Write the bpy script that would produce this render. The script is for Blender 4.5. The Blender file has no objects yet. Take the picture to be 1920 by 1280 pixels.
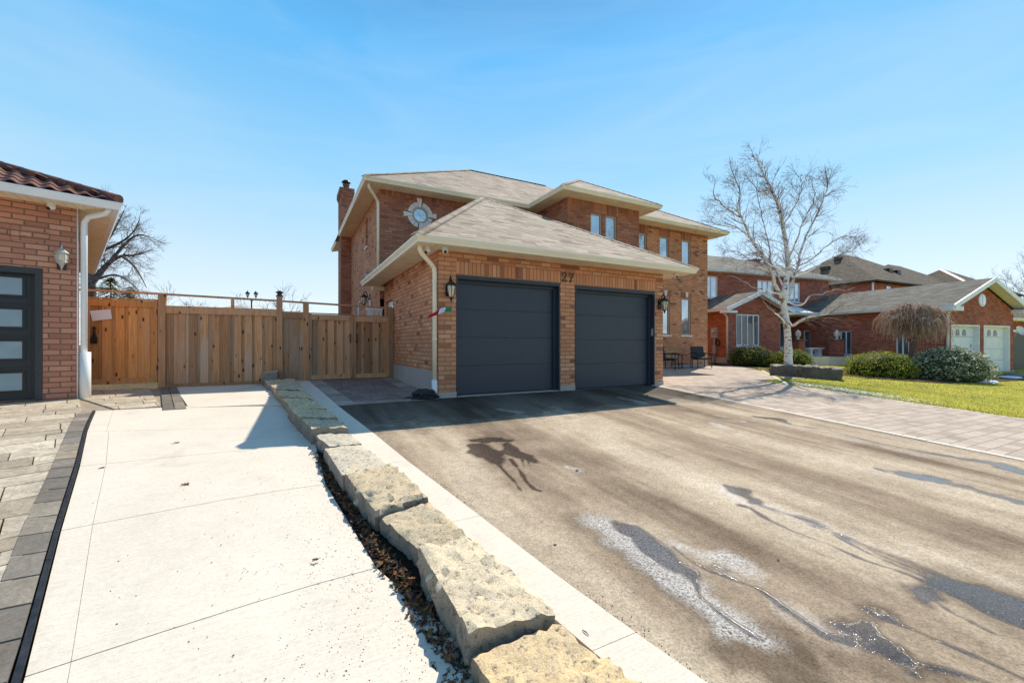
import bpy, math, random
import numpy as np
from mathutils import Vector, Matrix, noise as mnoise
R = random.Random(11)
PI = math.pi
sc = bpy.context.scene
COL = sc.collection

# ------------------------------------------------------------------ survey of the place
# World frame: camera stands at (0,0,1) looking along +Y.  The brick house has its own
# frame (u along the garage front, v into the lot), origin at its front left wall corner.
F, YH, TH = 790.0, 646.0, math.radians(27.9)
CU, SU = math.cos(TH), math.sin(TH)
P0 = (-1.37313, 7.8607)
SUN_AZ, SUN_EL = 32.0, 48.0

def W(u, v, z=0.0):
    return (P0[0] + u*CU - v*SU, P0[1] + u*SU + v*CU, z)
def L(x, y):
    x -= P0[0]; y -= P0[1]
    return (x*CU + y*SU, -x*SU + y*CU)
def sstep(a, b, x):
    t = min(1, max(0, (x-a)/(b-a))); return t*t*(3-2*t)
def gz(u, v):
    z = 0.035*max(0, min(v, 6)) - 0.07*max(0, min(-v, 14))
    return z - 0.0127*max(0, min(u-6, 30))
def G(x, y):
    return gz(*L(x, y))
def onground(px, py, dz=0.0):
    """world point where a line of sight through the survey photo meets the ground (+dz)"""
    rx, rz = (px-960)/F, -(py-YH)/F
    lo, hi = 0.6, 90.0
    for _ in range(48):
        m = (lo+hi)/2
        if 1+m*rz > G(m*rx, m)+dz: lo = m
        else: hi = m
    return (lo*rx, lo, 1+lo*rz)
def atY(px, py, Y):
    return ((px-960)/F*Y, Y, 1-(py-YH)/F*Y)

# ------------------------------------------------------------------ mesh builder
def vsub(a, b): return (a[0]-b[0], a[1]-b[1], a[2]-b[2])
def vadd(a, b): return (a[0]+b[0], a[1]+b[1], a[2]+b[2])
def vmul(a, k): return (a[0]*k, a[1]*k, a[2]*k)
def dot(a, b): return a[0]*b[0]+a[1]*b[1]+a[2]*b[2]
def cross(a, b): return (a[1]*b[2]-a[2]*b[1], a[2]*b[0]-a[0]*b[2], a[0]*b[1]-a[1]*b[0])
def norm(a):
    n = math.sqrt(dot(a, a)) or 1.0
    return (a[0]/n, a[1]/n, a[2]/n)

class MB:
    def __init__(s):
        s.v = []; s.f = []; s.uv = []; s.mi = []; s.col = []; s.sm = []; s.hascol = False
    def vert(s, p):
        s.v.append(tuple(p)); return len(s.v)-1
    def face(s, idx, uv=None, mi=0, col=None, smooth=False):
        s.f.append(tuple(idx)); s.uv.append(uv); s.mi.append(mi); s.col.append(col); s.sm.append(smooth)
        if col is not None: s.hascol = True
    def poly(s, pts, uv=None, mi=0, col=None, smooth=False):
        i0 = len(s.v); s.v.extend(tuple(p) for p in pts)
        if uv is None: uv = autouv(pts)
        s.face(range(i0, i0+len(pts)), uv, mi, col, smooth)
    def box(s, a, b, mi=0, col=None, skip=''):
        x0, y0, z0 = a; x1, y1, z1 = b
        if 'b' not in skip: s.poly([(x0,y1,z0),(x1,y1,z0),(x1,y0,z0),(x0,y0,z0)], None, mi, col)
        if 't' not in skip: s.poly([(x0,y0,z1),(x1,y0,z1),(x1,y1,z1),(x0,y1,z1)], None, mi, col)
        s.poly([(x0,y0,z0),(x1,y0,z0),(x1,y0,z1),(x0,y0,z1)], None, mi, col)
        s.poly([(x1,y1,z0),(x0,y1,z0),(x0,y1,z1),(x1,y1,z1)], None, mi, col)
        s.poly([(x0,y1,z0),(x0,y0,z0),(x0,y0,z1),(x0,y1,z1)], None, mi, col)
        s.poly([(x1,y0,z0),(x1,y1,z0),(x1,y1,z1),(x1,y0,z1)], None, mi, col)
    def beam(s, p, q, w, h, up=(0,0,1), mi=0, col=None):
        """rectangular bar from p to q, w wide across, h along up"""
        d = norm(vsub(q, p)); r = norm(cross(d, up)); t = cross(r, d)
        c = []
        for e in (p, q):
            for a, b in ((-1,-1),(1,-1),(1,1),(-1,1)):
                c.append(vadd(e, vadd(vmul(r, a*w/2), vmul(t, b*h/2))))
        for f in ((0,1,2,3),(7,6,5,4),(0,4,5,1),(1,5,6,2),(2,6,7,3),(3,7,4,0)):
            s.poly([c[i] for i in f][::-1], None, mi, col)
    def tube(s, pts, rad, n=8, cap=True, mi=0, col=None, smooth=True):
        m = len(pts)
        if not hasattr(rad, '__len__'): rad = [rad]*m
        rings = []; ref = None; L_ = 0
        for i in range(m):
            a = pts[max(0, i-1)]; b = pts[min(m-1, i+1)]
            d = norm(vsub(b, a))
            if ref is None:
                ref = (0,0,1) if abs(d[2]) < .9 else (1,0,0)
            r = cross(d, ref)
            if dot(r, r) < 1e-6: ref = (1,0,0) if abs(d[0]) < .9 else (0,1,0); r = cross(d, ref)
            r = norm(r); t = cross(r, d); ref = t
            if i: L_ += math.dist(pts[i], pts[i-1])
            ring = []
            for k in range(n):
                an = 2*PI*k/n
                ring.append(s.vert(vadd(pts[i], vadd(vmul(r, rad[i]*math.cos(an)), vmul(t, rad[i]*math.sin(an))))))
            rings.append((ring, L_))
        for i in range(m-1):
            A, la = rings[i]; B, lb = rings[i+1]
            for k in range(n):
                k2 = (k+1) % n
                u0, u1 = k/n, (k+1)/n
                cc = col[i] if isinstance(col, list) else col
                s.face((A[k], B[k], B[k2], A[k2]), [(u0,la),(u0,lb),(u1,lb),(u1,la)], mi, cc, smooth)
        if cap:
            cc = col[0] if isinstance(col, list) else col
            s.face(rings[0][0], None, mi, cc); s.face(rings[-1][0][::-1], None, mi, cc)
    def lathe(s, prof, c=(0,0,0), n=16, mi=0, col=None, smooth=True, arc=None):
        """prof: list of (radius, z) from bottom to top"""
        rings = []
        for r, z in prof:
            rings.append([s.vert((c[0]+r*math.cos(2*PI*k/n), c[1]+r*math.sin(2*PI*k/n), c[2]+z)) for k in range(n)])
        for i in range(len(prof)-1):
            for k in range(n):
                k2 = (k+1) % n
                s.face((rings[i][k], rings[i][k2], rings[i+1][k2], rings[i+1][k]), None, mi, col, smooth)
        s.face(rings[0][::-1], None, mi, col); s.face(rings[-1], None, mi, col)
    def prism(s, poly, axis, d0, d1, mi=0, col=None):
        """2-D polygon pushed along an axis ('x','y','z')"""
        def P(a, b, d):
            return {'x': (d,a,b), 'y': (a,d,b), 'z': (a,b,d)}[axis]
        A = [P(a, b, d0) for a, b in poly]; B = [P(a, b, d1) for a, b in poly]
        s.poly(A[::-1], None, mi, col); s.poly(B, None, mi, col)
        n = len(poly)
        for i in range(n):
            j = (i+1) % n
            s.poly([A[i], A[j], B[j], B[i]], None, mi, col)
    def xform(s, M, i0=0):
        for i in range(i0, len(s.v)):
            s.v[i] = tuple(M @ Vector(s.v[i]))
    def build(s, name, mats, parent=None, origin=(0,0,0), recalc=False):
        me = bpy.data.meshes.new(name)
        o = origin
        me.from_pydata([(p[0]-o[0], p[1]-o[1], p[2]-o[2]) for p in s.v], [], s.f)
        lay = me.uv_layers.new(name='UVMap')
        buf = np.zeros(len(me.loops)*2, dtype=np.float32); k = 0
        for f, uv in zip(s.f, s.uv):
            n = len(f)
            if uv is not None:
                for j in range(n):
                    buf[2*(k+j)] = uv[j][0]; buf[2*(k+j)+1] = uv[j][1]
            k += n
        lay.data.foreach_set('uv', buf)
        if s.hascol:
            at = me.color_attributes.new('Col', 'FLOAT_COLOR', 'CORNER')
            cb = np.ones(len(me.loops)*4, dtype=np.float32); k = 0
            for f, c in zip(s.f, s.col):
                n = len(f)
                c = c if c is not None else (1,1,1)
                for j in range(n):
                    cb[4*(k+j):4*(k+j)+3] = c[:3]
                k += n
            at.data.foreach_set('color', cb)
        if not isinstance(mats, (list, tuple)): mats = [mats]
        for m in mats: me.materials.append(m)
        me.polygons.foreach_set('material_index', s.mi)
        me.polygons.foreach_set('use_smooth', s.sm)
        if recalc:
            import bmesh
            bm = bmesh.new(); bm.from_mesh(me); bmesh.ops.recalc_face_normals(bm, faces=bm.faces); bm.to_mesh(me); bm.free()
        me.update()
        ob = bpy.data.objects.new(name, me); COL.objects.link(ob)
        ob.location = o if parent is None else (0,0,0)
        if parent is not None:
            ob.parent = parent
        return ob

def autouv(pts):
    """metres: x along the horizontal direction of the face, y up its slope"""
    a, b, c = pts[0], pts[1], pts[2]
    n = cross(vsub(b, a), vsub(c, b))
    n = norm(n)
    if abs(n[2]) > .999:
        return [(p[0], p[1]) for p in pts]
    h = norm(cross((0,0,1), n)); t = cross(n, h)
    return [(dot(p, h), dot(p, t)) for p in pts]

def tag(o, label=None, cat=None, group=None, kind=None):
    if label: o['label'] = label
    if cat: o['category'] = cat
    if group: o['group'] = group
    if kind: o['kind'] = kind
    return o
def thing(name, label, cat, loc, rz=0.0, group=None):
    o = bpy.data.objects.new(name, None); COL.objects.link(o)
    o.location = loc; o.rotation_euler = (0, 0, rz); o.empty_display_size = .2
    return tag(o, label, cat, group)
def copy_tree(o, parent=None):
    c = o.copy(); COL.objects.link(c)
    if parent is not None: c.parent = parent
    for ch in [x for x in list(COL.objects) if x.parent == o]:
        copy_tree(ch, c)
    return c

def sweep(mb, path, prof, closed=False, mi=0, col=None):
    """sweep a profile [(out, z)] along a plan path [(x,y)], mitred; 'out' is to the right of travel"""
    n = len(path); rings = []
    for i in range(n):
        def dirn(a, b):
            d = (b[0]-a[0], b[1]-a[1]); l = math.hypot(*d); return (d[0]/l, d[1]/l)
        if closed or 0 < i < n-1:
            d0 = dirn(path[i-1], path[i]); d1 = dirn(path[i], path[(i+1) % n])
        elif i == 0: d0 = d1 = dirn(path[0], path[1])
        else: d0 = d1 = dirn(path[-2], path[-1])
        n0 = (d0[1], -d0[0]); n1 = (d1[1], -d1[0])
        m = (n0[0]+n1[0], n0[1]+n1[1]); k = 2/(m[0]**2+m[1]**2)
        m = (m[0]*k, m[1]*k)
        rings.append([(path[i][0]+m[0]*o, path[i][1]+m[1]*o, z) for o, z in prof])
    segs = n if closed else n-1
    for i in range(segs):
        A = rings[i]; B = rings[(i+1) % n]
        for k in range(len(prof)):
            k2 = (k+1) % len(prof)
            mb.poly([A[k], B[k], B[k2], A[k2]], None, mi, col)
    if not closed:
        mb.poly(rings[0][::-1], None, mi, col); mb.poly(rings[-1], None, mi, col)
GUT = [(0,-.125),(.075,-.125),(.085,-.09),(.12,-.03),(.12,0),(.105,0),(.095,-.02),(0,-.02)]

def wall(mb, a, b, z0, z1, holes=(), reveal=.1, uo=0.0, mi=0, rmi=None, top=None):
    """upright wall from plan point a to b, seen from the right-hand side of travel a->b reversed
    (outside is to the right of a->b).  holes: (s0, s1, z0, z1) along the wall; reveals go inward."""
    d = (b[0]-a[0], b[1]-a[1]); Ln = math.hypot(*d); d = (d[0]/Ln, d[1]/Ln)
    inn = (-d[1], d[0])
    def P(s, z, dep=0): return (a[0]+d[0]*s+inn[0]*dep, a[1]+d[1]*s+inn[1]*dep, z)
    S = sorted(set([0, Ln]+[x for h in holes for x in h[:2]]))
    Z = sorted(set([z0, z1]+[x for h in holes for x in h[2:4]]))
    for i in range(len(S)-1):
        for j in range(len(Z)-1):
            cs, cz = (S[i]+S[i+1])/2, (Z[j]+Z[j+1])/2
            if any(h[0] < cs < h[1] and h[2] < cz < h[3] for h in holes): continue
            q = [(S[i],Z[j]),(S[i+1],Z[j]),(S[i+1],Z[j+1]),(S[i],Z[j+1])]
            mb.poly([P(*k) for k in q], [(k[0]+uo, k[1]) for k in q], mi)
    rm = mi if rmi is None else rmi
    for h in holes:
        s0, s1, h0, h1 = h
        r = reveal
        mb.poly([P(s0,h0), P(s0,h1), P(s0,h1,r), P(s0,h0,r)][::-1], [(0,h0),(0,h1),(r,h1),(r,h0)][::-1], rm)
        mb.poly([P(s1,h1), P(s1,h0), P(s1,h0,r), P(s1,h1,r)][::-1], [(0,h1),(0,h0),(r,h0),(r,h1)][::-1], rm)
        mb.poly([P(s0,h1), P(s1,h1), P(s1,h1,r), P(s0,h1,r)][::-1], [(s0,0),(s1,0),(s1,r),(s0,r)][::-1], rm)
        mb.poly([P(s1,h0), P(s0,h0), P(s0,h0,r), P(s1,h0,r)][::-1], [(s1,0),(s0,0),(s0,r),(s1,r)][::-1], rm)

# ------------------------------------------------------------------ node helpers
class NT:
    def __init__(s, name, mat=True):
        s.m = bpy.data.materials.new(name); s.m.use_nodes = True
        s.t = s.m.node_tree
        s.b = s.t.nodes['Principled BSDF']
    def n(s, typ, **kw):
        nd = s.t.nodes.new(typ)
        for k, v in kw.items():
            if hasattr(nd, k): setattr(nd, k, v)
        return nd
    def link(s, a, b): s.t.links.new(a, b)
    def val(s, inp, v):
        if hasattr(v, 'is_output') or isinstance(v, bpy.types.NodeSocket): s.link(v, inp)
        else:
            if isinstance(v, (tuple, list)) and len(v) == 3 and inp.type == 'RGBA': v = tuple(v)+(1,)
            inp.default_value = v
    def uv(s): return s.n('ShaderNodeTexCoord').outputs['UV']
    def obj(s): return s.n('ShaderNodeTexCoord').outputs['Object']
    def pos(s): return s.n('ShaderNodeNewGeometry').outputs['Position']
    def attr(s, name, out='Color'):
        a = s.n('ShaderNodeAttribute'); a.attribute_name = name
        return a.outputs[out]
    def mapping(s, vec, scale=(1,1,1), rot=(0,0,0), loc=(0,0,0)):
        m = s.n('ShaderNodeMapping'); s.link(vec, m.inputs[0])
        m.inputs['Scale'].default_value = scale; m.inputs['Rotation'].default_value = rot; m.inputs['Location'].default_value = loc
        return m.outputs[0]
    def noise(s, vec, scale=5, detail=4, rough=.55, out='Fac', dist=0.0):
        n = s.n('ShaderNodeTexNoise'); s.link(vec, n.inputs['Vector'])
        n.inputs['Scale'].default_value = scale; n.inputs['Detail'].default_value = detail
        n.inputs['Roughness'].default_value = rough; n.inputs['Distortion'].default_value = dist
        return n.outputs[out]
    def voro(s, vec, scale=5, feature='F1', out='Distance', rand=1.0):
        n = s.n('ShaderNodeTexVoronoi', feature=feature); s.link(vec, n.inputs['Vector'])
        n.inputs['Scale'].default_value = scale; n.inputs['Randomness'].default_value = rand
        return n.outputs[out]
    def ramp(s, fac, stops, interp='LINEAR'):
        r = s.n('ShaderNodeValToRGB'); s.val(r.inputs[0], fac)
        cr = r.color_ramp; cr.interpolation = interp
        while len(cr.elements) < len(stops): cr.elements.new(.5)
        for e, (p, c) in zip(cr.elements, stops):
            e.position = p
            e.color = (c, c, c, 1) if not isinstance(c, (tuple, list)) else tuple(c)+(1,)
        return r.outputs[0]
    def math(s, op, a, b=0.0, c=None, clamp=False):
        m = s.n('ShaderNodeMath', operation=op); m.use_clamp = clamp
        s.val(m.inputs[0], a); s.val(m.inputs[1], b)
        if c is not None: s.val(m.inputs[2], c)
        return m.outputs[0]
    def mix(s, fac, a, b, mode='MIX'):
        m = s.n('ShaderNodeMix'); m.data_type = 'RGBA'; m.blend_type = mode
        s.val(m.inputs[0], fac); s.val(m.inputs[6], a); s.val(m.inputs[7], b)
        return m.outputs[2]
    def bump(s, h, strength=.3, dist=.01, normal=None):
        b = s.n('ShaderNodeBump'); s.val(b.inputs['Height'], h)
        b.inputs['Strength'].default_value = strength; b.inputs['Distance'].default_value = dist
        if normal is not None: s.link(normal, b.inputs['Normal'])
        return b.outputs[0]
    def out(s, col=None, rough=None, metal=None, normal=None, spec=None):
        if col is not None: s.val(s.b.inputs['Base Color'], col)
        if rough is not None: s.val(s.b.inputs['Roughness'], rough)
        if metal is not None: s.val(s.b.inputs['Metallic'], metal)
        if normal is not None: s.link(normal, s.b.inputs['Normal'])
        if spec is not None: s.val(s.b.inputs['Specular IOR Level'], spec)
        return s.m

def sep_xyz(t, v):
    n = t.n('ShaderNodeSeparateXYZ'); t.link(v, n.inputs[0]); return n.outputs

def m_plain(name, col, rough=.5, metal=0.0, var=.12, scale=12, bump=.0, spec=None):
    t = NT(name); o = t.obj()
    n = t.noise(o, scale, 5)
    c = t.mix(t.ramp(n, [(.3, 0), (.7, 1)]), tuple(x*(1-var) for x in col), tuple(min(1, x*(1+var)) for x in col))
    nm = t.bump(t.noise(o, scale*6, 3), bump, .004) if bump else None
    return t.out(c, rough, metal, nm, spec)

def m_brick(name, ramp, mortar, bw=.25, rh=.0857, offset=.5, ms=.009, bump=.5, dirt=True):
    t = NT(name); uv = t.uv()
    wob = t.n('ShaderNodeVectorMath', operation='MULTIPLY_ADD')
    t.link(t.noise(uv, 9, 2, out='Color'), wob.inputs[0]); wob.inputs[1].default_value = (.004,.004,0); t.link(uv, wob.inputs[2])
    b = t.n('ShaderNodeTexBrick'); t.link(wob.outputs[0], b.inputs['Vector'])
    b.offset = offset
    b.inputs['Color1'].default_value = (0,0,0,1); b.inputs['Color2'].default_value = (1,1,1,1); b.inputs['Mortar'].default_value = (.5,.5,.5,1)
    b.inputs['Scale'].default_value = 1; b.inputs['Mortar Size'].default_value = ms
    b.inputs['Mortar Smooth'].default_value = .25
    b.inputs['Brick Width'].default_value = bw; b.inputs['Row Height'].default_value = rh
    tint = t.ramp(b.outputs['Color'], ramp)
    fine = t.noise(uv, 60, 6, .7)
    tint = t.mix(t.ramp(fine, [(.3, .0), (.75, .55)]), tint, t.mix(1, tint, (.55,.5,.48), 'MULTIPLY'))
    lime = t.ramp(t.noise(uv, 28, 5, .7), [(.56, 0), (.75, .35)])
    tint = t.mix(lime, tint, (.62,.46,.34))
    big = t.ramp(t.noise(uv, .7, 4), [(.3, .82), (.7, 1.12)])
    tint = t.mix(1, tint, big, 'MULTIPLY')
    mo = t.mix(t.noise(uv, 30, 3), tuple(x*.75 for x in mortar), mortar)
    c = t.mix(b.outputs['Fac'], tint, mo)
    h = t.math('SUBTRACT', 1, b.outputs['Fac'])
    h = t.math('MULTIPLY_ADD', fine, .35, h)
    return t.out(c, .85, 0, t.bump(h, bump, .012), .25)

def m_shingle(name, ramp, rh=.14, bw=.32, dark=.35):
    t = NT(name); uv = t.uv()
    b = t.n('ShaderNodeTexBrick'); t.link(uv, b.inputs['Vector']); b.offset = .37; b.offset_frequency = 2
    b.inputs['Color1'].default_value = (0,0,0,1); b.inputs['Color2'].default_value = (1,1,1,1); b.inputs['Mortar'].default_value = (.4,.4,.4,1)
    b.inputs['Scale'].default_value = 1; b.inputs['Mortar Size'].default_value = .004; b.inputs['Mortar Smooth'].default_value = .3
    b.inputs['Brick Width'].default_value = bw; b.inputs['Row Height'].default_value = rh
    c = t.ramp(b.outputs['Color'], ramp)
    fine = t.noise(uv, 130, 3, .8)
    c = t.mix(1, c, t.ramp(fine, [(.3, .6), (.7, 1.3)]), 'MULTIPLY')
    blot = t.noise(uv, .9, 4)
    c = t.mix(1, c, t.ramp(blot, [(.3, .85), (.7, 1.12)]), 'MULTIPLY')
    y = sep_xyz(t, uv)[1]
    fr = t.math('FRACT', t.math('DIVIDE', y, rh))
    line = t.ramp(t.math('MULTIPLY_ADD', t.math('SUBTRACT', t.noise(t.mapping(uv, (3.2, 6.0, 1)), 1.0, 2), .5), .55, fr), [(.04, dark), (.36, 1), (.8, 1), (1, 1.12)])  # shadow line under each shingle row, painted into the colour
    c = t.mix(1, c, line, 'MULTIPLY')
    h = t.math('MULTIPLY_ADD', fr, -1.0, t.math('MULTIPLY', b.outputs['Color'], .5))
    return t.out(c, .9, 0, t.bump(h, .6, .012), .2)
SKY_STR, SUN_STR, SKY_SAT = .15, 5.0, 1.2
# ------------------------------------------------------------------ materials
ORANGE = [(0, (.30,.13,.085)), (.05, (.46,.18,.10)), (.12, (.70,.295,.15)), (.55, (.79,.345,.175)), (.88, (.84,.41,.22)), (1, (.87,.48,.28))]
REDBR = [(0, (.36,.11,.075)), (.3, (.50,.15,.10)), (.7, (.58,.18,.115)), (1, (.64,.235,.15))]
PINKBR = [(0, (.46,.20,.13)), (.3, (.60,.26,.17)), (.7, (.68,.31,.20)), (1, (.76,.40,.27))]
DARKBR = [(0, (.24,.10,.065)), (.08, (.40,.15,.09)), (.5, (.52,.20,.11)), (.88, (.58,.235,.135)), (1, (.64,.30,.18))]
M = {}
M['brick'] = m_brick('orange_brick', ORANGE, (.30,.20,.14))
M['brick_soldier'] = m_brick('orange_soldier_brick', ORANGE, (.30,.20,.14), offset=0.0)
M['brick_upper'] = m_brick('brown_brick', DARKBR, (.24,.16,.12))
M['brick_upper_soldier'] = m_brick('brown_soldier_brick', DARKBR, (.24,.16,.12), offset=0.0)
M['brick_pink'] = m_brick('pink_brick', PINKBR, (.26,.15,.11), bw=.27, rh=.093, ms=.011)
M['brick_red'] = m_brick('red_brick', REDBR, (.22,.12,.10), bw=.24, rh=.08)
M['brick_bounce_lit'] = m_brick('bounce_lit_red_brick', [(0,(.40,.12,.05)),(.5,(.55,.17,.07)),(1,(.62,.22,.10))], (.34,.14,.08), bw=.24, rh=.08)  # red brick with bounced light put into its colour
M['shingle'] = m_shingle('tan_shingle', [(0, (.32,.23,.17)), (.2, (.47,.355,.265)), (.75, (.57,.445,.34)), (1, (.65,.53,.42))], .165, .33, .40)
M['shingle_grey'] = m_shingle('grey_shingle', [(0, (.16,.14,.115)), (.5, (.225,.20,.165)), (1, (.30,.265,.215))])
M['shingle_brown'] = m_shingle('brown_shingle', [(0, (.12,.085,.06)), (.5, (.17,.125,.09)), (1, (.22,.165,.12))])
M['cream'] = m_plain('cream_aluminium', (.95,.86,.65), .4, 0, .05, 3)
M['white'] = m_plain('white_aluminium', (.87,.90,.94), .4, 0, .05, 3)
M['white_pvc'] = m_plain('white_pvc', (.84,.84,.83), .35, 0, .04, 3)
def m_soffit(name, col, per=.1):
    t = NT(name); uv = t.uv(); x = sep_xyz(t, uv)[0]
    fr = t.math('FRACT', t.math('DIVIDE', x, per))
    c = t.ramp(fr, [(0, tuple(k*.55 for k in col)), (.07, col), (.93, col), (1, tuple(k*.55 for k in col))])
    c = t.mix(1, c, t.ramp(t.noise(uv, 3, 3), [(.3, .88), (.7, 1.08)]), 'MULTIPLY')
    return t.out(c, .5)
M['soffit'] = m_soffit('cream_soffit', (.95,.80,.55), .13)
M['soffit_left'] = m_soffit('aged_cream_soffit', (.95,.84,.60), .13)
def m_concrete(name, col, lines=True, stain=.12, scale=1.0):
    t = NT(name); p = t.pos()
    n1 = t.noise(p, 1.3*scale, 5, .6); n2 = t.noise(p, 45*scale, 4, .7); n3 = t.noise(p, 260, 2, .7)
    c = t.mix(t.ramp(n1, [(.3, 0), (.75, 1)]), tuple(k*(1-stain) for k in col), col)
    c = t.mix(1, c, t.ramp(n2, [(.25, .86), (.7, 1.05)]), 'MULTIPLY')
    c = t.mix(1, c, t.ramp(n3, [(.3, .88), (.6, 1.04)]), 'MULTIPLY')
    sp = t.ramp(t.voro(p, 70, 'F1'), [(.035, .35), (.07, 1)])
    spm = t.ramp(t.noise(p, 2.2, 3), [(.52, 0), (.66, 1)])
    c = t.mix(spm, c, t.mix(1, c, sp, 'MULTIPLY'))
    h = t.math('MULTIPLY_ADD', n3, .4, n2)
    sm = t.noise(t.mapping(p, (1,1,1), (0,0,.4)), 1.7, 6, .7, dist=1.0)
    c = t.mix(t.ramp(sm, [(.54, 0), (.72, .30 if lines else .5)]), c, tuple(k*.55 for k in col))
    if lines:
        q = t.mapping(p, (1,1,1), (0,0,-TH))
        br = t.noise(t.mapping(q, (2.5, 75, 1)), 3.0, 3, .7)
        c = t.mix(1, c, t.ramp(br, [(.3, .84), (.62, 1.04)]), 'MULTIPLY')
        h = t.math('MULTIPLY_ADD', br, 1.0, h)
    return t.out(c, .88, 0, t.bump(h, .35, .004), .25)
M['concrete'] = m_concrete('broom_concrete', (.91,.79,.65))
M['kerb'] = m_concrete('kerb_concrete', (.92,.79,.64), True, .08)
M['foundation'] = m_concrete('foundation_concrete', (.56,.50,.47), False, .25)
M['navy'] = m_plain('navy_steel', (.030,.042,.062), .42, 0, .15, 30)
def m_door(name, col):
    t = NT(name); o = t.obj()
    g = t.noise(t.mapping(o, (6, 1, 90)), 3, 4, .7)
    c = t.mix(t.ramp(g, [(.3, 0), (.7, 1)]), tuple(k*.75 for k in col), tuple(k*1.25 for k in col))
    return t.out(c, .38, 0, t.bump(g, .5, .004), .5)
M['navy_door'] = m_door('navy_embossed_door', (.036,.050,.074))
M['black'] = m_plain('black_metal', (.012,.013,.015), .35, 0, .2, 20)
M['black_door'] = m_door('black_embossed_door', (.020,.024,.030))
M['charcoal'] = m_plain('charcoal_metal', (.035,.042,.048), .45, 0, .15, 20)
def m_glass(name, col, metal=.75, rough=.03, var=.25, scale=1.5):
    t = NT(name); o = t.obj()
    n = t.noise(o, scale, 2)
    c = t.mix(t.ramp(n, [(.35, 0), (.65, 1)]), tuple(k*(1-var) for k in col), col)
    return t.out(c, rough, metal, t.bump(t.noise(o, .9, 2), .05, .05))
M['glass'] = m_glass('window_glass', (.62,.72,.80), .8)
M['glass_dark'] = m_glass('dark_window_glass', (.15,.18,.21), .4)
M['glass_frost'] = m_glass('frosted_glass', (.30,.40,.46), .25, .35, .1, 4)
M['lamp_glass'] = m_glass('lamp_glass', (.75,.66,.50), .1, .15, .15, 20)
M['taupe'] = m_plain('taupe_frame', (.44,.36,.29), .45, 0, .06, 5)
M['stone_trim'] = m_plain('cast_stone', (.78,.75,.72), .8, 0, .12, 6, .2)
M['silver'] = m_plain('silver_grey_paint', (.55,.54,.52), .45, .2, .15, 30)
M['dark_number'] = m_plain('bronze_number', (.10,.075,.05), .5, .2, .2, 20)
def m_wood(name, a, b, grey):
    t = NT(name); o = t.obj(); col = t.attr('Col'); uv = t.uv()
    per = t.n('ShaderNodeVectorMath', operation='MULTIPLY_ADD'); t.link(col, per.inputs[0]); per.inputs[1].default_value = (37, 19, 53); t.link(uv, per.inputs[2])
    v = per.outputs[0]
    warp = t.noise(v, 2.2, 3, .5)
    g = t.noise(t.mapping(v, (34, 1.3, 1)), 1.0, 5, .65, dist=.8)
    g2 = t.noise(t.mapping(v, (110, 2.5, 1)), 1.0, 3, .6)
    c = t.mix(t.ramp(g, [(.3, 0), (.72, 1)]), a, b)
    c = t.mix(1, c, t.ramp(g2, [(.3, .78), (.65, 1.08)]), 'MULTIPLY')
    bw = sep_xyz(t, col)
    gm = t.math('MULTIPLY', t.ramp(t.noise(t.mapping(v, (2.5, .9, 1)), 2.0, 3), [(.38, .1), (.62, 1)]), bw[0])
    c = t.mix(gm, c, grey)
    c = t.mix(1, c, t.ramp(bw[1], [(0, .58), (1, 1.22)]), 'MULTIPLY')
    kd = t.voro(t.mapping(v, (7.5, 3.2, 1)), 1.0)
    kn = t.ramp(kd, [(.09, .12), (.14, .6), (.20, 1)])
    c = t.mix(1, c, kn, 'MULTIPLY')
    return t.out(c, .8, 0, t.bump(t.math('ADD', g, g2), .3, .004), .2)
M['wood'] = m_wood('cedar_board', (.46,.215,.10), (.74,.40,.20), (.48,.38,.30))
M['wood_gate'] = m_wood('honey_cedar_board', (.56,.235,.07), (.80,.39,.14), (.50,.33,.21))
def m_limestone(name, a, b, top):
    t = NT(name); o = t.obj(); oi = t.n('ShaderNodeObjectInfo').outputs['Random']
    n1 = t.noise(o, 3.2, 5, .6); n2 = t.noise(o, 28, 6, .75); n3 = t.noise(o, 120, 3, .8)
    c = t.mix(t.ramp(n1, [(.32, 0), (.68, 1)]), a, b)
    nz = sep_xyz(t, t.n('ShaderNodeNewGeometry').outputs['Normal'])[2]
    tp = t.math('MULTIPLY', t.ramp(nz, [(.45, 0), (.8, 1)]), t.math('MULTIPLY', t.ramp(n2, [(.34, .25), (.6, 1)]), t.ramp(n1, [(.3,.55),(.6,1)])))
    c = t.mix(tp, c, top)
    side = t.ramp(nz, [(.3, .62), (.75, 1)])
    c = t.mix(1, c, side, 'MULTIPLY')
    pit = t.ramp(n2, [(.34, .24), (.45, 1)])
    c = t.mix(1, c, pit, 'MULTIPLY')
    c = t.mix(1, c, t.ramp(n3, [(.3, .66), (.6, 1.15)]), 'MULTIPLY')
    c = t.mix(1, c, t.ramp(oi, [(0, (.86,.88,.92)), (.5, (1.0,.98,.95)), (1, (1.12,1.04,.92))]), 'MULTIPLY')
    h = t.math('MULTIPLY_ADD', n3, .35, n2)
    return t.out(c, .92, 0, t.bump(h, .6, .018), .2)
M['limestone'] = m_limestone('tan_limestone', (.44,.39,.33), (.62,.53,.41), (.92,.68,.38))
M['limestone_pale'] = m_limestone('pale_limestone', (.46,.42,.37), (.66,.58,.48), (.88,.73,.51))
M['ledge_stone'] = m_limestone('grey_ledge_stone', (.20,.18,.15), (.36,.31,.25), (.46,.41,.34))
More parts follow.
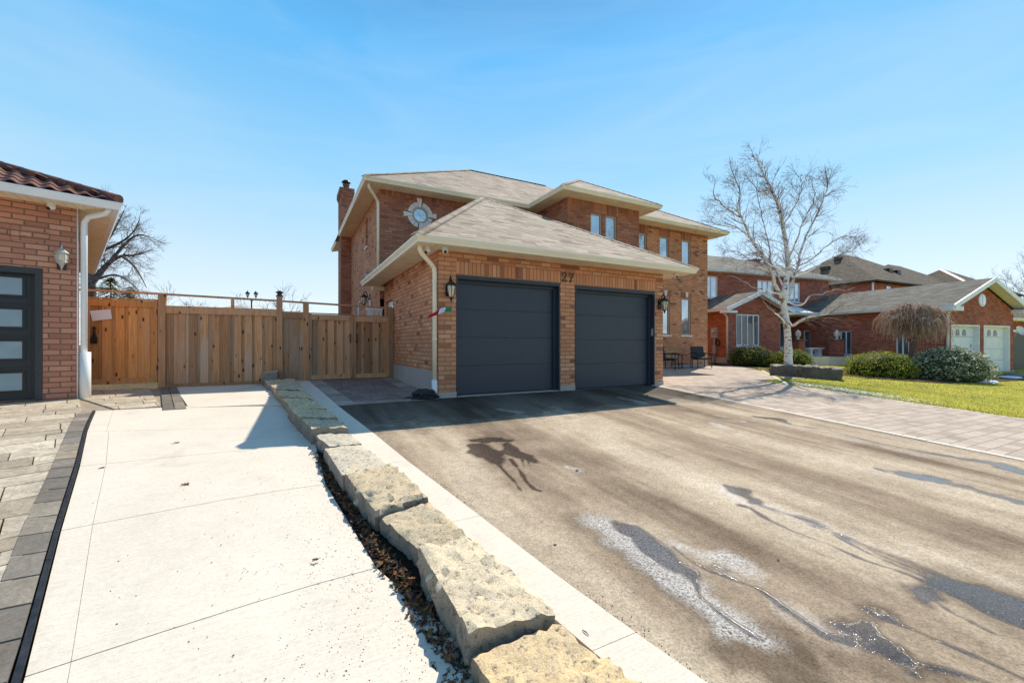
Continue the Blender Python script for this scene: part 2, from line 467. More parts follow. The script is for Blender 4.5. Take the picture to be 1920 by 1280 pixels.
def m_paver(name, ramp, rough=.85, joint=None):
    """paving tiles carrying one random tint per tile in Col"""
    t = NT(name); p = t.pos(); col = t.attr('Col'); r = sep_xyz(t, col)[0]
    c = t.ramp(r, ramp)
    n1 = t.noise(p, 5, 5, .65); n2 = t.noise(p, 42, 5, .75)
    ve = t.noise(p, 3.4, 6, .6, dist=2.2)
    c = t.mix(1, c, t.ramp(n1, [(.3, .78), (.7, 1.15)]), 'MULTIPLY')
    c = t.mix(t.ramp(ve, [(.44, 0), (.5, .4), (.56, 0)]), c, (.20,.15,.11))
    c = t.mix(1, c, t.ramp(n2, [(.3, .75), (.6, 1.08)]), 'MULTIPLY')
    h = t.math('MULTIPLY_ADD', n2, .5, t.math('MULTIPLY', n1, 1.5))
    return t.out(c, rough, 0, t.bump(h, .5, .012), .25)
M['paver_light'] = m_paver('buff_flagstone_paver', [(0, (.44,.36,.265)), (.5, (.60,.50,.375)), (1, (.72,.61,.47))])
M['paver_dark'] = m_paver('charcoal_paver', [(0, (.19,.165,.14)), (.6, (.28,.245,.205)), (.85, (.34,.29,.23)), (1, (.46,.37,.27))])
M['paver_band'] = m_paver('rose_border_paver', [(0, (.36,.28,.24)), (.5, (.44,.36,.31)), (1, (.52,.44,.38))])
def m_interlock(name, ramp, joint, bw, rh):
    t = NT(name); uv = t.uv()
    b = t.n('ShaderNodeTexBrick'); t.link(uv, b.inputs['Vector']); b.offset = .43; b.squash = .7; b.squash_frequency = 3
    b.inputs['Color1'].default_value = (0,0,0,1); b.inputs['Color2'].default_value = (1,1,1,1); b.inputs['Mortar'].default_value = (.5,.5,.5,1)
    b.inputs['Scale'].default_value = 1; b.inputs['Mortar Size'].default_value = .007; b.inputs['Mortar Smooth'].default_value = .2
    b.inputs['Brick Width'].default_value = bw; b.inputs['Row Height'].default_value = rh
    c = t.ramp(b.outputs['Color'], ramp)
    n = t.noise(uv, 26, 5, .75); n0 = t.noise(uv, 1.2, 4)
    c = t.mix(1, c, t.ramp(n, [(.3, .82), (.65, 1.08)]), 'MULTIPLY')
    c = t.mix(1, c, t.ramp(n0, [(.3, .86), (.7, 1.08)]), 'MULTIPLY')
    c = t.mix(b.outputs['Fac'], c, joint)
    h = t.math('MULTIPLY_ADD', n, .3, t.math('SUBTRACT', 1, b.outputs['Fac']))
    return t.out(c, .85, 0, t.bump(h, .5, .008), .25)
M['interlock'] = m_interlock('interlock_paver', [(0, (.46,.35,.27)), (.5, (.57,.45,.36)), (1, (.64,.52,.42))], (.30,.22,.17), .30, .17)
M['pad'] = m_interlock('rose_interlock', [(0, (.24,.18,.155)), (.5, (.30,.23,.20)), (1, (.36,.28,.25))], (.12,.085,.07), .24, .16)
def m_soil(name, a, b, scale=8):
    t = NT(name); p = t.pos()
    n = t.noise(p, scale, 6, .75); n2 = t.noise(p, scale*9, 4, .8)
    c = t.mix(t.ramp(n, [(.3, 0), (.7, 1)]), a, b)
    c = t.mix(1, c, t.ramp(n2, [(.3, .55), (.7, 1.3)]), 'MULTIPLY')
    return t.out(c, .95, 0, t.bump(n2, .8, .03), .1)
M['soil'] = m_soil('dark_soil', (.02,.015,.012), (.05,.038,.03))
M['mulch'] = m_soil('garden_mulch', (.09,.05,.03), (.24,.15,.10))
M['ground'] = m_soil('bare_ground', (.10,.085,.05), (.17,.14,.09), 2)
def m_lawn():
    t = NT('lawn_turf'); p = t.pos()
    n = t.noise(p, .55, 5, .6); n2 = t.noise(p, 22, 5, .8); n3 = t.noise(p, 120, 3, .8)
    c = t.mix(t.ramp(n, [(.35, 0), (.65, 1)]), (.46,.48,.05), (.72,.65,.08))
    c = t.mix(t.ramp(n2, [(.45, 0), (.7, .8)]), c, (.60,.46,.17))
    c = t.mix(t.ramp(t.noise(p, 1.6, 5, .7), [(.50, 0), (.68, .75)]), c, (.26,.22,.07))
    c = t.mix(1, c, t.ramp(n3, [(.3, .55), (.7, 1.35)]), 'MULTIPLY')
    return t.out(c, .95, 0, t.bump(t.math('ADD', n2, n3), .9, .03), .1)
M['lawn'] = m_lawn()
M['snow'] = m_plain('old_snow', (.82,.84,.86), .6, 0, .08, 8, .4)
def m_leafcol(name, rough=.75, spec=.25, trans=0.0):
    t = NT(name); c = t.attr('Col')
    n = t.noise(t.pos(), 9, 3)
    c = t.mix(1, c, t.ramp(n, [(.3, .75), (.7, 1.25)]), 'MULTIPLY')
    t.out(c, rough, 0, None, spec)
    if trans:
        tr = t.n('ShaderNodeBsdfTranslucent'); t.link(c, tr.inputs[0])
        ms = t.n('ShaderNodeMixShader'); ms.inputs[0].default_value = trans
        t.link(t.b.outputs[0], ms.inputs[1]); t.link(tr.outputs[0], ms.inputs[2]); t.link(ms.outputs[0], t.t.nodes['Material Output'].inputs[0])
    return t.m
M['foliage'] = m_leafcol('foliage_tint', .7, .2, .45)
M['leaf'] = m_leafcol('leaf_tint')
M['bark'] = m_leafcol('bark_tint', .85, .15)
def m_birch():
    t = NT('birch_bark'); uv = t.uv(); o = t.obj(); c = t.attr('Col')
    mk = t.noise(t.mapping(o, (5, 5, 24)), 1.0, 4, .7)
    mk2 = t.noise(o, 4.5, 4, .7)
    d = t.ramp(t.math('MULTIPLY_ADD', mk2, .55, t.math('MULTIPLY', mk, .55)), [(.57, 0), (.66, 1)])
    w = t.mix(t.noise(o, 14, 3), (.78,.71,.64), (.93,.89,.84))
    c2 = t.mix(1, c, t.mix(d, w, (.06,.045,.04)), 'MULTIPLY')
    return t.out(c2, .8, 0, t.bump(mk, .4, .01), .2)
M['birch'] = m_birch()
def m_tile():
    t = NT('terracotta_tile'); o = t.obj()
    n = t.noise(o, 5, 5, .7); n2 = t.noise(o, 40, 4, .8)
    c = t.ramp(n, [(.28, (.085,.05,.055)), (.48, (.16,.075,.06)), (.62, (.28,.115,.07)), (.78, (.42,.22,.13))])
    c = t.mix(1, c, t.ramp(n2, [(.3, .7), (.7, 1.2)]), 'MULTIPLY')
    return t.out(c, .7, 0, t.bump(n2, .4, .01), .3)
M['tile'] = m_tile()
M['plastic_bag'] = m_plain('black_plastic', (.010,.011,.013), .28, 0, .3, 14, .6)
M['membrane'] = m_plain('black_edging', (.022,.022,.025), .45, 0, .5, 25, .5)
M['wicker'] = m_plain('black_wicker', (.020,.024,.030), .6, 0, .4, 120, .6)
M['paper'] = m_plain('white_paper', (.80,.81,.84), .6, 0, .03, 4)
M['flag'] = m_leafcol('flag_cloth', .8, .1)
M['meter'] = m_plain('meter_grey', (.40,.36,.31), .5, .1, .15, 20)
M['peach'] = m_plain('peach_downspout', (.78,.62,.50), .45, 0, .05, 4)
M['curtain'] = m_plain('white_curtain', (.75,.76,.78), .9, 0, .08, 8)
# ------------------------------------------------------------------ the brick house with two garage doors
house = thing('brick_house', 'two storey orange brick house numbered 27 with two dark navy garage doors', 'house', W(0,0), TH)
H = house
ZE = 5.88                                  # eave height of the upper roof
def at_wall(name, mats, fn, parent=H):
    mb = MB(); fn(mb); return mb.build(name, mats, parent)

# --- garage walls
mb = MB()
DOORS = [(.35, 2.735, 0, 2.335), (3.13, 5.565, -.03, 2.315)]
wall(mb, (0,0), (5.85,0), -.25, 2.80, DOORS, .16)
wall(mb, (0,3.8), (0,0), -.2, 2.80, (), uo=.1)
wall(mb, (5.85,0), (5.85,4.75), -.2, 2.80)
wall(mb, (.12,5.7), (.12,3.8), -.2, 2.92, [(.32,1.22,-.2,2.28)], .1)
mb.poly([(0,3.8,-.2),(0,3.8,2.8),(.12,3.8,2.8),(.12,3.8,-.2)])
gw = mb.build('garage_wall', M['brick'], H)
for s0, s1, top in ((.35, 2.76, 2.345), (3.10, 5.565, 2.325)):
    mb = MB()
    z0, z1 = top, top+.25
    mb.poly([(s0,-.006,z0),(s1,-.006,z0),(s1,-.006,z1),(s0,-.006,z1)], [(0,s0),(0,s1),(.25,s1),(.25,s0)])
    mb.poly([(s0,-.006,z1),(s1,-.006,z1),(s1,0,z1),(s0,0,z1)]); mb.poly([(s0,0,z0),(s1,0,z0),(s1,-.006,z0),(s0,-.006,z0)])
    mb.build('soldier_course', M['brick_soldier'], H)
mb = MB()
mb.box((-.012,-.012,-.3),(.355,.05,.10)); mb.box((2.735,-.012,-.3),(3.13,.05,.11)); mb.box((5.56,-.012,-.3),(5.862,.05,.08))
wall(mb, (-.012,3.8), (-.012,-.012), -.3, .485); mb.poly([(-.012,3.8,.485),(-.012,-.012,.485),(0,-.012,.485),(0,3.8,.485)])
mb.box((.35,.0,-.3),(2.735,.5,.012)); mb.box((3.13,.0,-.3),(5.565,.5,-.018))
mb.build('foundation', M['foundation'], H)

# --- garage doors
def garage_door(s0, s1, z0, z1, keypad=False):
    mb = MB(); w = s1-s0-.03
    seams = [z0+.02+i*(z1-z0-.10)/4 for i in range(5)]
    for i in range(4):
        a, b = seams[i]+.006, seams[i+1]-.006
        x0, x1 = s0+.02, s1-.02
        mb.box((x0,.165,a+.006),(x1,.21,b-.006)); 
        mb.box((x0,.171,a-.004),(x1,.21,a+.006)); mb.box((x0,.171,b-.006),(x1,.21,b+.004))
    d = mb.build('garage_door', M['navy_door'], H)
    mb = MB()
    mb.box((s0+.003,-.008,z0),(s0+.035,.16,z1-.003)); mb.box((s1-.035,-.008,z0),(s1-.003,.16,z1-.003))
    mb.box((s0+.035,-.006,z1-.075),(s1-.035,.16,z1-.004))
    mb.box((s1-.10,.10,z0),(s1-.035,.16,z1-.075)); mb.box((s0+.035,.12,z1-.14),(s1-.10,.16,z1-.075))
    mb.box((s0+.035,.13,z0),(s0+.06,.16,z1-.14))
    mb.build('door_frame', M['navy'], d)
    mb = MB(); mb.box((s0+.02,.160,z0+.004),(s1-.02,.20,z0+.026)); mb.build('bottom_seal', M['black'], d)
    if keypad:
        mb = MB(); mb.box((s1-.047,.02,1.22),(s1-.035,.075,1.40)); mb.build('keypad', M['silver'], d)
garage_door(.35, 2.735, .012, 2.335)
garage_door(3.13, 5.565, -.018, 2.315, True)

# --- house number
for ch, u in (('2', 2.775), ('7', 2.945)):
    mb = MB()
    if ch == '2':
        st = [(.012,.155),(.02,.185),(.05,.205),(.085,.20),(.108,.175),(.105,.14),(.08,.10),(.045,.06),(.012,.022)]
        for a, b in zip(st, st[1:]): mb.beam((u+a[0],-.018,2.365+a[1]), (u+b[0],-.018,2.365+b[1]), .012, .032, (0,1,0) if False else (0,-1,0))
        mb.box((u,-.024,2.365),(u+.125,-.012,2.392)); mb.box((u+.108,-.023,2.390),(u+.125,-.013,2.42)); mb.box((u+.003,-.023,2.50),(u+.028,-.013,2.53))
    else:
        mb.box((u+.01,-.024,2.535),(u+.135,-.012,2.565)); mb.box((u+.01,-.023,2.50),(u+.026,-.013,2.536))
        st = [(.122,.17),(.09,.12),(.068,.07),(.055,.0)]
        for a, b in zip(st, st[1:]): mb.beam((u+a[0],-.018,2.365+a[1]), (u+b[0],-.018,2.365+b[1]), .012, .036, (0,-1,0))
        mb.box((u+.03,-.023,2.365),(u+.082,-.013,2.378))
    mb.build('house_number', M['dark_number'], H)

# --- upper walls
UT = 5.80
mb = MB()
SIDEWIN = (15.3-8.42, 15.3-7.98, 4.5, 5.5)
wall(mb, (0,15.3), (0,5.7), -.2, UT, [SIDEWIN, (15.3-10.75,15.3-9.75,.4,2.75)], .16)
mb.build('side_wall', M['brick'], H)
mb = MB()
wall(mb, (0,5.7), (5.485,5.7), 2.4, UT)
wall(mb, (5.485,5.7), (5.485,3.6), 2.4, UT, uo=.07)
BW = [(.935, 1.43, 4.25, 5.41), (1.575, 2.075, 4.25, 5.41)]
wall(mb, (5.485,3.6), (8.6,3.6), 2.4, UT, BW, .1)
wall(mb, (8.6,3.6), (8.6,4.75), -.2, UT)
wall(mb, (5.85,3.6), (8.6,3.6), -.2, 2.4)
mb.build('upper_wall', M['brick_upper'], H)
mb = MB()
RW = [(a-8.6, b-8.6, c, d) for a, b, c, d in ((9.61,10.152,4.31,5.42),(10.86,11.40,4.31,5.42),(12.16,12.70,4.31,5.42),
                                              (10.89,11.44,1.41,2.96),(12.15,12.71,1.41,2.96))]
wall(mb, (8.6,4.75), (13.79,4.75), -.3, UT, RW, .1)
wall(mb, (13.79,4.75), (13.79,15.3), -.3, UT)
wall(mb, (13.79,15.3), (0,15.3), -.3, UT)
mb.build('front_wall', M['brick'], H)
mb = MB()
mb.box((8.6,4.735,-.4),(13.805,4.77,.16)); mb.box((13.77,4.735,-.4),(13.805,15.3,.16)); mb.build('foundation', M['foundation'], H)
mb = MB(); mb.box((-.015,5.7,-.4),(.02,15.3,.40))
mb.build('foundation', M['foundation'], H)

# soldier courses under the upper eaves and around the windows
def soldier_v(s0, s1, z0, z1, v, dirn=1, uface=None):
    mb = MB()
    h = z1-z0
    q = [(s0,z0),(s1,z0),(s1,z1),(s0,z1)]
    P = (lambda s, z, o: (s, v-o, z)) if uface is None else (lambda s, z, o: (uface-o, s, z))
    q2 = [P(s, z, .006) for s, z in q]
    if uface is not None: q2 = q2[::-1]
    uvs = [((z-z0)*.25/h, s) for s, z in q]
    if uface is not None: uvs = uvs[::-1]
    mb.poly(q2, uvs)
    t = [P(s0,z1,.006),P(s1,z1,.006),P(s1,z1,0),P(s0,z1,0)]; b = [P(s0,z0,0),P(s1,z0,0),P(s1,z0,.006),P(s0,z0,.006)]
    if uface is not None: t = t[::-1]; b = b[::-1]
    mb.poly(t); mb.poly(b)
    mb.build('soldier_course', M['brick_upper_soldier'], H)
soldier_v(0, 5.485, 5.60, UT, 5.7)
soldier_v(5.485, 8.6, 5.56, UT, 3.6)
soldier_v(6.36, 7.62, 5.425, 5.56, 3.6)
soldier_v(8.6, 13.79, 5.66, UT, 4.75)
for a, b in ((9.57,10.20),(10.82,11.45),(12.12,12.75)): soldier_v(a, b, 5.43, 5.66, 4.75)
for a, b in ((10.84,11.49),(12.10,12.76)): soldier_v(a, b, 2.975, 3.20, 4.75)

def window(s0, s1, z0, z1, v, parent=H, frame='taupe', glass='glass', depth=.085, mull=(), fw=.055, axis='v', sill=True, curtain=False):
    """window set in an opening of a wall facing -v (axis 'v') or -u (axis 'u')"""
    def place(mb):
        if axis == 'u': mb.v = [(p[1], p[0], p[2]) for p in mb.v]; mb.f = [tuple(reversed(f)) for f in mb.f]; mb.uv = [None if u is None else u[::-1] for u in mb.uv]
    mb = MB()
    y0, y1 = v+depth-.05, v+depth
    mb.box((s0,y0,z0),(s0+fw,y1,z1)); mb.box((s1-fw,y0,z0),(s1,y1,z1))
    mb.box((s0+fw,y0+.003,z1-fw),(s1-fw,y1,z1)); mb.box((s0+fw,y0+.003,z0),(s1-fw,y1,z0+fw))
    for m in mull: mb.box((m-.03,y0+.005,z0+fw),(m+.03,y1,z1-fw))
    place(mb); w = mb.build('window', M[frame], parent)
    mb = MB(); mb.box((s0+fw,y1-.02,z0+fw),(s1-fw,y1-.01,z1-fw)); place(mb); mb.build('pane', M[glass], w)
    if sill:
        mb = MB(); mb.box((s0-.06,v-.05,z0-.075),(s1+.06,v+.05,z0-.004)); place(mb); mb.build('sill', M['stone_trim'], w)
    return w
for a, b, c, d in BW: window(5.485+a, 5.485+b, c, d, 3.6)
for i, (a, b, c, d) in enumerate(RW): window(8.6+a, 8.6+b, c, d, 4.75)
window(7.98, 8.42, 4.5, 5.5, 0, axis='u', glass='glass_dark', depth=.15)
window(9.75, 10.75, .4, 2.75, 0, axis='u', frame='white')
for u in (11.17, 12.43):
    mb = MB()
    mb.prism([(u-.05,3.0),(u+.05,3.0),(u+.085,3.22),(u-.085,3.22)], 'y', 4.70, 4.76)
    mb.build('keystone', M['stone_trim'], H)
# side door
mb = MB(); mb.box((.19,4.48,-.1),(.22,5.38,2.27)); sd = mb.build('side_door', M['white'], H)
mb = MB(); mb.box((.178,4.58,.9),(.188,5.28,2.12)); mb.build('pane', M['glass'], sd)

# round window with its stone ring
mb = MB(); c = (1.24, 5.13); N = 48
def ring(mb, r0, r1, y0, y1, a0=0, a1=2*PI, n=N):
    for k in range(n):
        t0 = a0+(a1-a0)*k/n; t1 = a0+(a1-a0)*(k+1)/n
        def P(r, t, y): return (c[0]+r*math.cos(t), y, c[1]+r*math.sin(t))
        mb.poly([P(r0,t0,y0),P(r1,t0,y0),P(r1,t1,y0),P(r0,t1,y0)][::-1] if False else [P(r0,t1,y0),P(r1,t1,y0),P(r1,t0,y0),P(r0,t0,y0)][::-1])
        mb.poly([P(r1,t0,y0),P(r1,t0,y1),P(r1,t1,y1),P(r1,t1,y0)]); mb.poly([P(r0,t0,y1),P(r0,t0,y0),P(r0,t1,y0),P(r0,t1,y1)])
    for t in (a0, a1):
        mb.poly([(c[0]+r*math.cos(t), y, c[1]+r*math.sin(t)) for r, y in ((r0,y0),(r1,y0),(r1,y1),(r0,y1))])
for q in range(4):
    b0 = q*PI/2 + .05 + .16
    for j in range(3):
        w = (PI/2-.42)/3
        ring(mb, .265, .405, 5.66, 5.70, b0+j*w+.012, b0+(j+1)*w-.012, 5)
    ring(mb, .255, .53, 5.645, 5.70, q*PI/2+.05-.15, q*PI/2+.05+.15, 4)
rw = mb.build('round_window', M['stone_trim'], H, recalc=True)
mb = MB(); ring(mb, .205, .27, 5.655, 5.698, 0, 2*PI, 40); mb.build('inner_ring', M['taupe'], rw, recalc=True)
mb = MB(); mb.poly([(c[0]+.21*math.cos(2*PI*k/32), 5.690, c[1]+.21*math.sin(2*PI*k/32)) for k in range(32)]); mb.build('pane', M['glass'], rw)
mb = MB()
for k in range(4):
    t = k*PI/4+.1; p = (c[0]-.205*math.cos(t), 5.685-.0006*k, c[1]-.205*math.sin(t)); q = (c[0]+.205*math.cos(t), 5.685-.0006*k, c[1]+.205*math.sin(t))
    mb.beam(p, q, .006, .016, (0,-1,0))
mb.build('muntin', M['white'], rw)

# --- roofs
def roof(name, mat, faces, parent=H):
    mb = MB()
    for f in faces: mb.poly(f, None)
    return mb.build(name, mat, parent)
def hip(u0, u1, v0, v1, z, p):
    w = min(u1-u0, v1-v0)/2; zr = z+w*p
    A, B, C_, D = (u0,v0,z), (u1,v0,z), (u1,v1,z), (u0,v1,z)
    if u1-u0 >= v1-v0: R0, R1 = (u0+w,(v0+v1)/2,zr), (u1-w,(v0+v1)/2,zr); return [[A,B,R1,R0],[B,C_,R1],[C_,D,R0,R1],[D,A,R0]]
    R0, R1 = ((u0+u1)/2,v0+w,zr), ((u0+u1)/2,v1-w,zr); return [[A,B,R0],[B,C_,R1,R0],[C_,D,R1],[D,A,R0,R1]]
roof('main_roof', M['shingle'], hip(-.55, 14.4, 5.1, 15.9, ZE, .585))
roof('bay_roof', M['shingle'], [f for f in hip(4.9, 9.1, 3.0, 9.6, ZE+.002, .585)])
roof('wing_roof', M['shingle'], hip(8.0, 14.42, 4.15, 14.8, ZE-.002, .585))
GA = (2.78, 4.25, 5.52); GE = 2.885
e0, e1, e2, e3 = (-.55,-.55,GE), (6.45,-.55,GE), (6.45,5.72,GE), (-.55,5.72,GE)
GB = (2.78, 5.72, 5.52)
roof('garage_roof', M['shingle'], [[e0,e1,GA],[e1,e2,GB,GA],[e3,e0,GA,GB]])
# ridge caps along the hips
def caps(mb, a, b, w=.14, lift=.012, n=None):
    d = vsub(b, a); Ln = math.sqrt(dot(d, d)); n = n or max(2, int(Ln/.2))
    dd = norm(d); r = norm(cross(dd, (0,0,1))); up = cross(r, dd)
    for i in range(n):
        p = vadd(a, vmul(d, i/n)); q = vadd(a, vmul(d, (i+1.12)/n))
        l0, l1 = lift+.012, lift
        P = lambda e, s, l: vadd(e, vadd(vmul(r, s*w), vmul(up, l - abs(s)*w*.35)))
        for s in (-1, 1):
            pts = [P(p, 0, l1), P(q, 0, l0), P(q, s, l0), P(p, s, l1)]
            mb.poly(pts if s < 0 else pts[::-1], [(i*.3, 0), (i*.3+.3, 0), (i*.3+.3, .13), (i*.3, .13)])
        mb.poly([P(q,-1,l0),P(q,0,l0),P(q,1,l0),P(q,0,l1-.006)])
for a, b in (((-.55,-.55,GE), GA), ((6.45,-.55,GE), GA), ((-.55,5.1,ZE), (4.85,10.5,ZE+5.4*.585)), ((14.42,4.15,ZE), (11.21,7.36,ZE+3.21*.585)),
             ((4.9,3.0,ZE), (7.0,5.1,ZE+2.1*.585)), ((9.1,3.0,ZE), (7.0,5.1,ZE+2.1*.585)), ((4.85,10.5,ZE+5.4*.585), (9.0,10.5,ZE+5.4*.585))):
    mb = MB(); caps(mb, a, b); mb.build('ridge_cap', M['shingle'], H)

# --- eaves: gutters, soffits
mb = MB()
def gpath(path, z): sweep(mb, path, [(o, z+k) for o, k in GUT])
gpath([(-.45,5.72),(-.45,-.45),(6.35,-.45),(6.35,4.6)], GE-.005)
mb.build('garage_gutter', M['cream'], H)
mb = MB()
gpath([(-.45,12.3),(-.45,5.2),(5.0,5.2),(5.0,3.1),(9.0,3.1),(9.0,4.25),(14.3,4.25),(14.3,15.8)], ZE-.005)
gpath([(-.45,15.8),(-.45,13.7)], ZE-.005)
mb.build('gutter', M['cream'], H)
mb = MB()
def sof(pts, z, along):
    q = [(p[0], p[1], z) for p in pts][::-1]
    mb.poly(q, [(p[0], p[1]) if along == 'u' else (p[1], p[0]) for p in q])
zs = GE-.115
sof([(-.452,-.452),(6.352,-.452),(5.85,0),(0,0)], zs, 'u'); sof([(-.452,5.70),(-.452,-.452),(0,0),(0,5.70)], zs, 'v'); sof([(5.85,0),(6.352,-.452),(6.352,4.7),(5.85,4.7)], zs, 'v')
zs = ZE-.115
sof([(-.452,15.8),(-.452,5.198),(0,5.7),(0,15.3)], zs, 'v'); sof([(-.452,5.198),(5.0,5.198),(5.485,5.7),(0,5.7)], zs, 'u')
sof([(5.0,5.2),(4.998,3.098),(5.485,3.6),(5.485,5.7)], zs, 'v'); sof([(4.998,3.098),(9.002,3.098),(8.6,3.6),(5.485,3.6)], zs, 'u')
sof([(8.6,3.6),(9.002,3.098),(9.0,4.248),(8.6,4.75)], zs, 'v'); sof([(9.0,4.248),(14.302,4.248),(13.79,4.75),(8.6,4.75)], zs, 'u')
sof([(13.79,4.75),(14.302,4.248),(14.302,15.8),(13.79,15.3)], zs, 'v')
mb.build('soffit', M['soffit'], H)
mb = MB(); mb.poly([(-.45,5.715,2.78),(0.12,5.715,2.78),(0.12,5.715,3.3),(-.1,5.715,3.2),(-.45,5.715,2.9)]); mb.box((-.25,5.5,2.64),(.10,5.69,2.768)); mb.build('eave_return', M['cream'], H)
# step flashing where the garage roof meets the wall
mb = MB()
for i in range(15):
    t = i/15; u = -.45+3.2*t; z = GE+ (u+.55)*.792
    mb.box((u, 5.688-.001*(i%2), z-.02), (u+.16, 5.698, z+.17+.012*(i%2)))
mb.build('flashing', M['silver'], H)

# --- downspouts
def downspout(pts, mat='cream', r=.042, boot=None):
    mb = MB(); mb.tube(pts, r, 10)
    for z in (pts[-1][2]+.9, pts[-2][2]-.15):
        if pts[-1][2] < z < pts[-2][2]: mb.tube([(pts[-1][0],pts[-1][1],z-.015),(pts[-1][0],pts[-1][1],z+.015)], r+.006, 10)
    d = mb.build('downspout', M[mat], H)
    if boot is not None:
        mb = MB(); mb.tube([(pts[-1][0],pts[-1][1],boot[0]),(pts[-1][0],pts[-1][1],boot[1])], r+.014, 12); mb.build('drain_boot', M['white_pvc'], d)
downspout([(-.40,-.20,2.80),(-.40,-.18,2.70),(-.35,-.14,2.63),(-.14,-.02,2.48),(-.075,.03,2.42),(-.06,.04,2.33),(-.06,.04,.2)], boot=(-.05,.34))
downspout([(-.38,5.35,5.78),(-.38,5.37,5.66),(-.33,5.42,5.60),(-.12,5.64,5.42),(-.06,5.72,5.36),(-.05,5.73,5.28),(-.05,5.73,3.05)])
downspout([(14.2,5.3,5.78),(14.2,5.3,5.65),(14.1,5.3,5.58),(13.9,5.3,5.45),(13.85,5.3,5.36),(13.85,5.3,.2)])
mb = MB(); mb.tube([(-.05,7.15,2.5),(-.05,7.15,.1)], .035, 8); mb.build('vent_pipe', M['cream'], H)

# --- chimney
mb = MB()
def cbox(a, b):
    (x0,y0,z0), (x1,y1,z1) = a, b
    wall(mb, (x0,y0), (x1,y0), z0, z1); wall(mb, (x1,y0), (x1,y1), z0, z1); wall(mb, (x1,y1), (x0,y1), z0, z1); wall(mb, (x0,y1), (x0,y0), z0, z1)
    mb.poly([(x0,y0,z1),(x1,y0,z1),(x1,y1,z1),(x0,y1,z1)]); mb.poly([(x0,y1,z0),(x1,y1,z0),(x1,y0,z0),(x0,y0,z0)])
cbox((-.43,12.4,-.2),(.07,13.6,7.62)); cbox((-.46,12.37,7.62),(.10,13.63,7.72)); cbox((-.49,12.34,7.72),(.13,13.66,7.95))
ch = mb.build('chimney', M['brick_upper'], H)
mb = MB(); mb.lathe([(.12,7.95),(.12,8.16),(.15,8.17),(.15,8.22)], (-.18,12.75,0), 14); mb.build('flue', M['brick_upper'], ch)
mb = MB(); mb.lathe([(.11,8.22),(.11,8.27),(.19,8.29),(.19,8.33),(.12,8.40),(.03,8.44)], (-.18,12.75,0), 14); mb.build('chimney_cap', M['black'], ch)
mb = MB(); mb.box((-.46,12.37,1.9),(.0,12.4,2.1)); mb.build('chimney_ledge', M['stone_trim'], ch)

# --- wall lanterns (hung on the walls: things of their own)
def lantern(label, loc, rz, group, black='black', s=1.0):
    """coach lantern on a scroll arm; local -y is out of the wall; origin on the wall at the plate's foot"""
    t = thing('wall_lantern', label, 'lantern', loc, rz, group); t.scale = (s, s, s)
    mb = MB(); mb.prism([(-.045,0),(.045,0),(.06,.06),(.05,.2),(.035,.26),(0,.28),(-.035,.26),(-.05,.2),(-.06,.06)], 'y', -.022, 0); mb.build('back_plate', M[black], t)
    mb = MB()
    pts = [(0,-.02,.12),(0,-.05,.19),(0,-.075,.28),(0,-.10,.345),(0,-.135,.37),(0,-.165,.345),(0,-.17,.30)]
    mb.tube(pts, .0125, 8); mb.tube([(0,-.02,.05),(0,-.06,.04),(0,-.09,.08),(0,-.07,.12),(0,-.04,.11)], .009, 6); mb.build('arm', M[black], t)
    cy = -.17
    mb = MB(); mb.lathe([(.105,.195),(.11,.205),(.085,.235),(.05,.262),(.028,.275),(.022,.295),(.012,.315)], (0,cy,0), 16); mb.build('cap', M[black], t)
    mb = MB(); mb.lathe([(.038,-.03),(.05,.0),(.068,.08),(.078,.15),(.080,.196)], (0,cy,0), 12); mb.build('glass', M['lamp_glass'], t)
    mb = MB()
    for k in range(6):
        a = k*PI/3+.26
        mb.tube([(.084*math.cos(a), cy+.084*math.sin(a), .196),(.082*math.cos(a), cy+.082*math.sin(a), .15),(.053*math.cos(a), cy+.053*math.sin(a), -.005),(.038*math.cos(a), cy+.038*math.sin(a), -.035)], .0055, 5)
    mb.lathe([(.004,-.115),(.018,-.10),(.012,-.085),(.03,-.07),(.022,-.055),(.042,-.035),(.045,-.028)], (0,cy,0), 12)
    mb.build('cage', M[black], t)
    return t
lantern('black coach lantern with a small flag tied beneath it, left of the garage doors', W(.19,-.001,1.905), TH, 'black coach lanterns on the brick house', s=.98)
lantern('black coach lantern at the right of the garage doors', W(5.72,-.001,1.88), TH, 'black coach lanterns on the brick house', s=.98)
lantern('black coach lantern on the side wall above the double gate', W(-.001,7.55,2.40), TH-PI/2, 'black coach lanterns on the brick house', s=1.15)

# --- small flag tied under the left lantern
mb = MB()
nu, nw = 14, 6
def flagp(i, j):
    t = i/nu; w = (j/nw-.5)
    if t < .42: k = t/.42; p = (.24-.09*k, -.30-.02*k, 1.83-.20*k); wd = .045+.05*k
    else: k = (t-.42)/.58; p = (.15-.44*k, -.32+.06*math.sin(k*3), 1.63-.10*k+.03*math.sin(k*5)); wd = .10
    return (p[0]+w*wd*.5, p[1]+w*wd*.55, p[2]+w*wd*.8+.012*math.sin(9*t+3*w))
for i in range(nu):
    for j in range(nw):
        t = (i+.5)/nu
        cc = (.75,.78,.80) if t < .34 else (.02,.26,.10) if t < .60 else (.75,.76,.80) if t < .74 else (.42,.02,.045)
        mb.poly([flagp(i,j),flagp(i+1,j),flagp(i+1,j+1),flagp(i,j+1)], None, 0, cc, True)
fw = MB(); fw.__dict__.update(mb.__dict__); fw.v = [W(*p) for p in mb.v]
tag(fw.build('flag', M['flag'], None, W(.2,-.3,1.6)), 'small twisted green white and red flag tied under the left garage lantern', 'flag')

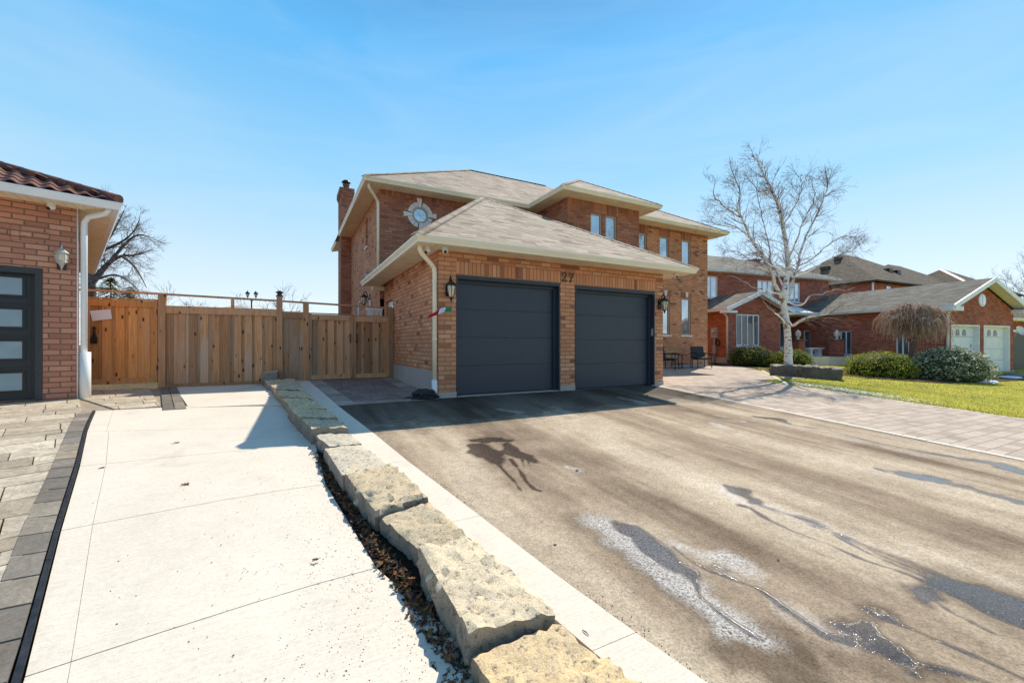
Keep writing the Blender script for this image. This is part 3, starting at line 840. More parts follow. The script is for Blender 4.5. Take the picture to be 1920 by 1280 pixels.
# --- cameras under the eaves
def dome_camera(label, loc, aim):
    t = thing('security_camera', label, 'camera', loc, 0, 'white security cameras under the eaves')
    mb = MB(); mb.lathe([(.055,-.03),(.06,-.012),(.06,0)], (0,0,0), 16); mb.build('mount', M['white_pvc'], t)
    mb = MB(); mb.lathe([(.0,-.11),(.03,-.104),(.05,-.085),(.056,-.06),(.05,-.035),(.04,-.028)], (0,0,0), 16); mb.build('housing', M['white_pvc'], t)
    mb = MB(); a = norm(aim); c0 = vadd((0,0,-.06), vmul(a, .045)); c1 = vadd((0,0,-.06), vmul(a, .062)); mb.tube([c0, c1], .028, 12); mb.build('lens', M['black'], t)
zc = GE-.117
dome_camera('white dome camera under the garage eave, at the front left corner above the lantern', W(.06,-.22,zc), (.15,-.9,-.5))
dome_camera('white dome camera beside the cream downspout elbow at the garage corner', W(-.24,-.12,zc), (-.5,-.5,-.7))
dome_camera('white dome camera under the right end of the garage eave', W(6.05,-.22,zc), (.3,-.85,-.5))
# ------------------------------------------------------------------ left neighbour: brick garage under a terracotta roof
TL = math.radians(46.5); CL, SL = math.cos(TL), math.sin(TL)
L0 = (-7.6182, 7.4163)
def WL(u, v, z=0): return (L0[0]+u*CL-v*SL, L0[1]+u*SL+v*CL, z)
ln = thing('terracotta_roof_house', 'pink brick house with a terracotta tile roof and black glazed garage door', 'house', WL(0,0,.08), TL)
zb = -.08       # the empty stands at z .08: local z = world z - .08
SOF = 3.30
mb = MB()
wall(mb, (-9,0), (0,0), -.4, SOF, [(9-2.95, 9-.43, .0, 2.2)], .14)
wall(mb, (0,0), (0,9.0), -.4, SOF); wall(mb, (0,9.0), (-9,9.0), -.4, SOF); wall(mb, (-9,9), (-9,0), -.4, SOF)
mb.build('wall', M['brick_pink'], ln)
# basket-weave band over the garage door
mb = MB()
z0 = 2.62
for i in range(-12, 1):
    u0 = -.02+i*.43-.33
    if u0+.33 > -.10: continue
    for j in range(3): mb.box((u0+.105,-.010,z0+j*.093+.006),(u0+.42,-.001,z0+j*.093+.087))
    mb.box((u0+.006,-.010,z0+.006),(u0+.095,-.001,z0+.273))
mb.build('brick_band', M['brick_pink'], ln)
mb = MB(); mb.box((-.43,-.012,-.4),(.012,.05,.09)); mb.box((-2.95,0,-.4),(-.43,.4,-.002)); mb.build('foundation', M['brick_pink'], ln)
# garage door: rows of frosted lights
mb = MB(); s0, s1 = -2.95, -.43
mb.box((s0,.12,.01),(s1,.16,2.2))
gd = mb.build('garage_door', M['black_door'], ln)
mb = MB(); mb.box((s1-.085,-.01,-.0),(s1-.003,.12,2.197)); mb.box((s0,-.01,2.10),(s1-.085,.12,2.197)); mb.box((s1-.115,.08,0),(s1-.085,.12,2.1)); mb.build('door_frame', M['charcoal'], gd)
for k in range(4):
    z = .165+k*.525
    for (a, b) in ((-1.50,-.66),(-2.72,-1.80)):
        mb = MB()
        mb.box((a-.04,.100,z-.04),(b+.04,.122,z)); mb.box((a-.04,.100,z+.285),(b+.04,.122,z+.325)); mb.box((a-.04,.100,z),(a,.122,z+.285)); mb.box((b,.100,z),(b+.04,.122,z+.285))
        f = mb.build('light_frame', M['black'], gd)
        mb = MB(); mb.box((a,.112,z),(b,.125,z+.285)); mb.build('pane', M['glass_frost'], f)
for z in (.565, 1.09, 1.615):
    mb = MB(); mb.box((s0,.113,z-.03),(s1-.115,.121,z-.018)); mb.build('panel_seam', M['black'], gd)
# eaves
EZ = 3.41; oe = .41
mb = MB(); sweep(mb, [(-9.4,-.43),(.41,-.43),(.41,9.4)], [(o, EZ+k) for o, k in GUT]); mb.build('gutter', M['white'], ln)
mb = MB()
mb.poly([(-9,0,SOF),(0,0,SOF),(.412,-.432,SOF),(-9,-.432,SOF)], [(-9,0),(0,0),(.52,-.54),(-9,-.54)])
mb.poly([(0,0,SOF),(0,9.4,SOF),(.412,9.4,SOF),(.412,-.432,SOF)], [(0,0),(9.4,0),(9.4,.52),(-.54,.52)])
mb.poly([(-.0,9.4,SOF),(.412,9.4,SOF),(.412,9.4,EZ),(0,9.4,EZ)][::-1])
mb.build('soffit', M['soffit_left'], ln)
# terracotta roof: wavy tiles on two slopes and barrel caps along the hip
p = .40
def slope_tiles(mb, org, along, upd, n, rows, clip):
    """S-shaped tiles; org at the eave, 'along' unit plan dir, 'upd' plan dir uphill"""
    w = .205; course = .36; nr = math.sqrt(1+p*p)
    for i in range(n):
        for r in range(rows):
            a0 = i*w
            if clip(a0+w/2, r*course): continue
            seg = 8
            for k in range(seg):
                x0, x1 = a0+w*k/seg, a0+w*(k+1)/seg
                def hh(x): ph = (x-a0)/w; return .026*math.sin(2*PI*ph)+.016
                q = []
                for x, rr in ((x0,r*course-.05),(x1,r*course-.05),(x1,(r+1)*course),(x0,(r+1)*course)):
                    base = (org[0]+along[0]*x+upd[0]*rr/nr, org[1]+along[1]*x+upd[1]*rr/nr, org[2]+p*rr/nr)
                    lift = hh(x)+(.022 if rr < (r+.5)*course else 0)
                    q.append((base[0], base[1], base[2]+lift))
                mb.poly(q, None, 0, None, True)
                lo = [(v[0], v[1], v[2]-.018) for v in q[:2]]
                mb.poly([lo[0], lo[1], q[1], q[0]])
mb = MB()
slope_tiles(mb, (-9.0,-.50,EZ+.02), (1,0), (0,1), 47, 14, lambda a, r: a-9.0 > .40 - r*.93)
roof_l = mb.build('roof', M['tile'], ln)
mb = MB()
slope_tiles(mb, (.48,-.4,EZ+.02), (0,1), (-1,0), 48, 14, lambda a, r: a < r*.93 or a > 9.9-r*.93)
mb.build('roof', M['tile'], ln)
mb = MB()
for i in range(18):
    h_ = .235; a = (.48-i*h_, -.50+i*h_, EZ+.055+i*h_*p); b = (.48-(i+1)*h_-.04, -.50+(i+1)*h_+.04, EZ+.055+(i+1)*h_*p+.025)
    mb.tube([a, vadd(a, vmul(vsub(b, a), .5)), b], [.092,.084,.078], 12)
mb.build('hip_cap', M['tile'], ln)
# downspout with a boot, small stone at its foot
mb = MB(); pts = [(.36,-.38,3.38),(.36,-.37,3.28),(.31,-.32,3.22),(.12,-.10,3.17),(.065,-.045,3.08),(.06,-.04,2.98),(.06,-.04,.5)]
mb.tube(pts, .045, 10); d = mb.build('downspout', M['white'], ln)
mb = MB(); mb.tube([(.075,-.05,-.12),(.075,-.05,.79)], .075, 14); mb.build('drain_boot', M['white_pvc'], d)
mb = MB(); mb.tube([(-.02,-.016,-.1),(-.02,-.016,3.3)], .012, 6); mb.build('conduit', M['white'], ln)
# lantern in silver
def carriage_lantern(label, loc, rz):
    t = thing('wall_lantern', label, 'lantern', loc, rz); t.scale = (.78, .78, .78)
    mb = MB(); mb.prism([(-.075,-.02),(.075,-.02),(.075,.16),(-.075,.16)], 'y', -.03, 0); mb.build('back_plate', M['charcoal'], t)
    mb = MB(); mb.tube([(0,-.03,.07),(0,-.09,.03),(0,-.14,.06),(0,-.14,.12)], .014, 8); mb.lathe([(.006,-.03),(.018,-.015),(.010,.0),(.022,.02),(.03,.05),(.055,.10),(.10,.13),(.105,.145)], (0,-.14,0), 12); mb.build('arm', M['silver'], t)
    cy = -.14
    mb = MB(); mb.lathe([(.078,.14),(.095,.20),(.098,.27),(.088,.335)], (0,cy,0), 6, smooth=False); mb.build('glass', M['lamp_glass'], t)
    mb = MB()
    for k in range(6):
        a = 2*PI*k/6
        mb.tube([(.082*math.cos(a), cy+.082*math.sin(a), .14),(.100*math.cos(a), cy+.100*math.sin(a), .20),(.103*math.cos(a), cy+.103*math.sin(a), .27),(.092*math.cos(a), cy+.092*math.sin(a), .335)], .007, 5)
    mb.build('cage', M['silver'], t)
    mb = MB(); mb.lathe([(.125,.33),(.12,.345),(.085,.385),(.045,.425),(.018,.44),(.022,.46),(.008,.48),(.014,.495),(.004,.53)], (0,cy,0), 6, smooth=False); mb.build('cap', M['silver'], t)
carriage_lantern('silver six sided carriage lantern on the pink brick wall by the black glazed garage door', WL(-.21,0,2.30), TL)
dome_camera('white dome camera under the eave of the terracotta roofed house', WL(-.33,-.10,SOF+.079), (-.1,-.8,-.6))
# paper notice etc. come with the gate

# ------------------------------------------------------------------ wooden fence and gates  (line v = 3.8 of the house frame)
FV = 3.8
def zf(u):  return .135+.009*max(0, -u-2) if u < -2 else .135
def boards(mb, u0, u1, zb0, zt, v, bw=.135, greyness=.6, under=True, mi=0):
    """board-on-board infill: back boards with front boards covering the gaps"""
    n = max(2, round((u1-u0)/(bw*.78))); st = (u1-u0)/n
    for i in range(n):
        a, b = u0+i*st, u0+(i+1)*st
        front = i % 2 == 0
        col = (R.random()*greyness if not front else R.random()*greyness*.9, R.random(), R.random())
        e = .02 if front else -.012
        vv = v-.022 if front else v
        zz = zt(0)-.0 if callable(zt) else zt
        x0, x1 = (u0 if i == 0 else max(u0, a-e)), (u1 if i == n-1 else min(u1, b+e))
        i0 = len(mb.v)
        mb.box((x0,vv,zb0+R.uniform(0,.006)),(x1,vv+.019,zz), mi, col)
        # uv along the board
        for k in range(6):
            pass
def woodbox(mb, a, b, g=.5, mi=0):
    col = (R.random()*g, R.random(), R.random())
    mb.box(a, b, mi, col)
fence = thing('wooden_fence', 'weathered cedar board fence with thin top rail between the two brick houses', 'fence', W(-3,FV,.13), TH)
def fb(fn, name, mat='wood', parent=None, **kw):
    mb = MB(); fn(mb)
    mb.v = [(p[0]+3, p[1]-FV, p[2]-.13) for p in mb.v]
    return mb.build(name, M[mat], parent or fence)
PS = [(-4.84, 2.06), (-2.66, 2.14), (-2.10, 2.0), (-.075, 1.97)]
for i, (u, zt) in enumerate(PS):
    po = fb(lambda mb: woodbox(mb, (u-.062,FV-.075,-.2), (u+.062,FV+.055,zt), .5), 'post')
    if i == 1:
        mb = MB()
        for c, s in (((u,FV-.01,zt),1),): mb.box((u-.075,FV-.085,zt),(u+.075,FV+.065,zt+.02)); mb.box((u-.05,FV-.06,zt+.02),(u+.05,FV+.04,zt+.085)); mb.box((u-.08,FV-.09,zt+.085),(u+.08,FV+.07,zt+.10)); mb.lathe([(.08,.10),(.03,.13),(.0,.14)], (u,FV-.01,zt), 4, smooth=False)
        mb.v = [(q[0]+3, q[1]-FV, q[2]-.13) for q in mb.v]
        mb.build('post_cap', M['black'], po)
fb(lambda mb: woodbox(mb, (-3.62,FV-.05,1.72), (-3.56,FV+.03,2.02), .5), 'post')
# thin rail along the top, in three lengths
def rail(mb):
    for (u0, z0), (u1, z1) in (((-6.35,2.09),(-4.80,2.075)),((-4.79,2.072),(-2.725,2.035)),((-2.595,2.03),(-.02,1.965))):
        mb.beam((u0,FV-.01,z0), (u1,FV-.01,z1), .11, .036, (0,0,1), 0, (R.random()*.4, R.random(), R.random()))
fb(rail, 'top_rail')
def panel(u0, u1, zt):
    def f(mb): boards(mb, u0, u1, .16, zt-.01, FV, greyness=1.0)
    fb(f, 'board_panel')
    def g(mb):
        woodbox(mb, (u0,FV-.06,zt-.13), (u1,FV-.024,zt), .6); woodbox(mb, (u0,FV-.058,zt), (u1,FV+.045,zt+.03), .6)
    fb(g, 'rail')
    fb(lambda mb: woodbox(mb, (u0,FV-.055,.06), (u1,FV+.03,.16), .6), 'rail')
panel(-4.777, -2.723, 1.80); panel(-2.597, -2.163, 1.76)
def gate(label, u0, u1, zb_, zt, handle, mat='wood', g=.8):
    t = thing('wooden_gate', label, 'gate', W((u0+u1)/2, FV, zb_), TH)
    uc = (u0+u1)/2
    def B(fn, name, m=mat, parent=None):
        mb = MB(); fn(mb); mb.v = [(q[0]-uc, q[1]-FV, q[2]-zb_) for q in mb.v]
        return mb.build(name, M[m], parent or t)
    def f(mb): boards(mb, u0+.05, u1-.05, zb_+.1, zt-.03, FV, greyness=g)
    B(f, 'board_panel')
    def fr(mb):
        woodbox(mb, (u0,FV-.058,zb_), (u0+.06,FV+.02,zt), g); woodbox(mb, (u1-.06,FV-.058,zb_), (u1,FV+.02,zt), g)
        woodbox(mb, (u0+.06,FV-.056,zt-.15), (u1-.06,FV-.023,zt-.012), g); woodbox(mb, (u0+.06,FV-.056,zb_), (u1-.06,FV-.023,zb_+.11), g)
        woodbox(mb, (u0-.005,FV-.06,zt), (u1+.005,FV+.03,zt+.022), g)
    B(fr, 'gate_frame')
    return t, B
t, B = gate('honey coloured cedar gate with a black latch beside the pink brick house', -6.02, -4.915, .20, 1.93, 'l', 'wood_gate', .45)
def latch(mb):
    u = -5.90
    mb.prism([(u-.045,1.02),(u+.045,1.02),(u+.05,1.12),(u+.02,1.2),(u+.012,1.30),(u+.03,1.325),(u,1.37),(u-.03,1.325),(u-.012,1.30),(u-.02,1.2),(u-.05,1.12)], 'y', FV-.075, FV-.042)
    mb.tube([(u,FV-.07,1.10),(u,FV-.12,1.09),(u,FV-.12,1.06)], .012, 8)
B(latch, 'latch', 'black')
def hinge(mb): mb.box((-4.925,FV-.07,1.62),(-4.90,FV-.056,1.74)); mb.box((-4.925,FV-.07,.45),(-4.90,FV-.056,.57))
B(hinge, 'hinge', 'black')
def pull(u):
    def f(mb): mb.tube([(u,FV-.06,1.06),(u,FV-.085,1.08),(u,FV-.10,1.16),(u,FV-.085,1.24),(u,FV-.06,1.26)], [.018,.012,.013,.012,.018], 8)
    return f
t, B = gate('left leaf of the cedar double gate, pull handle on its right edge', -2.036, -1.03, .15, 1.755, 'r'); B(pull(-1.10), 'pull_handle', 'black')
t, B = gate('right leaf of the cedar double gate, next to the garage side wall', -1.015, -.139, .15, 1.735, 'l'); B(pull(-.945), 'pull_handle', 'black')
mb = MB(); q = [(-5.924,1.47),(-5.63,1.524),(-5.648,1.717),(-5.966,1.674)]
q = [(u, FV-.062+.012*math.sin(3*i), z) for i, (u, z) in enumerate(q)]
mb.poly(q); mb.poly([(a, b+.002, c) for a, b, c in q][::-1])
mb.v = [W(*p) for p in mb.v]
tag(mb.build('paper_notice', M['paper'], None, W(-5.6,FV-.06,1.66)), 'blank white sheet of paper tacked aslant on the honey coloured gate', 'paper')
# white plastic chair folded behind the gate
def wp(pts): return [W(*p) for p in pts]
mb = MB()
cu, cv = -.42, 4.35
for i in range(4):
    a = cu-.20+i*.11
    mb.poly(wp([(a,cv,.5),(a+.075,cv,.5),(a+.075+.05,cv+.12,1.98),(a+.05,cv+.12,1.98)])); mb.poly(wp([(a,cv+.02,.5),(a+.075,cv+.02,.5),(a+.075+.05,cv+.14,1.98),(a+.05,cv+.14,1.98)])[::-1])
mb.beam(W(cu-.18,cv+.13,1.99), W(cu+.26,cv+.13,1.99), .05, .09); mb.beam(W(cu-.20,cv+.1,1.70), W(cu+.24,cv+.1,1.70), .05, .05); mb.beam(W(cu-.2,cv,.5), W(cu+.22,cv,.5), .4, .05)
for a in (cu-.2, cu+.2): mb.beam(W(a,cv+.17,.5), W(a,cv+.17,.13), .04, .04)
tag(mb.build('plastic_chair', M['white_pvc'], None, W(cu,cv,.14)), 'white slatted plastic chair back showing over the double gate', 'chair')
# ------------------------------------------------------------------ ground sheets
def grid_sheet(name, us, vs, dz, mat, keep=None, col=None, uvs=1.0):
    mb = MB(); idx = {}
    for i, u in enumerate(us):
        for j, v in enumerate(vs):
            idx[i,j] = mb.vert(W(u, v, gz(u, v)+dz))
    for i in range(len(us)-1):
        for j in range(len(vs)-1):
            if keep and not keep((us[i]+us[i+1])/2, (vs[j]+vs[j+1])/2): continue
            mb.face((idx[i,j], idx[i+1,j], idx[i+1,j+1], idx[i,j+1]), [(us[i],vs[j]),(us[i+1],vs[j]),(us[i+1],vs[j+1]),(us[i],vs[j+1])])
    return tag(mb.build(name, mat, None, (0,0,0)), kind='structure')
def lin(a, b, n): return [a+(b-a)*i/n for i in range(n+1)]
grid_sheet('ground', [-900,-300,-100,-40,-20,-10,-6,-3,0,3,6,9,12,15,18,21,24,27,30,33,36,60,120,300,900], [-900,-300,-80,-30,-14,-12,-8,-4,0,3,6,10,15,30,60,150,400,900], -.16, M['ground'])

def ribbon(name, left, right, dz, mat, dzr=None, drop=0.0, ncross=1, cols=None, uv=True):
    """strip between two plan polylines (u,v) of the same length, draped on the ground"""
    mb = MB()
    n = len(left); S = 0
    for i in range(n-1):
        S1 = S+math.dist(left[i], left[i+1])
        for k in range(ncross):
            def P(i, k):
                t = k/ncross; u = left[i][0]*(1-t)+right[i][0]*t; v = left[i][1]*(1-t)+right[i][1]*t
                d = dz if dzr is None else dz*(1-t)+dzr*t
                return W(u, v, gz(u, v)+d)
            q = [P(i,k), P(i,k+1), P(i+1,k+1), P(i+1,k)]
            w = math.dist(left[i], right[i])
            mb.poly(q, [(w*k/ncross,S),(w*(k+1)/ncross,S),(w*(k+1)/ncross,S1),(w*k/ncross,S1)], 0, cols(i, k) if cols else None)
            if drop:
                if k == 0: a, b = P(i,0), P(i+1,0); mb.poly([a, b, (b[0],b[1],b[2]-drop), (a[0],a[1],a[2]-drop)])
                if k == ncross-1: a, b = P(i,ncross), P(i+1,ncross); mb.poly([b, a, (a[0],a[1],a[2]-drop), (b[0],b[1],b[2]-drop)])
        S = S1
    if drop:
        for i, sg in ((0, 1), (n-1, -1)):
            a = W(*left[i], gz(*left[i])+dz); b = W(*right[i], gz(*right[i])+(dz if dzr is None else dzr))
            q = [a, (a[0],a[1],a[2]-drop), (b[0],b[1],b[2]-drop), b]
            mb.poly(q if sg > 0 else q[::-1])
    return mb
def interp(poly, vs):
    out = []
    for v in vs:
        for (u0,v0),(u1,v1) in zip(poly, poly[1:]):
            if min(v0,v1) <= v <= max(v0,v1): t = (v-v0)/(v1-v0); out.append((u0+(u1-u0)*t, v)); break
        else:
            out.append((poly[-1][0]+(poly[-1][0]-poly[-2][0])/(poly[-1][1]-poly[-2][1])*(v-poly[-1][1]), v) if abs(v-poly[-1][1]) < abs(v-poly[0][1]) else (poly[0][0], v))
    return out
# kerb right edge (house frame), from the fence towards the street
def gk(px, py): p = onground(px, py); return L(p[0], p[1])
KR = [(-2.04,3.72)]+[gk(*q) for q in ((636,762.5),(705,815.6),(760,861),(898,965.5),(977,1030),(1083,1105),(1187.5,1183),(1312,1279))]
KL = [(-2.36,3.72)]+[gk(*q) for q in ((582,752),(603,767),(664,822),(720.6,874),(840.5,982),(901,1038),(988,1120),(1038.7,1162),(1116,1225),(1169.5,1279))]
KR += [(-.60,-7.6),(.3,-10.2),(1.7,-14.2)]; KL += [(-.88,-7.7),(.0,-10.3),(1.4,-14.3)]
vs = [3.72,2.2,.9,0,-.18,-1.2,-2.05,-3.17,-3.9,-4.6,-5.4,-6.035,-6.8,-7.3,-8.6,-10,-14]
kr = interp(KR, vs); kl = interp(KL, vs)
mb = MB()
cuts = [0,4,6,7,9,11,13,15,16]
kerb_mb = MB()
for a, b in zip(cuts, cuts[1:]):
    l = kl[a:b+1]; r = kr[a:b+1]
    # shave 4 mm off each end for the joints
    l = list(l); r = list(r)
    l[0] = (l[0][0], l[0][1]-.004); r[0] = (r[0][0], r[0][1]-.004)
    part = ribbon('kerb', l, r, .004, None, drop=.28)
    o = len(kerb_mb.v); kerb_mb.v += part.v; kerb_mb.f += [tuple(i+o for i in f) for f in part.f]; kerb_mb.uv += part.uv; kerb_mb.mi += part.mi; kerb_mb.col += part.col; kerb_mb.sm += part.sm
tag(kerb_mb.build('kerb', M['kerb'], None, recalc=True), kind='structure')

# --- asphalt driveway with its stains (wet, salt, dry-dust masks on a fine sheet)
U0, U1, V0, V1 = -1.75, 5.44, -8.2, 0.0
def kedge(v): return interp(KR, [v])[0][0]
du = .02
nu = int((U1-U0)/du); nv = int((V1-V0)/du)
uu = np.linspace(U0, U1, nu+1); vv = np.linspace(V0, V1, nv+1)
ke = np.array([kedge(v)+.002 for v in vv])
UU = ke[None,:] + (uu[:,None]-U0)/(U1-U0)*(U1-ke[None,:]); VV = np.repeat(vv[None,:], nu+1, 0)
def px2(x, y, s=2.1337, ox=1060, oy=680):
    p = onground(ox+x/s, oy+y/s); return L(p[0], p[1])
def dist_poly(pts, widths=None):
    """distance of every sheet vertex to a polyline minus a varying half-width"""
    D = np.full(UU.shape, 9.0)
    for i in range(len(pts)-1):
        (a0,a1),(b0,b1) = pts[i], pts[i+1]
        dx, dy = b0-a0, b1-a1; l2 = dx*dx+dy*dy+1e-9
        t = np.clip(((UU-a0)*dx+(VV-a1)*dy)/l2, 0, 1)
        d = np.hypot(UU-(a0+t*dx), VV-(a1+t*dy))
        if widths is not None: d = d-(widths[i]*(1-t)+widths[i+1]*t)
        D = np.minimum(D, d)
    return D
# multi-octave value noise on the sheet
def vnoise(scale, seed, su=1.0, sv=1.0):
    rs = np.random.RandomState(seed); g = rs.rand(256, 256)
    x = UU*scale*su+100; y = VV*scale*sv+100
    xi = np.floor(x).astype(int); yi = np.floor(y).astype(int); fx = x-xi; fy = y-yi
    fx = fx*fx*(3-2*fx); fy = fy*fy*(3-2*fy)
    g4 = lambda a, b: g[a % 256, b % 256]
    return (g4(xi,yi)*(1-fx)+g4(xi+1,yi)*fx)*(1-fy)+(g4(xi,yi+1)*(1-fx)+g4(xi+1,yi+1)*fx)*fy
def fbm(scale, seed, o=4, su=1.0, sv=1.0):
    r = 0; a = .5
    for k in range(o): r = r+a*vnoise(scale*2**k, seed+k, su, sv); a *= .5
    return r/(1-.5**o)
N1 = fbm(3.0, 3, 5); N2 = fbm(9.0, 21, 5)
jit = (N1-.5)*.20+(N2-.5)*.16
def soft(D, w): return np.clip(.5-D/w, 0, 1)
wet = np.zeros(UU.shape); salt = np.zeros(UU.shape); damp = np.zeros(UU.shape)
def add_wet(px, w, fall=.05, j=1.0, amt=1.0, **kw):
    global wet
    wet = np.maximum(wet, amt*soft(dist_poly([px2(*p, **kw) for p in px], w)+jit*j, fall))
def add_salt(px, w, fall=.12, j=1.0, amt=1.0, **kw):
    global salt
    salt = np.maximum(salt, amt*soft(dist_poly([px2(*p, **kw) for p in px], w)+jit*j, fall))
def add_damp(px, w, fall=.12, j=1.0, amt=1.0, **kw):
    global damp
    damp = np.maximum(damp, amt*soft(dist_poly([px2(*p, **kw) for p in px], w)+jit*j, fall))
# nearest long stain
add_damp([(70,635),(180,665),(300,760),(400,870),(540,990),(680,1075),(800,1120)], [.10,.13,.16,.15,.12,.10,.06])
add_salt([(120,635),(230,675),(330,760),(410,850),(530,950),(660,1040),(790,1105)], [.08,.13,.15,.14,.10,.09,.05])
add_wet([(200,640),(270,670),(350,730),(420,790),(500,850)], [.03,.07,.08,.07,.03], .06, .8)
add_wet([(500,850),(525,890),(535,930),(600,985),(680,1045),(780,1105)], [.012,.010,.010,.014,.02,.012], .03, .22)
add_damp([(700,1140),(800,1160),(900,1230),(960,1290)], [.12,.20,.20,.16], .10, 1.2, 1.2)
# second runnel
add_salt([(460,730),(560,765),(650,790),(720,850)], [.03,.06,.10,.08])
add_wet([(430,735),(500,790),(580,830),(640,850)], [.006,.007,.01,.012], .03, .2)
add_wet([(600,810),(690,840),(750,870)], [.02,.05,.04], .06, .7, .8)
add_wet([(640,850),(770,900),(860,965),(950,1030),(1040,1090),(1130,1110)], [.02,.022,.02,.02,.022,.03], .04, .3)
add_salt([(860,960),(1000,1050),(1100,1100)], [.03,.03,.03], .1, .6, .7)
add_wet([(1110,1060),(1180,1060),(1250,1000),(1330,1040)], [.04,.07,.04,.01], .12, 1.6, .85)
add_wet([(1180,1100),(1280,1150),(1390,1205)], [.03,.018,.012], .06, .9, .85)
add_wet([(1240,1010),(1400,1070),(1560,1140),(1700,1200),(1835,1265)], [.02,.014,.014,.018,.02], .035, .3)
# middle runnel
add_salt([(600,490),(650,515),(720,560)], [.03,.10,.03], .1, .7, .9)
add_wet([(640,490),(700,515),(760,555)], [.03,.12,.06], .08, .8)
add_wet([(700,570),(740,580),(800,620),(900,670),(1050,725),(1200,790),(1350,840),(1500,900),(1640,970),(1835,1060)], [.03,.03,.016,.012,.012,.012,.014,.02,.03,.04], .035, .3)
add_salt([(780,565),(900,605),(1050,660),(1150,710)], [.05,.07,.05,.03], .1, .8, .8)
add_wet([(780,570),(870,600),(1000,640),(1100,690),(1250,750),(1400,810),(1550,880),(1700,930),(1835,1000)], [.02,.04,.035,.03,.03,.035,.07,.13,.17], .10, .8, .9)
add_wet([(1250,765),(1400,825),(1560,905),(1700,985),(1835,1050)], [.012,.02,.04,.06,.08], .06, .5)
add_wet([(1330,800),(1480,880),(1620,940),(1835,1030)], [.008,.016,.02,.03], .04, .4)
add_damp([(1400,820),(1600,900),(1835,1010)], [.08,.25,.35], .2, 1.0, 1.0)
add_wet([(1080,690),(1230,770),(1400,840),(1550,900)], [.01,.014,.016,.03], .035, .3)
add_wet([(1360,900),(1420,930),(1470,985)], [.06,.10,.05], .08, 1.0, .9)
add_wet([(1470,950),(1560,1010),(1620,1040),(1710,1085)], [.03,.016,.03,.014], .04, .4)
add_damp([(1100,1190),(1300,1240),(1500,1275)], [.06,.10,.08], .15, 1.3, .8)
add_wet([(1380,1200),(1560,1235),(1700,1285)], [.006,.014,.02], .04, .4, .9)
add_wet([(1000,655),(1180,730),(1340,800),(1500,870),(1660,945),(1835,1035)], [.006,.008,.012,.016,.02,.03], .035, .3, .9)
# far puddles
add_salt([(1255,430),(1400,455),(1560,480)], [.04,.10,.06], .14, .8, .6)
add_wet([(1270,430),(1400,450),(1520,470),(1650,505),(1835,560)], [.04,.12,.12,.07,.08], .12, 1.2, .95)
add_wet([(1480,365),(1600,385),(1720,405),(1835,440)], [.03,.09,.14,.14], .12, 1.2, .95)
add_wet([(760,215),(850,225),(900,245)], [.03,.12,.03], .08, .8)
add_wet([(880,240),(1050,270),(1250,320),(1500,370)], [.015,.025,.03,.04], .05, .3)
add_salt([(860,245),(1000,275),(1200,320),(1450,375)], [.05,.03,.02,.02], .1, .8, .8)
add_salt([(590,240),(640,260)], [.05,.03], .12, 1.2, .9); add_salt([(660,235),(720,235)], [.02,.02], .1, 1., .7); add_salt([(680,285),(700,285)], [.02,.02], .1, 1., .8); add_salt([(610,210),(640,213)], [.02,.01], .1, 1., .8)
add_salt([(5,415),(40,425)], [.025,.025], .08, .7, .9); add_wet([(42,428),(48,428)], [.012,.012], .03, .2)
k5 = dict(s=3.5556, ox=780, oy=460)
add_salt([(570,1095),(640,1105),(690,1115)], [.05,.07,.03], .14, 1.2, .7, **k5); add_salt([(1380,1020),(1460,1035),(1540,1060)], [.05,.07,.03], .14, 1.2, .6, **k5)
add_salt([(930,1135),(1010,1130),(1090,1130)], [.015,.02,.012], .08, 1., .8, **k5)
# oil-dark splash left of centre
k10 = dict(s=3.2, ox=460, oy=660)
add_damp([(1370,540),(1430,580),(1500,650)], [.10,.12,.1], .2, .8, .5, **k10)
add_wet([(1375,530),(1440,525),(1520,525),(1580,530)], [.08,.16,.12,.09], .08, .9, 1, **k10)
add_wet([(1400,560),(1450,610),(1510,665)], [.14,.20,.06], .10, .9, 1, **k10)
add_wet([(1570,540),(1580,590),(1620,610),(1690,625),(1735,655)], [.06,.10,.10,.07,.03], .08, .7, 1, **k10)
add_wet([(1510,665),(1560,720),(1610,770),(1655,830)], [.035,.016,.022,.016], .035, .25, 1, **k10)
add_wet([(1590,640),(1640,700),(1690,780),(1730,820),(1770,832)], [.02,.016,.026,.03,.012], .035, .25, 1, **k10)
add_wet([(1660,640),(1672,690)], [.012,.005], .03, .2, 1, **k10); add_wet([(1690,640),(1708,685)], [.010,.005], .03, .2, 1, **k10)
# dry dust bands along the slope (wheel tracks darker)
band = fbm(1.1, 50, 4, 2.6, .35)*.42+fbm(3.4, 140, 4, 2.2, .22)*.33+fbm(2.2, 70, 4)*.25
for uc, w, s in ((.35,.55,-.20),(2.2,.45,-.16),(3.5,.5,-.14),(4.9,.35,-.12),(1.3,.4,.10),(2.85,.35,.12),(4.2,.3,.12)):
    c = uc+(-VV)*.16*(uc-1.5)/3
    band = band+s*np.exp(-((UU-c+.25*(N1-.5))/w)**2)
mb = MB()
me = bpy.data.meshes.new('driveway')
Z = np.vectorize(gz)(UU, VV)
X = P0[0]+UU*CU-VV*SU; Y = P0[1]+UU*SU+VV*CU
Z = Z + (fbm(1.2, 90, 3)-.5)*.012
ver = np.stack([X,Y,Z],-1).reshape(-1,3)
ii, jj = np.meshgrid(np.arange(nu), np.arange(nv), indexing='ij')
idx = lambda i, j: i*(nv+1)+j
fc = np.stack([idx(ii,jj), idx(ii+1,jj), idx(ii+1,jj+1), idx(ii,jj+1)], -1).reshape(-1,4)
me.vertices.add(len(ver)); me.vertices.foreach_set('co', ver.astype(np.float32).ravel())
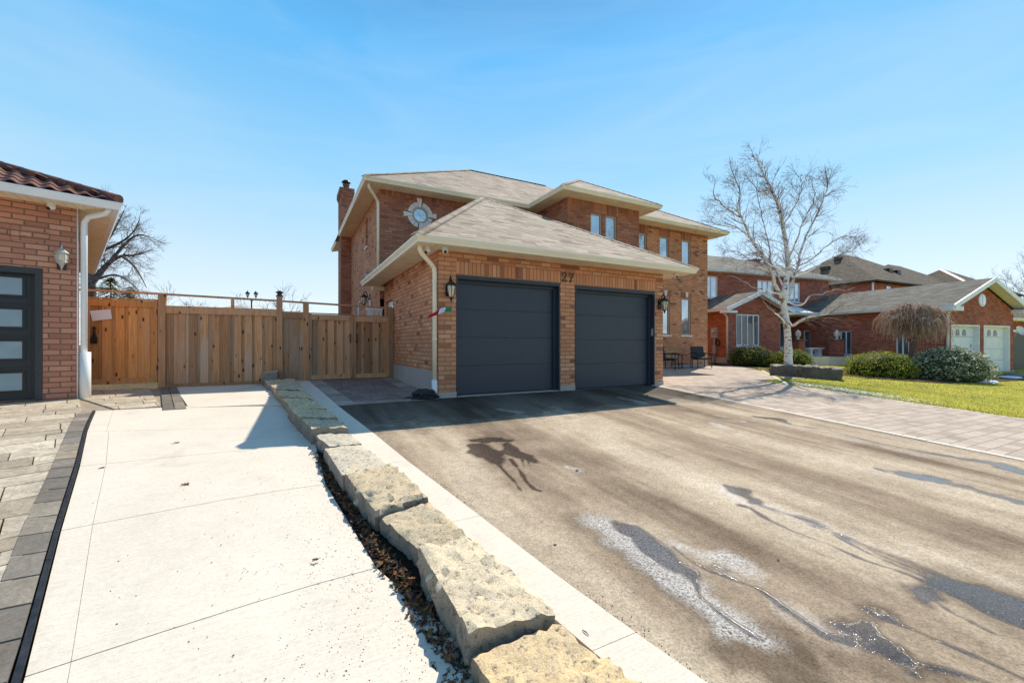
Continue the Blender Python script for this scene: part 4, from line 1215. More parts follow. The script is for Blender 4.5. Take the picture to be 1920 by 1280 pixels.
me.loops.add(fc.size); me.loops.foreach_set('vertex_index', fc.astype(np.int32).ravel())
me.polygons.add(len(fc)); me.polygons.foreach_set('loop_start', (np.arange(len(fc))*4).astype(np.int32)); me.polygons.foreach_set('loop_total', np.full(len(fc), 4, np.int32))
me.update(calc_edges=True)
at = me.color_attributes.new('Stain', 'FLOAT_COLOR', 'POINT')
at.data.foreach_set('color', np.stack([wet, salt, np.clip(band,0,1), np.clip(damp,0,1.2)/1.2], -1).astype(np.float32).ravel())
me.polygons.foreach_set('use_smooth', [True]*len(fc))
def m_asphalt():
    t = NT('dusty_asphalt'); p = t.pos()
    st = t.n('ShaderNodeAttribute'); st.attribute_name = 'Stain'
    s = t.n('ShaderNodeSeparateColor'); t.link(st.outputs['Color'], s.inputs[0])
    w, sa, ba, dm = s.outputs[0], s.outputs[1], s.outputs[2], st.outputs['Alpha']
    agg = t.noise(p, 190, 3, .8); agg2 = t.noise(p, 60, 4, .75); n1 = t.noise(p, 2.0, 5, .65); n6 = t.noise(p, 14, 5, .7)
    base = t.ramp(ba, [(.20, (.24,.17,.115)), (.38, (.40,.295,.205)), (.58, (.58,.45,.32)), (.82, (.72,.58,.43))])
    base = t.mix(1, base, t.ramp(n1, [(.3, .88), (.7, 1.12)]), 'MULTIPLY')
    base = t.mix(1, base, t.ramp(n6, [(.3, .84), (.7, 1.14)]), 'MULTIPLY')
    base = t.mix(1, base, t.ramp(agg, [(.3, .60), (.5, 1.0), (.72, 1.25)]), 'MULTIPLY')
    base = t.mix(1, base, t.ramp(agg2, [(.3, .58), (.62, 1.16)]), 'MULTIPLY')
    pm = t.mapping(p, (34, 90, 34), (0,0,-TH-1.2))
    base = t.mix(1, base, t.ramp(t.noise(pm, 1.0, 3, .7), [(.27, .45), (.38, 1)]), 'MULTIPLY')
    # garage shade deepened in the asphalt colour near the doors
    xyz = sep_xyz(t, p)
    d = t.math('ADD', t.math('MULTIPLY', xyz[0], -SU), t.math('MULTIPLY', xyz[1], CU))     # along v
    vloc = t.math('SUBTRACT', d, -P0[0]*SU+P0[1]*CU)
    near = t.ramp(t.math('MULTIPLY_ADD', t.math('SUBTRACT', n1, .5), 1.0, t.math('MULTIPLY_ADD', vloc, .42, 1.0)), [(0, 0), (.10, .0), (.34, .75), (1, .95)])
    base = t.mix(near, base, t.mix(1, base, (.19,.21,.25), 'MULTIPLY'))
    uloc = t.math('SUBTRACT', t.math('ADD', t.math('MULTIPLY', xyz[0], CU), t.math('MULTIPLY', xyz[1], SU)), P0[0]*CU+P0[1]*SU)
    spk = t.noise(p, 95, 3, .85)
    dmk = t.math('MULTIPLY', dm, t.ramp(n6, [(.2, .6), (.6, 1)]))
    c = t.mix(t.math('MULTIPLY', dmk, .95), base, t.mix(1, base, (.40,.37,.35), 'MULTIPLY'))
    sm = t.math('MULTIPLY', sa, t.ramp(t.math('MULTIPLY_ADD', spk, .6, t.math('MULTIPLY', agg2, .5)), [(.46, 0), (.62, 1)]), clamp=True)
    c = t.mix(t.math('MULTIPLY', sm, .78), c, (.84,.80,.76))
    wm = t.ramp(t.math('MULTIPLY_ADD', t.math('SUBTRACT', agg2, .5), .60, t.math('MULTIPLY_ADD', t.math('SUBTRACT', n6, .5), .8, w)), [(.22, 0), (.78, 1)])
    ice = t.math('MULTIPLY', t.ramp(t.noise(p, 120, 4, .85), [(.57, 0), (.66, 1)]), .6)
    wc = t.mix(ice, t.mix(1, c, (.30,.265,.25), 'MULTIPLY'), (.62,.60,.58))
    c = t.mix(wm, c, wc)
    ws = t.ramp(wm, [(.80, 0), (.92, 1)])
    rough = t.mix(ws, (.92,.92,.92), t.ramp(n6, [(.3, .07), (.7, .16)]))
    h = t.math('MULTIPLY', t.math('MULTIPLY_ADD', agg2, .7, agg), t.math('SUBTRACT', 1.0, t.math('MULTIPLY', wm, .95)))
    return t.out(c, rough, 0, t.bump(h, .55, .006), t.mix(ws, (.12,.12,.12), (.42,.42,.42)))
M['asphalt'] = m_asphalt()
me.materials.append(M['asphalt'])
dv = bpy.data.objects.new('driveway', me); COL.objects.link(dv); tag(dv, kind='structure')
# the rest of the driveway, behind the camera down to the street
mbx = ribbon('driveway', [(U1,-8.2),(U1,-14),(U1,-30)], [(kedge(-8.2),-8.2),(kedge(-14),-14),(2,-30)], 0, None)
tag(mbx.build('driveway', M['ground'], None), kind='structure')

# --- small stones and ice crumbs lying on the asphalt
# --- paved pad between fence and asphalt
pu = lambda v: interp(KR, [v])[0][0]
vs2 = lin(3.72, -.02, 6)
bandw = .30
tag(ribbon('paver_pad', [(pu(v)+bandw, v) for v in vs2], [(-.33, v) for v in vs2], .002, None).build('paver_pad', M['pad'], None), kind='structure')
def tiles_along(left, right, n, dz, mat, name, gap=.006, dark=.5):
    mb = MB()
    for i in range(n):
        t0, t1 = i/n, (i+1)/n
        def P(t, e, g=0):
            k = t*(len(left)-1); j = min(int(k), len(left)-2); f = k-j
            a = [left[j][q]*(1-f)+left[j+1][q]*f for q in (0,1)]; b = [right[j][q]*(1-f)+right[j+1][q]*f for q in (0,1)]
            u = a[0]*(1-e)+b[0]*e; v = a[1]*(1-e)+b[1]*e
            return W(u, v, gz(u, v)+dz)
        g = gap/max(.05, math.dist(P(t0,0), P(t1,0))); ge = .02
        q = [P(t0+(t1-t0)*g, ge), P(t0+(t1-t0)*g, 1-ge), P(t1-(t1-t0)*g, 1-ge), P(t1-(t1-t0)*g, ge)]
        q = [(x, y, z+R.uniform(-.002,.002)) for x, y, z in q]
        c = (R.random(), 0, 0)
        mb.poly(q, None, 0, c)
        for a, b in zip(q, q[1:]+q[:1]): mb.poly([b, a, (a[0],a[1],a[2]-.06), (b[0],b[1],b[2]-.06)][::-1], None, 0, c)
    return tag(mb.build(name, mat, None), kind='structure')
tiles_along([(pu(v)+.004, v) for v in vs2], [(pu(v)+bandw-.004, v) for v in vs2], 12, .006, M['paver_band'], 'paver_border')
tiles_along([(-.33, v) for v in vs2], [(-.02, v) for v in vs2], 12, .006, M['paver_band'], 'paver_border')
tiles_along([(pu(-.09)+.3, .10), (-.02, .10)], [(pu(-.09), -.09), (-.02, -.09)], 7, .010, M['paver_band'], 'paver_border')

# --- interlock walk to the right
tiles_along([(5.46, v) for v in (0,-2,-4,-8,-14)], [(5.58, v) for v in (0,-2,-4,-8,-14)], 60, .004, M['kerb'], 'paver_border', .002)
us = [5.59,6.6,7.6,8.6,9.7]; vs3 = [-14,-10,-8,-6,-4,-2,-.8,0]
grid_sheet('interlock_path', us, vs3, .001, M['interlock'])
grid_sheet('interlock_path', [5.86,7,8.6,10,12,13.78,16,18], [0,1,2,3,4,4.74], .001, M['interlock'], lambda u, v: u < 13.2 or v > 1.9+(u-13.2)*.75)
tiles_along([(9.7, v) for v in (-14,-10,-6,-2,-.8)], [(9.86, v) for v in (-14,-10,-6,-2,-.8)], 60, .006, M['kerb'], 'paver_border', .003)
tiles_along([(9.72,-.8),(13.2,1.9),(15.5,3.6)], [(9.86,-.92),(13.3,1.75),(15.6,3.45)], 26, .006, M['kerb'], 'paver_border', .003)

# --- lawn and bed
def lawn_keep(u, v):
    return v < -.8 or v < -.92+(u-9.8)*.775
lu = lin(9.70, 14, 16)+[15,16,18,20,24,28,36,60]; lv = [-40,-20,-14,-10,-6,-4,-2,-1.4,-1,-.6,-.2,.2,.6,1,1.4,1.8,2.2,2.6,3,3.4,4,5,6,8,10,14]
grid_sheet('lawn', lu, lv, -.010, M['lawn'], lambda u, v: lawn_keep(u, v-.75))
grid_sheet('paver_driveway', [-20,-12,-8,-6,-5,-4.3], [-12,-9,-6,-4,-2,0,1,2,3,3.7], -.048, M['paver_light'])

# --- left concrete path: panels poured between tooled joints
def gl(px, py, dz): 
    p = onground(px, py, dz); return L(p[0], p[1])
SD = -.035
LE = [gl(x, y, SD) for x, y in ((180,770),(164,809),(150,874),(115,994),(47,1268))]
RE = [gl(x, y, SD) for x, y in ((520,758),(545,800),(575,830),(604,900),(706,1052))]
RE = [(u+e, v) for (u, v), e in zip(RE, (.16,.14,.10,.03,0))]
LE.append((LE[-1][0]+.30, LE[-1][1]-1.25)); RE.append((RE[-1][0]+.35, RE[-1][1]-1.05))
LE.append((LE[-1][0]+.9, LE[-1][1]-4)); RE.append((RE[-1][0]+.9, RE[-1][1]-4))
slab = MB()
def lerp(a, b, t): return (a[0]*(1-t)+b[0]*t, a[1]*(1-t)+b[1]*t)
def slab_panel(a, b, c, d, dip=0.0, n=4):
    """quad a,b (near edge left,right) c,d (far edge right,left)"""
    g = .008
    def P(s, t):
        p = lerp(lerp(a, b, s), lerp(d, c, s), t)
        return W(p[0], p[1], gz(*p)+SD-dip*s**3)
    ss = lin(.0012, .9988, n)
    ln_ = max(.1, math.dist(a, d)); tt = lin(g/2/ln_, 1-g/2/ln_, 3)
    for i in range(n):
        for j in range(3): slab.poly([P(ss[i],tt[j]), P(ss[i+1],tt[j]), P(ss[i+1],tt[j+1]), P(ss[i],tt[j+1])])
    edge = [P(s, tt[0]) for s in ss]; e2 = [P(s, tt[-1]) for s in ss]
    for ed, sg in ((edge, 1), (e2, -1), ([P(ss[0],t) for t in tt], -1), ([P(ss[-1],t) for t in tt], 1)):
        for p, q in zip(ed, ed[1:]):
            w = [p, (p[0],p[1],p[2]-.09), (q[0],q[1],q[2]-.09), q]; slab.poly(w if sg > 0 else w[::-1])
for i in range(len(LE)-1):
    # narrow tooled band along the left edge, then the broad panel
    fr = .09 if i else .08
    b0, b1 = lerp(LE[i], RE[i], fr), lerp(LE[i+1], RE[i+1], fr)
    slab_panel(LE[i+1], b1, b0, LE[i], n=1); slab_panel(b1, RE[i+1], RE[i], b0, .04)
A = gl(352,761,SD); Bq = gl(325,727,SD); Cq = gl(494,716,SD)
slab_panel(LE[0], lerp(LE[0],RE[0],.5), A, lerp(LE[0], A, .02), n=2)
Cq = (Cq[0]+.16, Cq[1]); slab_panel(lerp(LE[0],RE[0],.5), RE[0], Cq, A); 
slab_panel(A, Cq, (Cq[0], 3.70), (Bq[0], 3.72))
tag(slab.build('concrete_path', M['concrete'], None), kind='structure')
SLAB_L, SLAB_R = LE, RE
tiles_along([lerp(p, SLAB_L[i], 1.0) and (p[0]-.036, p[1]) for i, p in enumerate(LE)], [(p[0]-.008, p[1]) for p in LE], 40, -.022, M['membrane'], 'edging_strip', .0)

# --- charcoal border and flagstone pavers in front of the left house
n_b = 15
BL = [(gl(141,771,0)), gl(96,870,0), gl(37,989,0), gl(0,1083,0)]
bl2 = interp([(BL[0][0],BL[0][1]),(BL[1][0],BL[1][1]),(BL[2][0],BL[2][1]),(BL[3][0],BL[3][1])], [p[1] for p in LE[:5]])
def bl_u(v):
    q = BL
    return interp(q, [v])[0][0]
vsb = lin(LE[0][1]+.02, LE[5][1], 10)
le_i = interp(LE, vsb)
tiles_along([(bl_u(v), v) for v in vsb], [(p[0]-.042, p[1]) for p in le_i], 24, -.024, M['paver_dark'], 'paver_border', .008)
def clip(poly, a, b):
    """keep the part of poly on the left of a->b"""
    out = []
    def sd(p): return (b[0]-a[0])*(p[1]-a[1])-(b[1]-a[1])*(p[0]-a[0])
    for p, q in zip(poly, poly[1:]+poly[:1]):
        sp, sq = sd(p), sd(q)
        if sp >= 0: out.append(p)
        if sp*sq < 0: t = sp/(sp-sq); out.append((p[0]+(q[0]-p[0])*t, p[1]+(q[1]-p[1])*t))
    return out
# ashlar pattern in the left house's directions
flag = MB()
def l2(u, v): x, y, _ = WL(u, v); return L(x, y)
def lay(region, u0, u1, v0, v1, mat_mb, row=.30):
    v = v0
    while v < v1:
        h = R.choice((row*.72, row, row*1.35)); u = u0+R.uniform(-.3, 0)
        while u < u1:
            w = R.choice((.34,.46,.6,.78)); g = .006
            q = [l2(u+g, v+g), l2(u+w-g, v+g), l2(u+w-g, v+h-g), l2(u+g, v+h-g)]
            for a, b in zip(region, region[1:]+region[:1]):
                if q: q = clip(q, a, b)
            if len(q) >= 3:
                c = (min(1, max(0, R.gauss(.5,.25))), 0, 0)
                P = [W(a, b, gz(a, b)-.028+R.uniform(-.002,.002)) for a, b in q]
                mat_mb.poly(P, None, 0, c)
                for a, b in zip(P, P[1:]+P[:1]): mat_mb.poly([a, (a[0],a[1],a[2]-.05), (b[0],b[1],b[2]-.05), b], None, 0, c)
            u += w
        v += h
nearv = LE[5][1]
reg1 = [l2(-9,.0), (bl_u(nearv)-8, nearv-2), (bl_u(nearv), nearv), (bl_u(LE[0][1]+.04)-.003, LE[0][1]+.04), l2(.0,.0)]
lay(reg1, -14, 6, -9, 0.05, flag)
e1 = gl(345,762,0); e2 = (gl(322,727,0)[0], 3.72)
reg2 = [l2(0.012,0), (bl_u(LE[0][1]+.04), LE[0][1]+.045), (LE[0][0], LE[0][1]+.05), gl(305,765,0), (gl(268,729,0)[0], 3.70), (-6.4,3.70)]
lay(reg2, -4, 6, -4, 6, flag)
tag(flag.build('paver_driveway', M['paver_light'], None), kind='structure')
_a, _b, _c, _d = (e2[0]-.27, e2[1]), gl(305,765,0), (e2[0], e2[1]), gl(350,762,0)
tiles_along([_a, _b], [lerp(_a,_c,.49), lerp(_b,_d,.49)], 3, -.024, M['paver_dark'], 'paver_border', .010)
tiles_along([lerp(_a,_c,.51), lerp(_b,_d,.51)], [_c, _d], 4, -.024, M['paver_dark'], 'paver_border', .010)

# ------------------------------------------------------------------ armour stones along the kerb
def gt(px, py): p = onground(px, py, .07); return L(p[0], p[1])
J = [  # joints: (outer px, inner px) from the fence to the camera
 ((497,715),(528,712)), ((504,722),(545,722)), ((513,732),(562,735)), ((525,745),(582,752)), ((540,764),(602,770)), ((562,790),(627,789)),
 ((585,811),(645,806)), ((612,836),(665,829)), ((645,893),(724,882)), ((702,962),(788,941)), ((787,1037),(872,1018)), ((880,1205),(1030,1165)), ((1010,1400),(1185,1300))]
stone_labels = [
 'small armour stone first in the row at the fence post', 'second armour stone of the row counting from the fence post', 'third armour stone of the row counting from the fence post',
 'fourth armour stone from the fence, in the garage shadow', 'fifth armour stone from the fence, in the garage shadow',
 'short sunlit armour stone just past the garage shadow', 'narrow pale armour stone, second past the garage shadow', 'rough topped pale armour stone, third past the garage shadow',
 'tan flat topped armour stone, fourth from the camera', 'broad tan armour stone, third from the camera', 'pale grey pitted armour stone with a broken front step, second from the camera', 'yellowish coarse armour stone nearest the camera, cut by the frame']
def make_stone(label, o0, i0, i1, o1, top, seed, depth=.40, rough=.016, cell=.06):
    """block between far edge (o0,i0) and near edge (o1,i1)"""
    rs = random.Random(seed)
    g = .022
    c = ((o0[0]+i0[0]+i1[0]+o1[0])/4, (o0[1]+i0[1]+i1[1]+o1[1])/4)
    def sh(p): d = math.dist(p, c); return (p[0]+(c[0]-p[0])*g/d, p[1]+(c[1]-p[1])*g/d)
    o0, i0, i1, o1 = map(sh, (o0, i0, i1, o1))
    nl = max(6, min(26, int(math.dist(o0, o1)/cell))); nw = max(5, min(14, int(math.dist(o0, i0)/cell))); nh = max(4, int(depth/ (cell*1.2)))
    tilt = (rs.uniform(-.07,.07), rs.uniform(-.07,.07)); dtop = rs.uniform(-.025,.04); sh_o = rs.uniform(-.03,.03)
    o0 = (o0[0]+sh_o+rs.uniform(-.015,.015), o0[1]); o1 = (o1[0]+sh_o+rs.uniform(-.015,.015), o1[1])
    mb = MB(); vid = {}
    def pt(a, b, h):
        # a across 0..1, b along 0..1, h 0 top .. 1 bottom
        p = lerp(lerp(o0, i0, a), lerp(o1, i1, a), b)
        z = top(p)+dtop+tilt[0]*(a-.5)*.5+tilt[1]*(b-.5)*.6 - h*depth
        # worn edges
        e = min(a, 1-a)*math.dist(o0, i0); f = min(b, 1-b)*math.dist(o0, o1)
        r = .009
        if h == 0:
            z -= max(0, r-e)*.7+max(0, r-f)*.7
        x, y, z = W(p[0], p[1], z)
        n1 = mnoise.noise((x*4+seed, y*4, z*4)); n2 = mnoise.noise((x*13, y*13+seed, z*13)); n3 = mnoise.noise((x*30, y*30, z*30+seed))
        n4 = mnoise.noise((x*64+seed, y*64, z*64)); k = rough*(.45*n1+.8*n2+.9*n3+.7*n4)
        bul = .0*math.sin(PI*min(1, max(0, h)))*(1 if 0 < h < 1 else 0)
        cx, cy, _ = W(c[0], c[1])
        d = norm((x-cx, y-cy, 0))
        if h == 0: return (x+d[0]*k*.5, y+d[1]*k*.5, z+k*1.05)
        return (x+d[0]*(k*1.6), y+d[1]*(k*1.6), z+k*.5)
    def V(a, b, h):
        key = (a, b, h)
        if key not in vid: vid[key] = mb.vert(pt(a/nw, b/nl, h/nh))
        return vid[key]
    for a in range(nw):
        for b in range(nl): mb.face((V(a,b,0), V(a,b+1,0), V(a+1,b+1,0), V(a+1,b,0)), None, 0, None, False)
    for h in range(nh):
        for b in range(nl):
            mb.face((V(0,b,h), V(0,b,h+1), V(0,b+1,h+1), V(0,b+1,h))); mb.face((V(nw,b+1,h), V(nw,b+1,h+1), V(nw,b,h+1), V(nw,b,h)))
        for a in range(nw):
            mb.face((V(a+1,0,h), V(a+1,0,h+1), V(a,0,h+1), V(a,0,h))); mb.face((V(a,nl,h), V(a,nl,h+1), V(a+1,nl,h+1), V(a+1,nl,h)))
    o = W(c[0], c[1], top(c)-depth)
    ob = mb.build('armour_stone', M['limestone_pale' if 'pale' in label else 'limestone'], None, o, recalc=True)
    me_ = ob.data
    for pl in me_.polygons: pl.use_smooth = True
    try: me_.set_sharp_from_angle(angle=math.radians(38))
    except Exception: pass
    tag(ob, label, 'stone', 'armour stones edging the concrete path')
    return ob
jo = [gt(*a) for a, b in J]; ji = [gt(*b) for a, b in J]
ji = [(interp(KL, [p[1]])[0][0]-(.035 if k == 11 else .014), p[1]) for k, p in enumerate(ji)]
top_f = lambda p: gz(*p)+.07
STONES = []
for k in range(len(J)-1):
    big = k >= 8
    make_stone(stone_labels[k], jo[k], ji[k], ji[k+1], jo[k+1], top_f, 7+k*13, .42, .022 if k != 10 else .027, .035 if big else .05)
# nearest stone
make_stone(stone_labels[12], jo[-1], ji[-1], lerp(ji[-1], (ji[-1][0]*2-ji[-2][0], ji[-1][1]*2-ji[-2][1]), .9), lerp(jo[-1], (jo[-1][0]*2-jo[-2][0], jo[-1][1]*2-jo[-2][1]), .9), top_f, 301, .42, .02, .035) if False else None
# upright block at the head of the row
make_stone('upright grey armour stone set on the head of the row against the fence', (-2.98,3.66), (-2.66,3.66), (-2.68,3.28), (-3.02,3.28), lambda p: .40, 77, .34, .012, .05)

# ------------------------------------------------------------------ leaf litter in the gutter between path and stones
soil = MB(); 
lit_l = [(SLAB_R[2][0]-.08, SLAB_R[2][1]), SLAB_R[3], gl(640,950,-.1), SLAB_R[4], gl(760,1140,-.1), gl(835,1285,-.1)]
lit_r = [gt(612,836), gt(645,893), gt(700,965), gt(790,1050), gt(850,1150), gt(960,1330)]
def pol(P, n):
    d = [0]
    for a, b in zip(P, P[1:]): d.append(d[-1]+math.dist(a, b))
    out = []
    for i in range(n+1):
        s = d[-1]*i/n
        for k in range(len(P)-1):
            if d[k] <= s <= d[k+1]+1e-9: out.append(lerp(P[k], P[k+1], (s-d[k])/(d[k+1]-d[k]+1e-9))); break
    return out
ll, lr = pol(lit_l, 40), pol(lit_r, 40)
ll = [(p[0]+.03*mnoise.noise((p[0]*5,p[1]*5,0)) - .02, p[1]) for p in ll]
tag(ribbon('garden_bed', ll, [(p[0]+.1, p[1]) for p in lr], -.082, None, ncross=4).build('garden_bed', M['soil'], None), kind='structure')
tag(ribbon('garden_bed', [lerp(ji[k], ji[k+1], f) for k in range(len(J)-1) for f in (0,.5)]+[ji[-1]], [interp(KL, [lerp(ji[k], ji[k+1], f)[1]])[0] for k in range(len(J)-1) for f in (0,.5)]+[interp(KL, [ji[-1][1]])[0]], -.05, None, ncross=2).build('garden_bed', M['soil'], None), kind='structure')
leaves = MB()
LEAFC = [(.16,.075,.035),(.10,.055,.03),(.055,.035,.025),(.22,.10,.04),(.13,.085,.06),(.30,.14,.05),(.05,.04,.04)]
def leaf(mb, x, y, z, s, col, flat=.5):
    a = R.uniform(0, 2*PI); tx = R.gauss(0, flat); ty = R.gauss(0, flat)
    M3 = Matrix.Rotation(a, 3, 'Z') @ Matrix.Rotation(tx, 3, 'X') @ Matrix.Rotation(ty, 3, 'Y')
    out = [(-1,0),(-.55,.34),(-.35,.18),(0,.52),(.2,.24),(.6,.36),(.62,.14),(1,0),(.62,-.14),(.6,-.36),(.2,-.24),(0,-.52),(-.35,-.18),(-.55,-.34)]
    curl = R.uniform(.2,.8)
    pts = [vadd((x,y,z), tuple(M3 @ Vector((px_*s, py_*s, s*curl*(py_*py_+.25*px_*px_))))) for px_, py_ in out]
    i0 = len(mb.v); mb.v.extend(pts); c0 = mb.vert((x,y,z))
    for k in range(len(out)): mb.face((i0+k, i0+(k+1) % len(out), c0), None, 0, col)
for i in range(1500):
    t = R.random()**.75; k = t*40; j = min(39, int(k)); f = k-j
    e = min(1.05, max(0.02, R.betavariate(2.2, 1.6)))
    a = lerp(ll[j], ll[j+1], f); b = lerp(lr[j], lr[j+1], f); p = lerp(a, b, e)
    col = R.choice(LEAFC); s = R.uniform(.010,.030)
    leaf(leaves, *W(p[0], p[1], gz(*p)-.078+R.uniform(.0,.025)), s, tuple(c*R.uniform(.6,1.2) for c in col))
# leaves caught between the near stones and the kerb
for i in range(190):
    t = R.random(); p = lerp(ji[10], ji[11], t) if i < 120 else lerp(ji[R.choice((8,9,10))], ji[11], t); q = interp(KL, [p[1]])[0]; m = lerp(p, q, R.uniform(.1,.9))
    leaf(leaves, *W(m[0], m[1], gz(*m)-.05+R.uniform(0,.03)), R.uniform(.012,.028), R.choice([(.36,.13,.04),(.26,.10,.035),(.12,.06,.03),(.42,.19,.06)]))
tag(leaves.build('leaf_litter', M['leaf'], None), kind='stuff')
crumbs = MB()
for i in range(700):   # soil crumbs strewn on the concrete
    k = R.random()**.6*40; j = min(39, int(k)); f = k-j
    a = lerp(ll[j], ll[j+1], f); d = R.expovariate(2.6); u, v = a[0]-d, a[1]+R.gauss(0,.05)
    if u < interp(LE, [v])[0][0]+.1: continue
    x, y, z = W(u, v, gz(u, v)+SD); s = R.uniform(.0018,.0055)
    a0 = R.uniform(0, 6)
    pts = [(x+s*R.uniform(.6,1.5)*math.cos(a0+q*2.1), y+s*R.uniform(.6,1.5)*math.sin(a0+q*2.1), z+.001) for q in range(3)]; tp = (x, y, z+s*.9)
    for q in range(3): crumbs.poly([pts[q], pts[(q+1)%3], tp], None, 0, R.choice([(.03,.02,.015),(.06,.035,.02),(.02,.018,.016)]))
tag(crumbs.build('soil_crumbs', M['leaf'], None), kind='stuff')
for (x, y), lab, s in (((330,828),'large curled brown leaf on the concrete path',.040), ((347,906),'round brown leaf lying alone mid path',.034), ((190,875),'tiny brown leaf near the left edge of the path',.026), ((591,1046),'greenish leaf on the path by the leaf litter',.030)):
    mb = MB(); p = onground(x, y, SD+.012); leaf(mb, p[0], p[1], p[2]-.008, s, (.12,.11,.05) if 'green' in lab else (.20,.085,.04), .25); leaf(mb, p[0]+s*.5, p[1]+.01, p[2]-.008, s*.7, (.16,.07,.035), .3)
    tag(mb.build('fallen_leaf', M['leaf'], None, p), lab, 'leaf')
# twig on the kerb, pebbles on the asphalt
p = onground(1092,1180,.008); q = onground(1104,1190,.008); mb = MB(); mb.tube([p, vadd(vmul(vadd(p, q), .5), (0,0,.004)), q], [.002,.003,.0015], 5, True, 0, (.10,.09,.09)); tag(mb.build('twig', M['bark'], None, p), 'small grey twig lying on the kerb near the camera', 'twig')
def blob(mb, c, r, seed, col=None, sq=(1,1,1), n=10, amp=.3, freq=1.4):
    ids = []
    for i in range(n+1):
        th = PI*i/n; row = []
        for k in range(2*n):
            ph = PI*k/n; d = (math.sin(th)*math.cos(ph), math.sin(th)*math.sin(ph), math.cos(th))
            rr = r*(1+amp*mnoise.noise((d[0]*freq+seed, d[1]*freq, d[2]*freq+seed*.3)))
            row.append(mb.vert((c[0]+d[0]*rr*sq[0], c[1]+d[1]*rr*sq[1], c[2]+d[2]*rr*sq[2])))
        ids.append(row)
    for i in range(n):
        for k in range(2*n): mb.face((ids[i][k], ids[i+1][k], ids[i+1][(k+1) % (2*n)], ids[i][(k+1) % (2*n)]), None, 0, col, True)
for (x, y), lab, r in (((1082,881),'grey pebble at the tip of a pale spot on the asphalt',.022), ((1041,1020),'dark pebble lying on the asphalt beside the kerb',.018), ((1459,1048),'small black pebble in the middle of the asphalt',.014)):
    p = onground(x, y, .006); mb = MB(); blob(mb, p, r*.6, r*99, (.34,.30,.26), (1,.8,.6)); tag(mb.build('pebble', M['bark'], None, p), lab, 'pebble')
# grit along the asphalt edge
grit = MB()
for i in range(900):
    v = -R.random()**.8*6.6; u = kedge(v)+abs(R.gauss(0,.03)); x, y, z = W(u, v, gz(u, v)); s = R.uniform(.0015,.005)
    a0 = R.uniform(0, 6); pts = [(x+s*math.cos(a0+q*2.1), y+s*math.sin(a0+q*2.1), z) for q in range(3)]; tp = (x, y, z+s)
    c = R.choice([(.12,.09,.07),(.22,.16,.11),(.06,.05,.04)])
    for q in range(3): grit.poly([pts[q], pts[(q+1)%3], tp], None, 0, c)
tag(grit.build('asphalt_grit', M['leaf'], None), kind='stuff')
# black plastic bag slumped by the downspout
mb = MB(); c = W(-.27,.02,.02)
ids = []; n = 26
for i in range(n+1):
    th = PI*.5*i/n; row = []
    for k in range(2*n):
        ph = PI*k/n; d = (math.sin(th)*math.cos(ph), math.sin(th)*math.sin(ph), math.cos(th))
        rr = 1+.30*mnoise.noise((d[0]*2.2+3, d[1]*2.2, d[2]*2.2))+.20*abs(mnoise.noise((d[0]*6, d[1]*6+5, d[2]*6)))+.08*mnoise.noise((d[0]*15, d[1]*15, d[2]*15))
        row.append(mb.vert((c[0]+d[0]*rr*.24, c[1]+d[1]*rr*.15, c[2]+max(-.02, d[2]*rr*.15))))
    ids.append(row)
for i in range(n):
    for k in range(2*n): mb.face((ids[i][k], ids[i+1][k], ids[i+1][(k+1) % (2*n)], ids[i][(k+1) % (2*n)]), None, 0, None, False)
for i in range(7):
    a = -2.6+R.uniform(-.4,.4); l = R.uniform(.28,.42); p = (c[0]+l*math.cos(a), c[1]+l*.5*math.sin(a), gz(*L(c[0]+l*math.cos(a), c[1]))+.01)
    mb.poly([vadd(c,(-.1,0,.02)), p, vadd(p,(.05,.06,.015)), vadd(c,(-.05,.05,.07))])
tag(mb.build('plastic_bag', M['plastic_bag'], None, c), 'crumpled black plastic bag slumped at the foot of the cream downspout', 'bag')
# ------------------------------------------------------------------ red brick neighbour with gabled garage
TN = math.radians(20.0); CN, SN = math.cos(TN), math.sin(TN)
N0 = (19.83, 19.20)
def WN(u, v, z=0): return (N0[0]+u*CN-v*SN, N0[1]+u*SN+v*CN, z)
nh = thing('gabled_brick_house', 'red brick two storey neighbour house with gabled double garage and white windows', 'house', WN(0,0,0), TN)
GW, VB = 5.66, 7.3
gp = .415
gzp = lambda u: 2.77+gp*(min(u, GW-u)+.0)
mb = MB()
wall(mb, (0,0), (GW,0), -.7, 2.70, [(.30,2.62,-.34,1.93),(2.98,5.32,-.34,1.93)], .22)
mb.poly([(0,0,2.70),(GW,0,2.70),(GW/2,0,2.70+gp*GW/2)])
wall(mb, (0,VB), (0,0), -.7, 2.75, [(VB-4.55,VB-3.98,.45,1.75),(VB-1.95,VB-1.42,.45,1.75),(VB-6.6,VB-6.2,.75,1.85)], .12)
wall(mb, (GW,0), (GW,VB+4), -.7, 2.75)
mb.build('garage_wall', M['brick_red'], nh)
mb = MB()
wall(mb, (-4.3,VB), (3.3,VB), -.7, 5.1, [(-2.35+4.3,-1.35+4.3,3.35,4.75),(.62+4.3,1.9+4.3,3.30,4.75),(.0+3.9,.0+4.0,4,4.1)] if False else [(1.05,2.25,3.55,4.80) if False else (.0001+3.75,5.0,3.62,4.85),(-2.9+4.3,-1.55+4.3,3.62,4.85)], .1)
wall(mb, (-8.0,VB), (-4.3,VB), 2.4, 5.1, [(.65,2.05,3.65,4.88)], .1)
wall(mb, (3.3,VB), (3.3,VB+8), -.7, 5.1); wall(mb, (3.3,VB+8), (-8.0,VB+8), -.7, 5.1); wall(mb, (-8.0,VB+8), (-8.0,VB), -.7, 5.1)
mb.build('upper_wall', M['brick_red'], nh)
mb = MB()
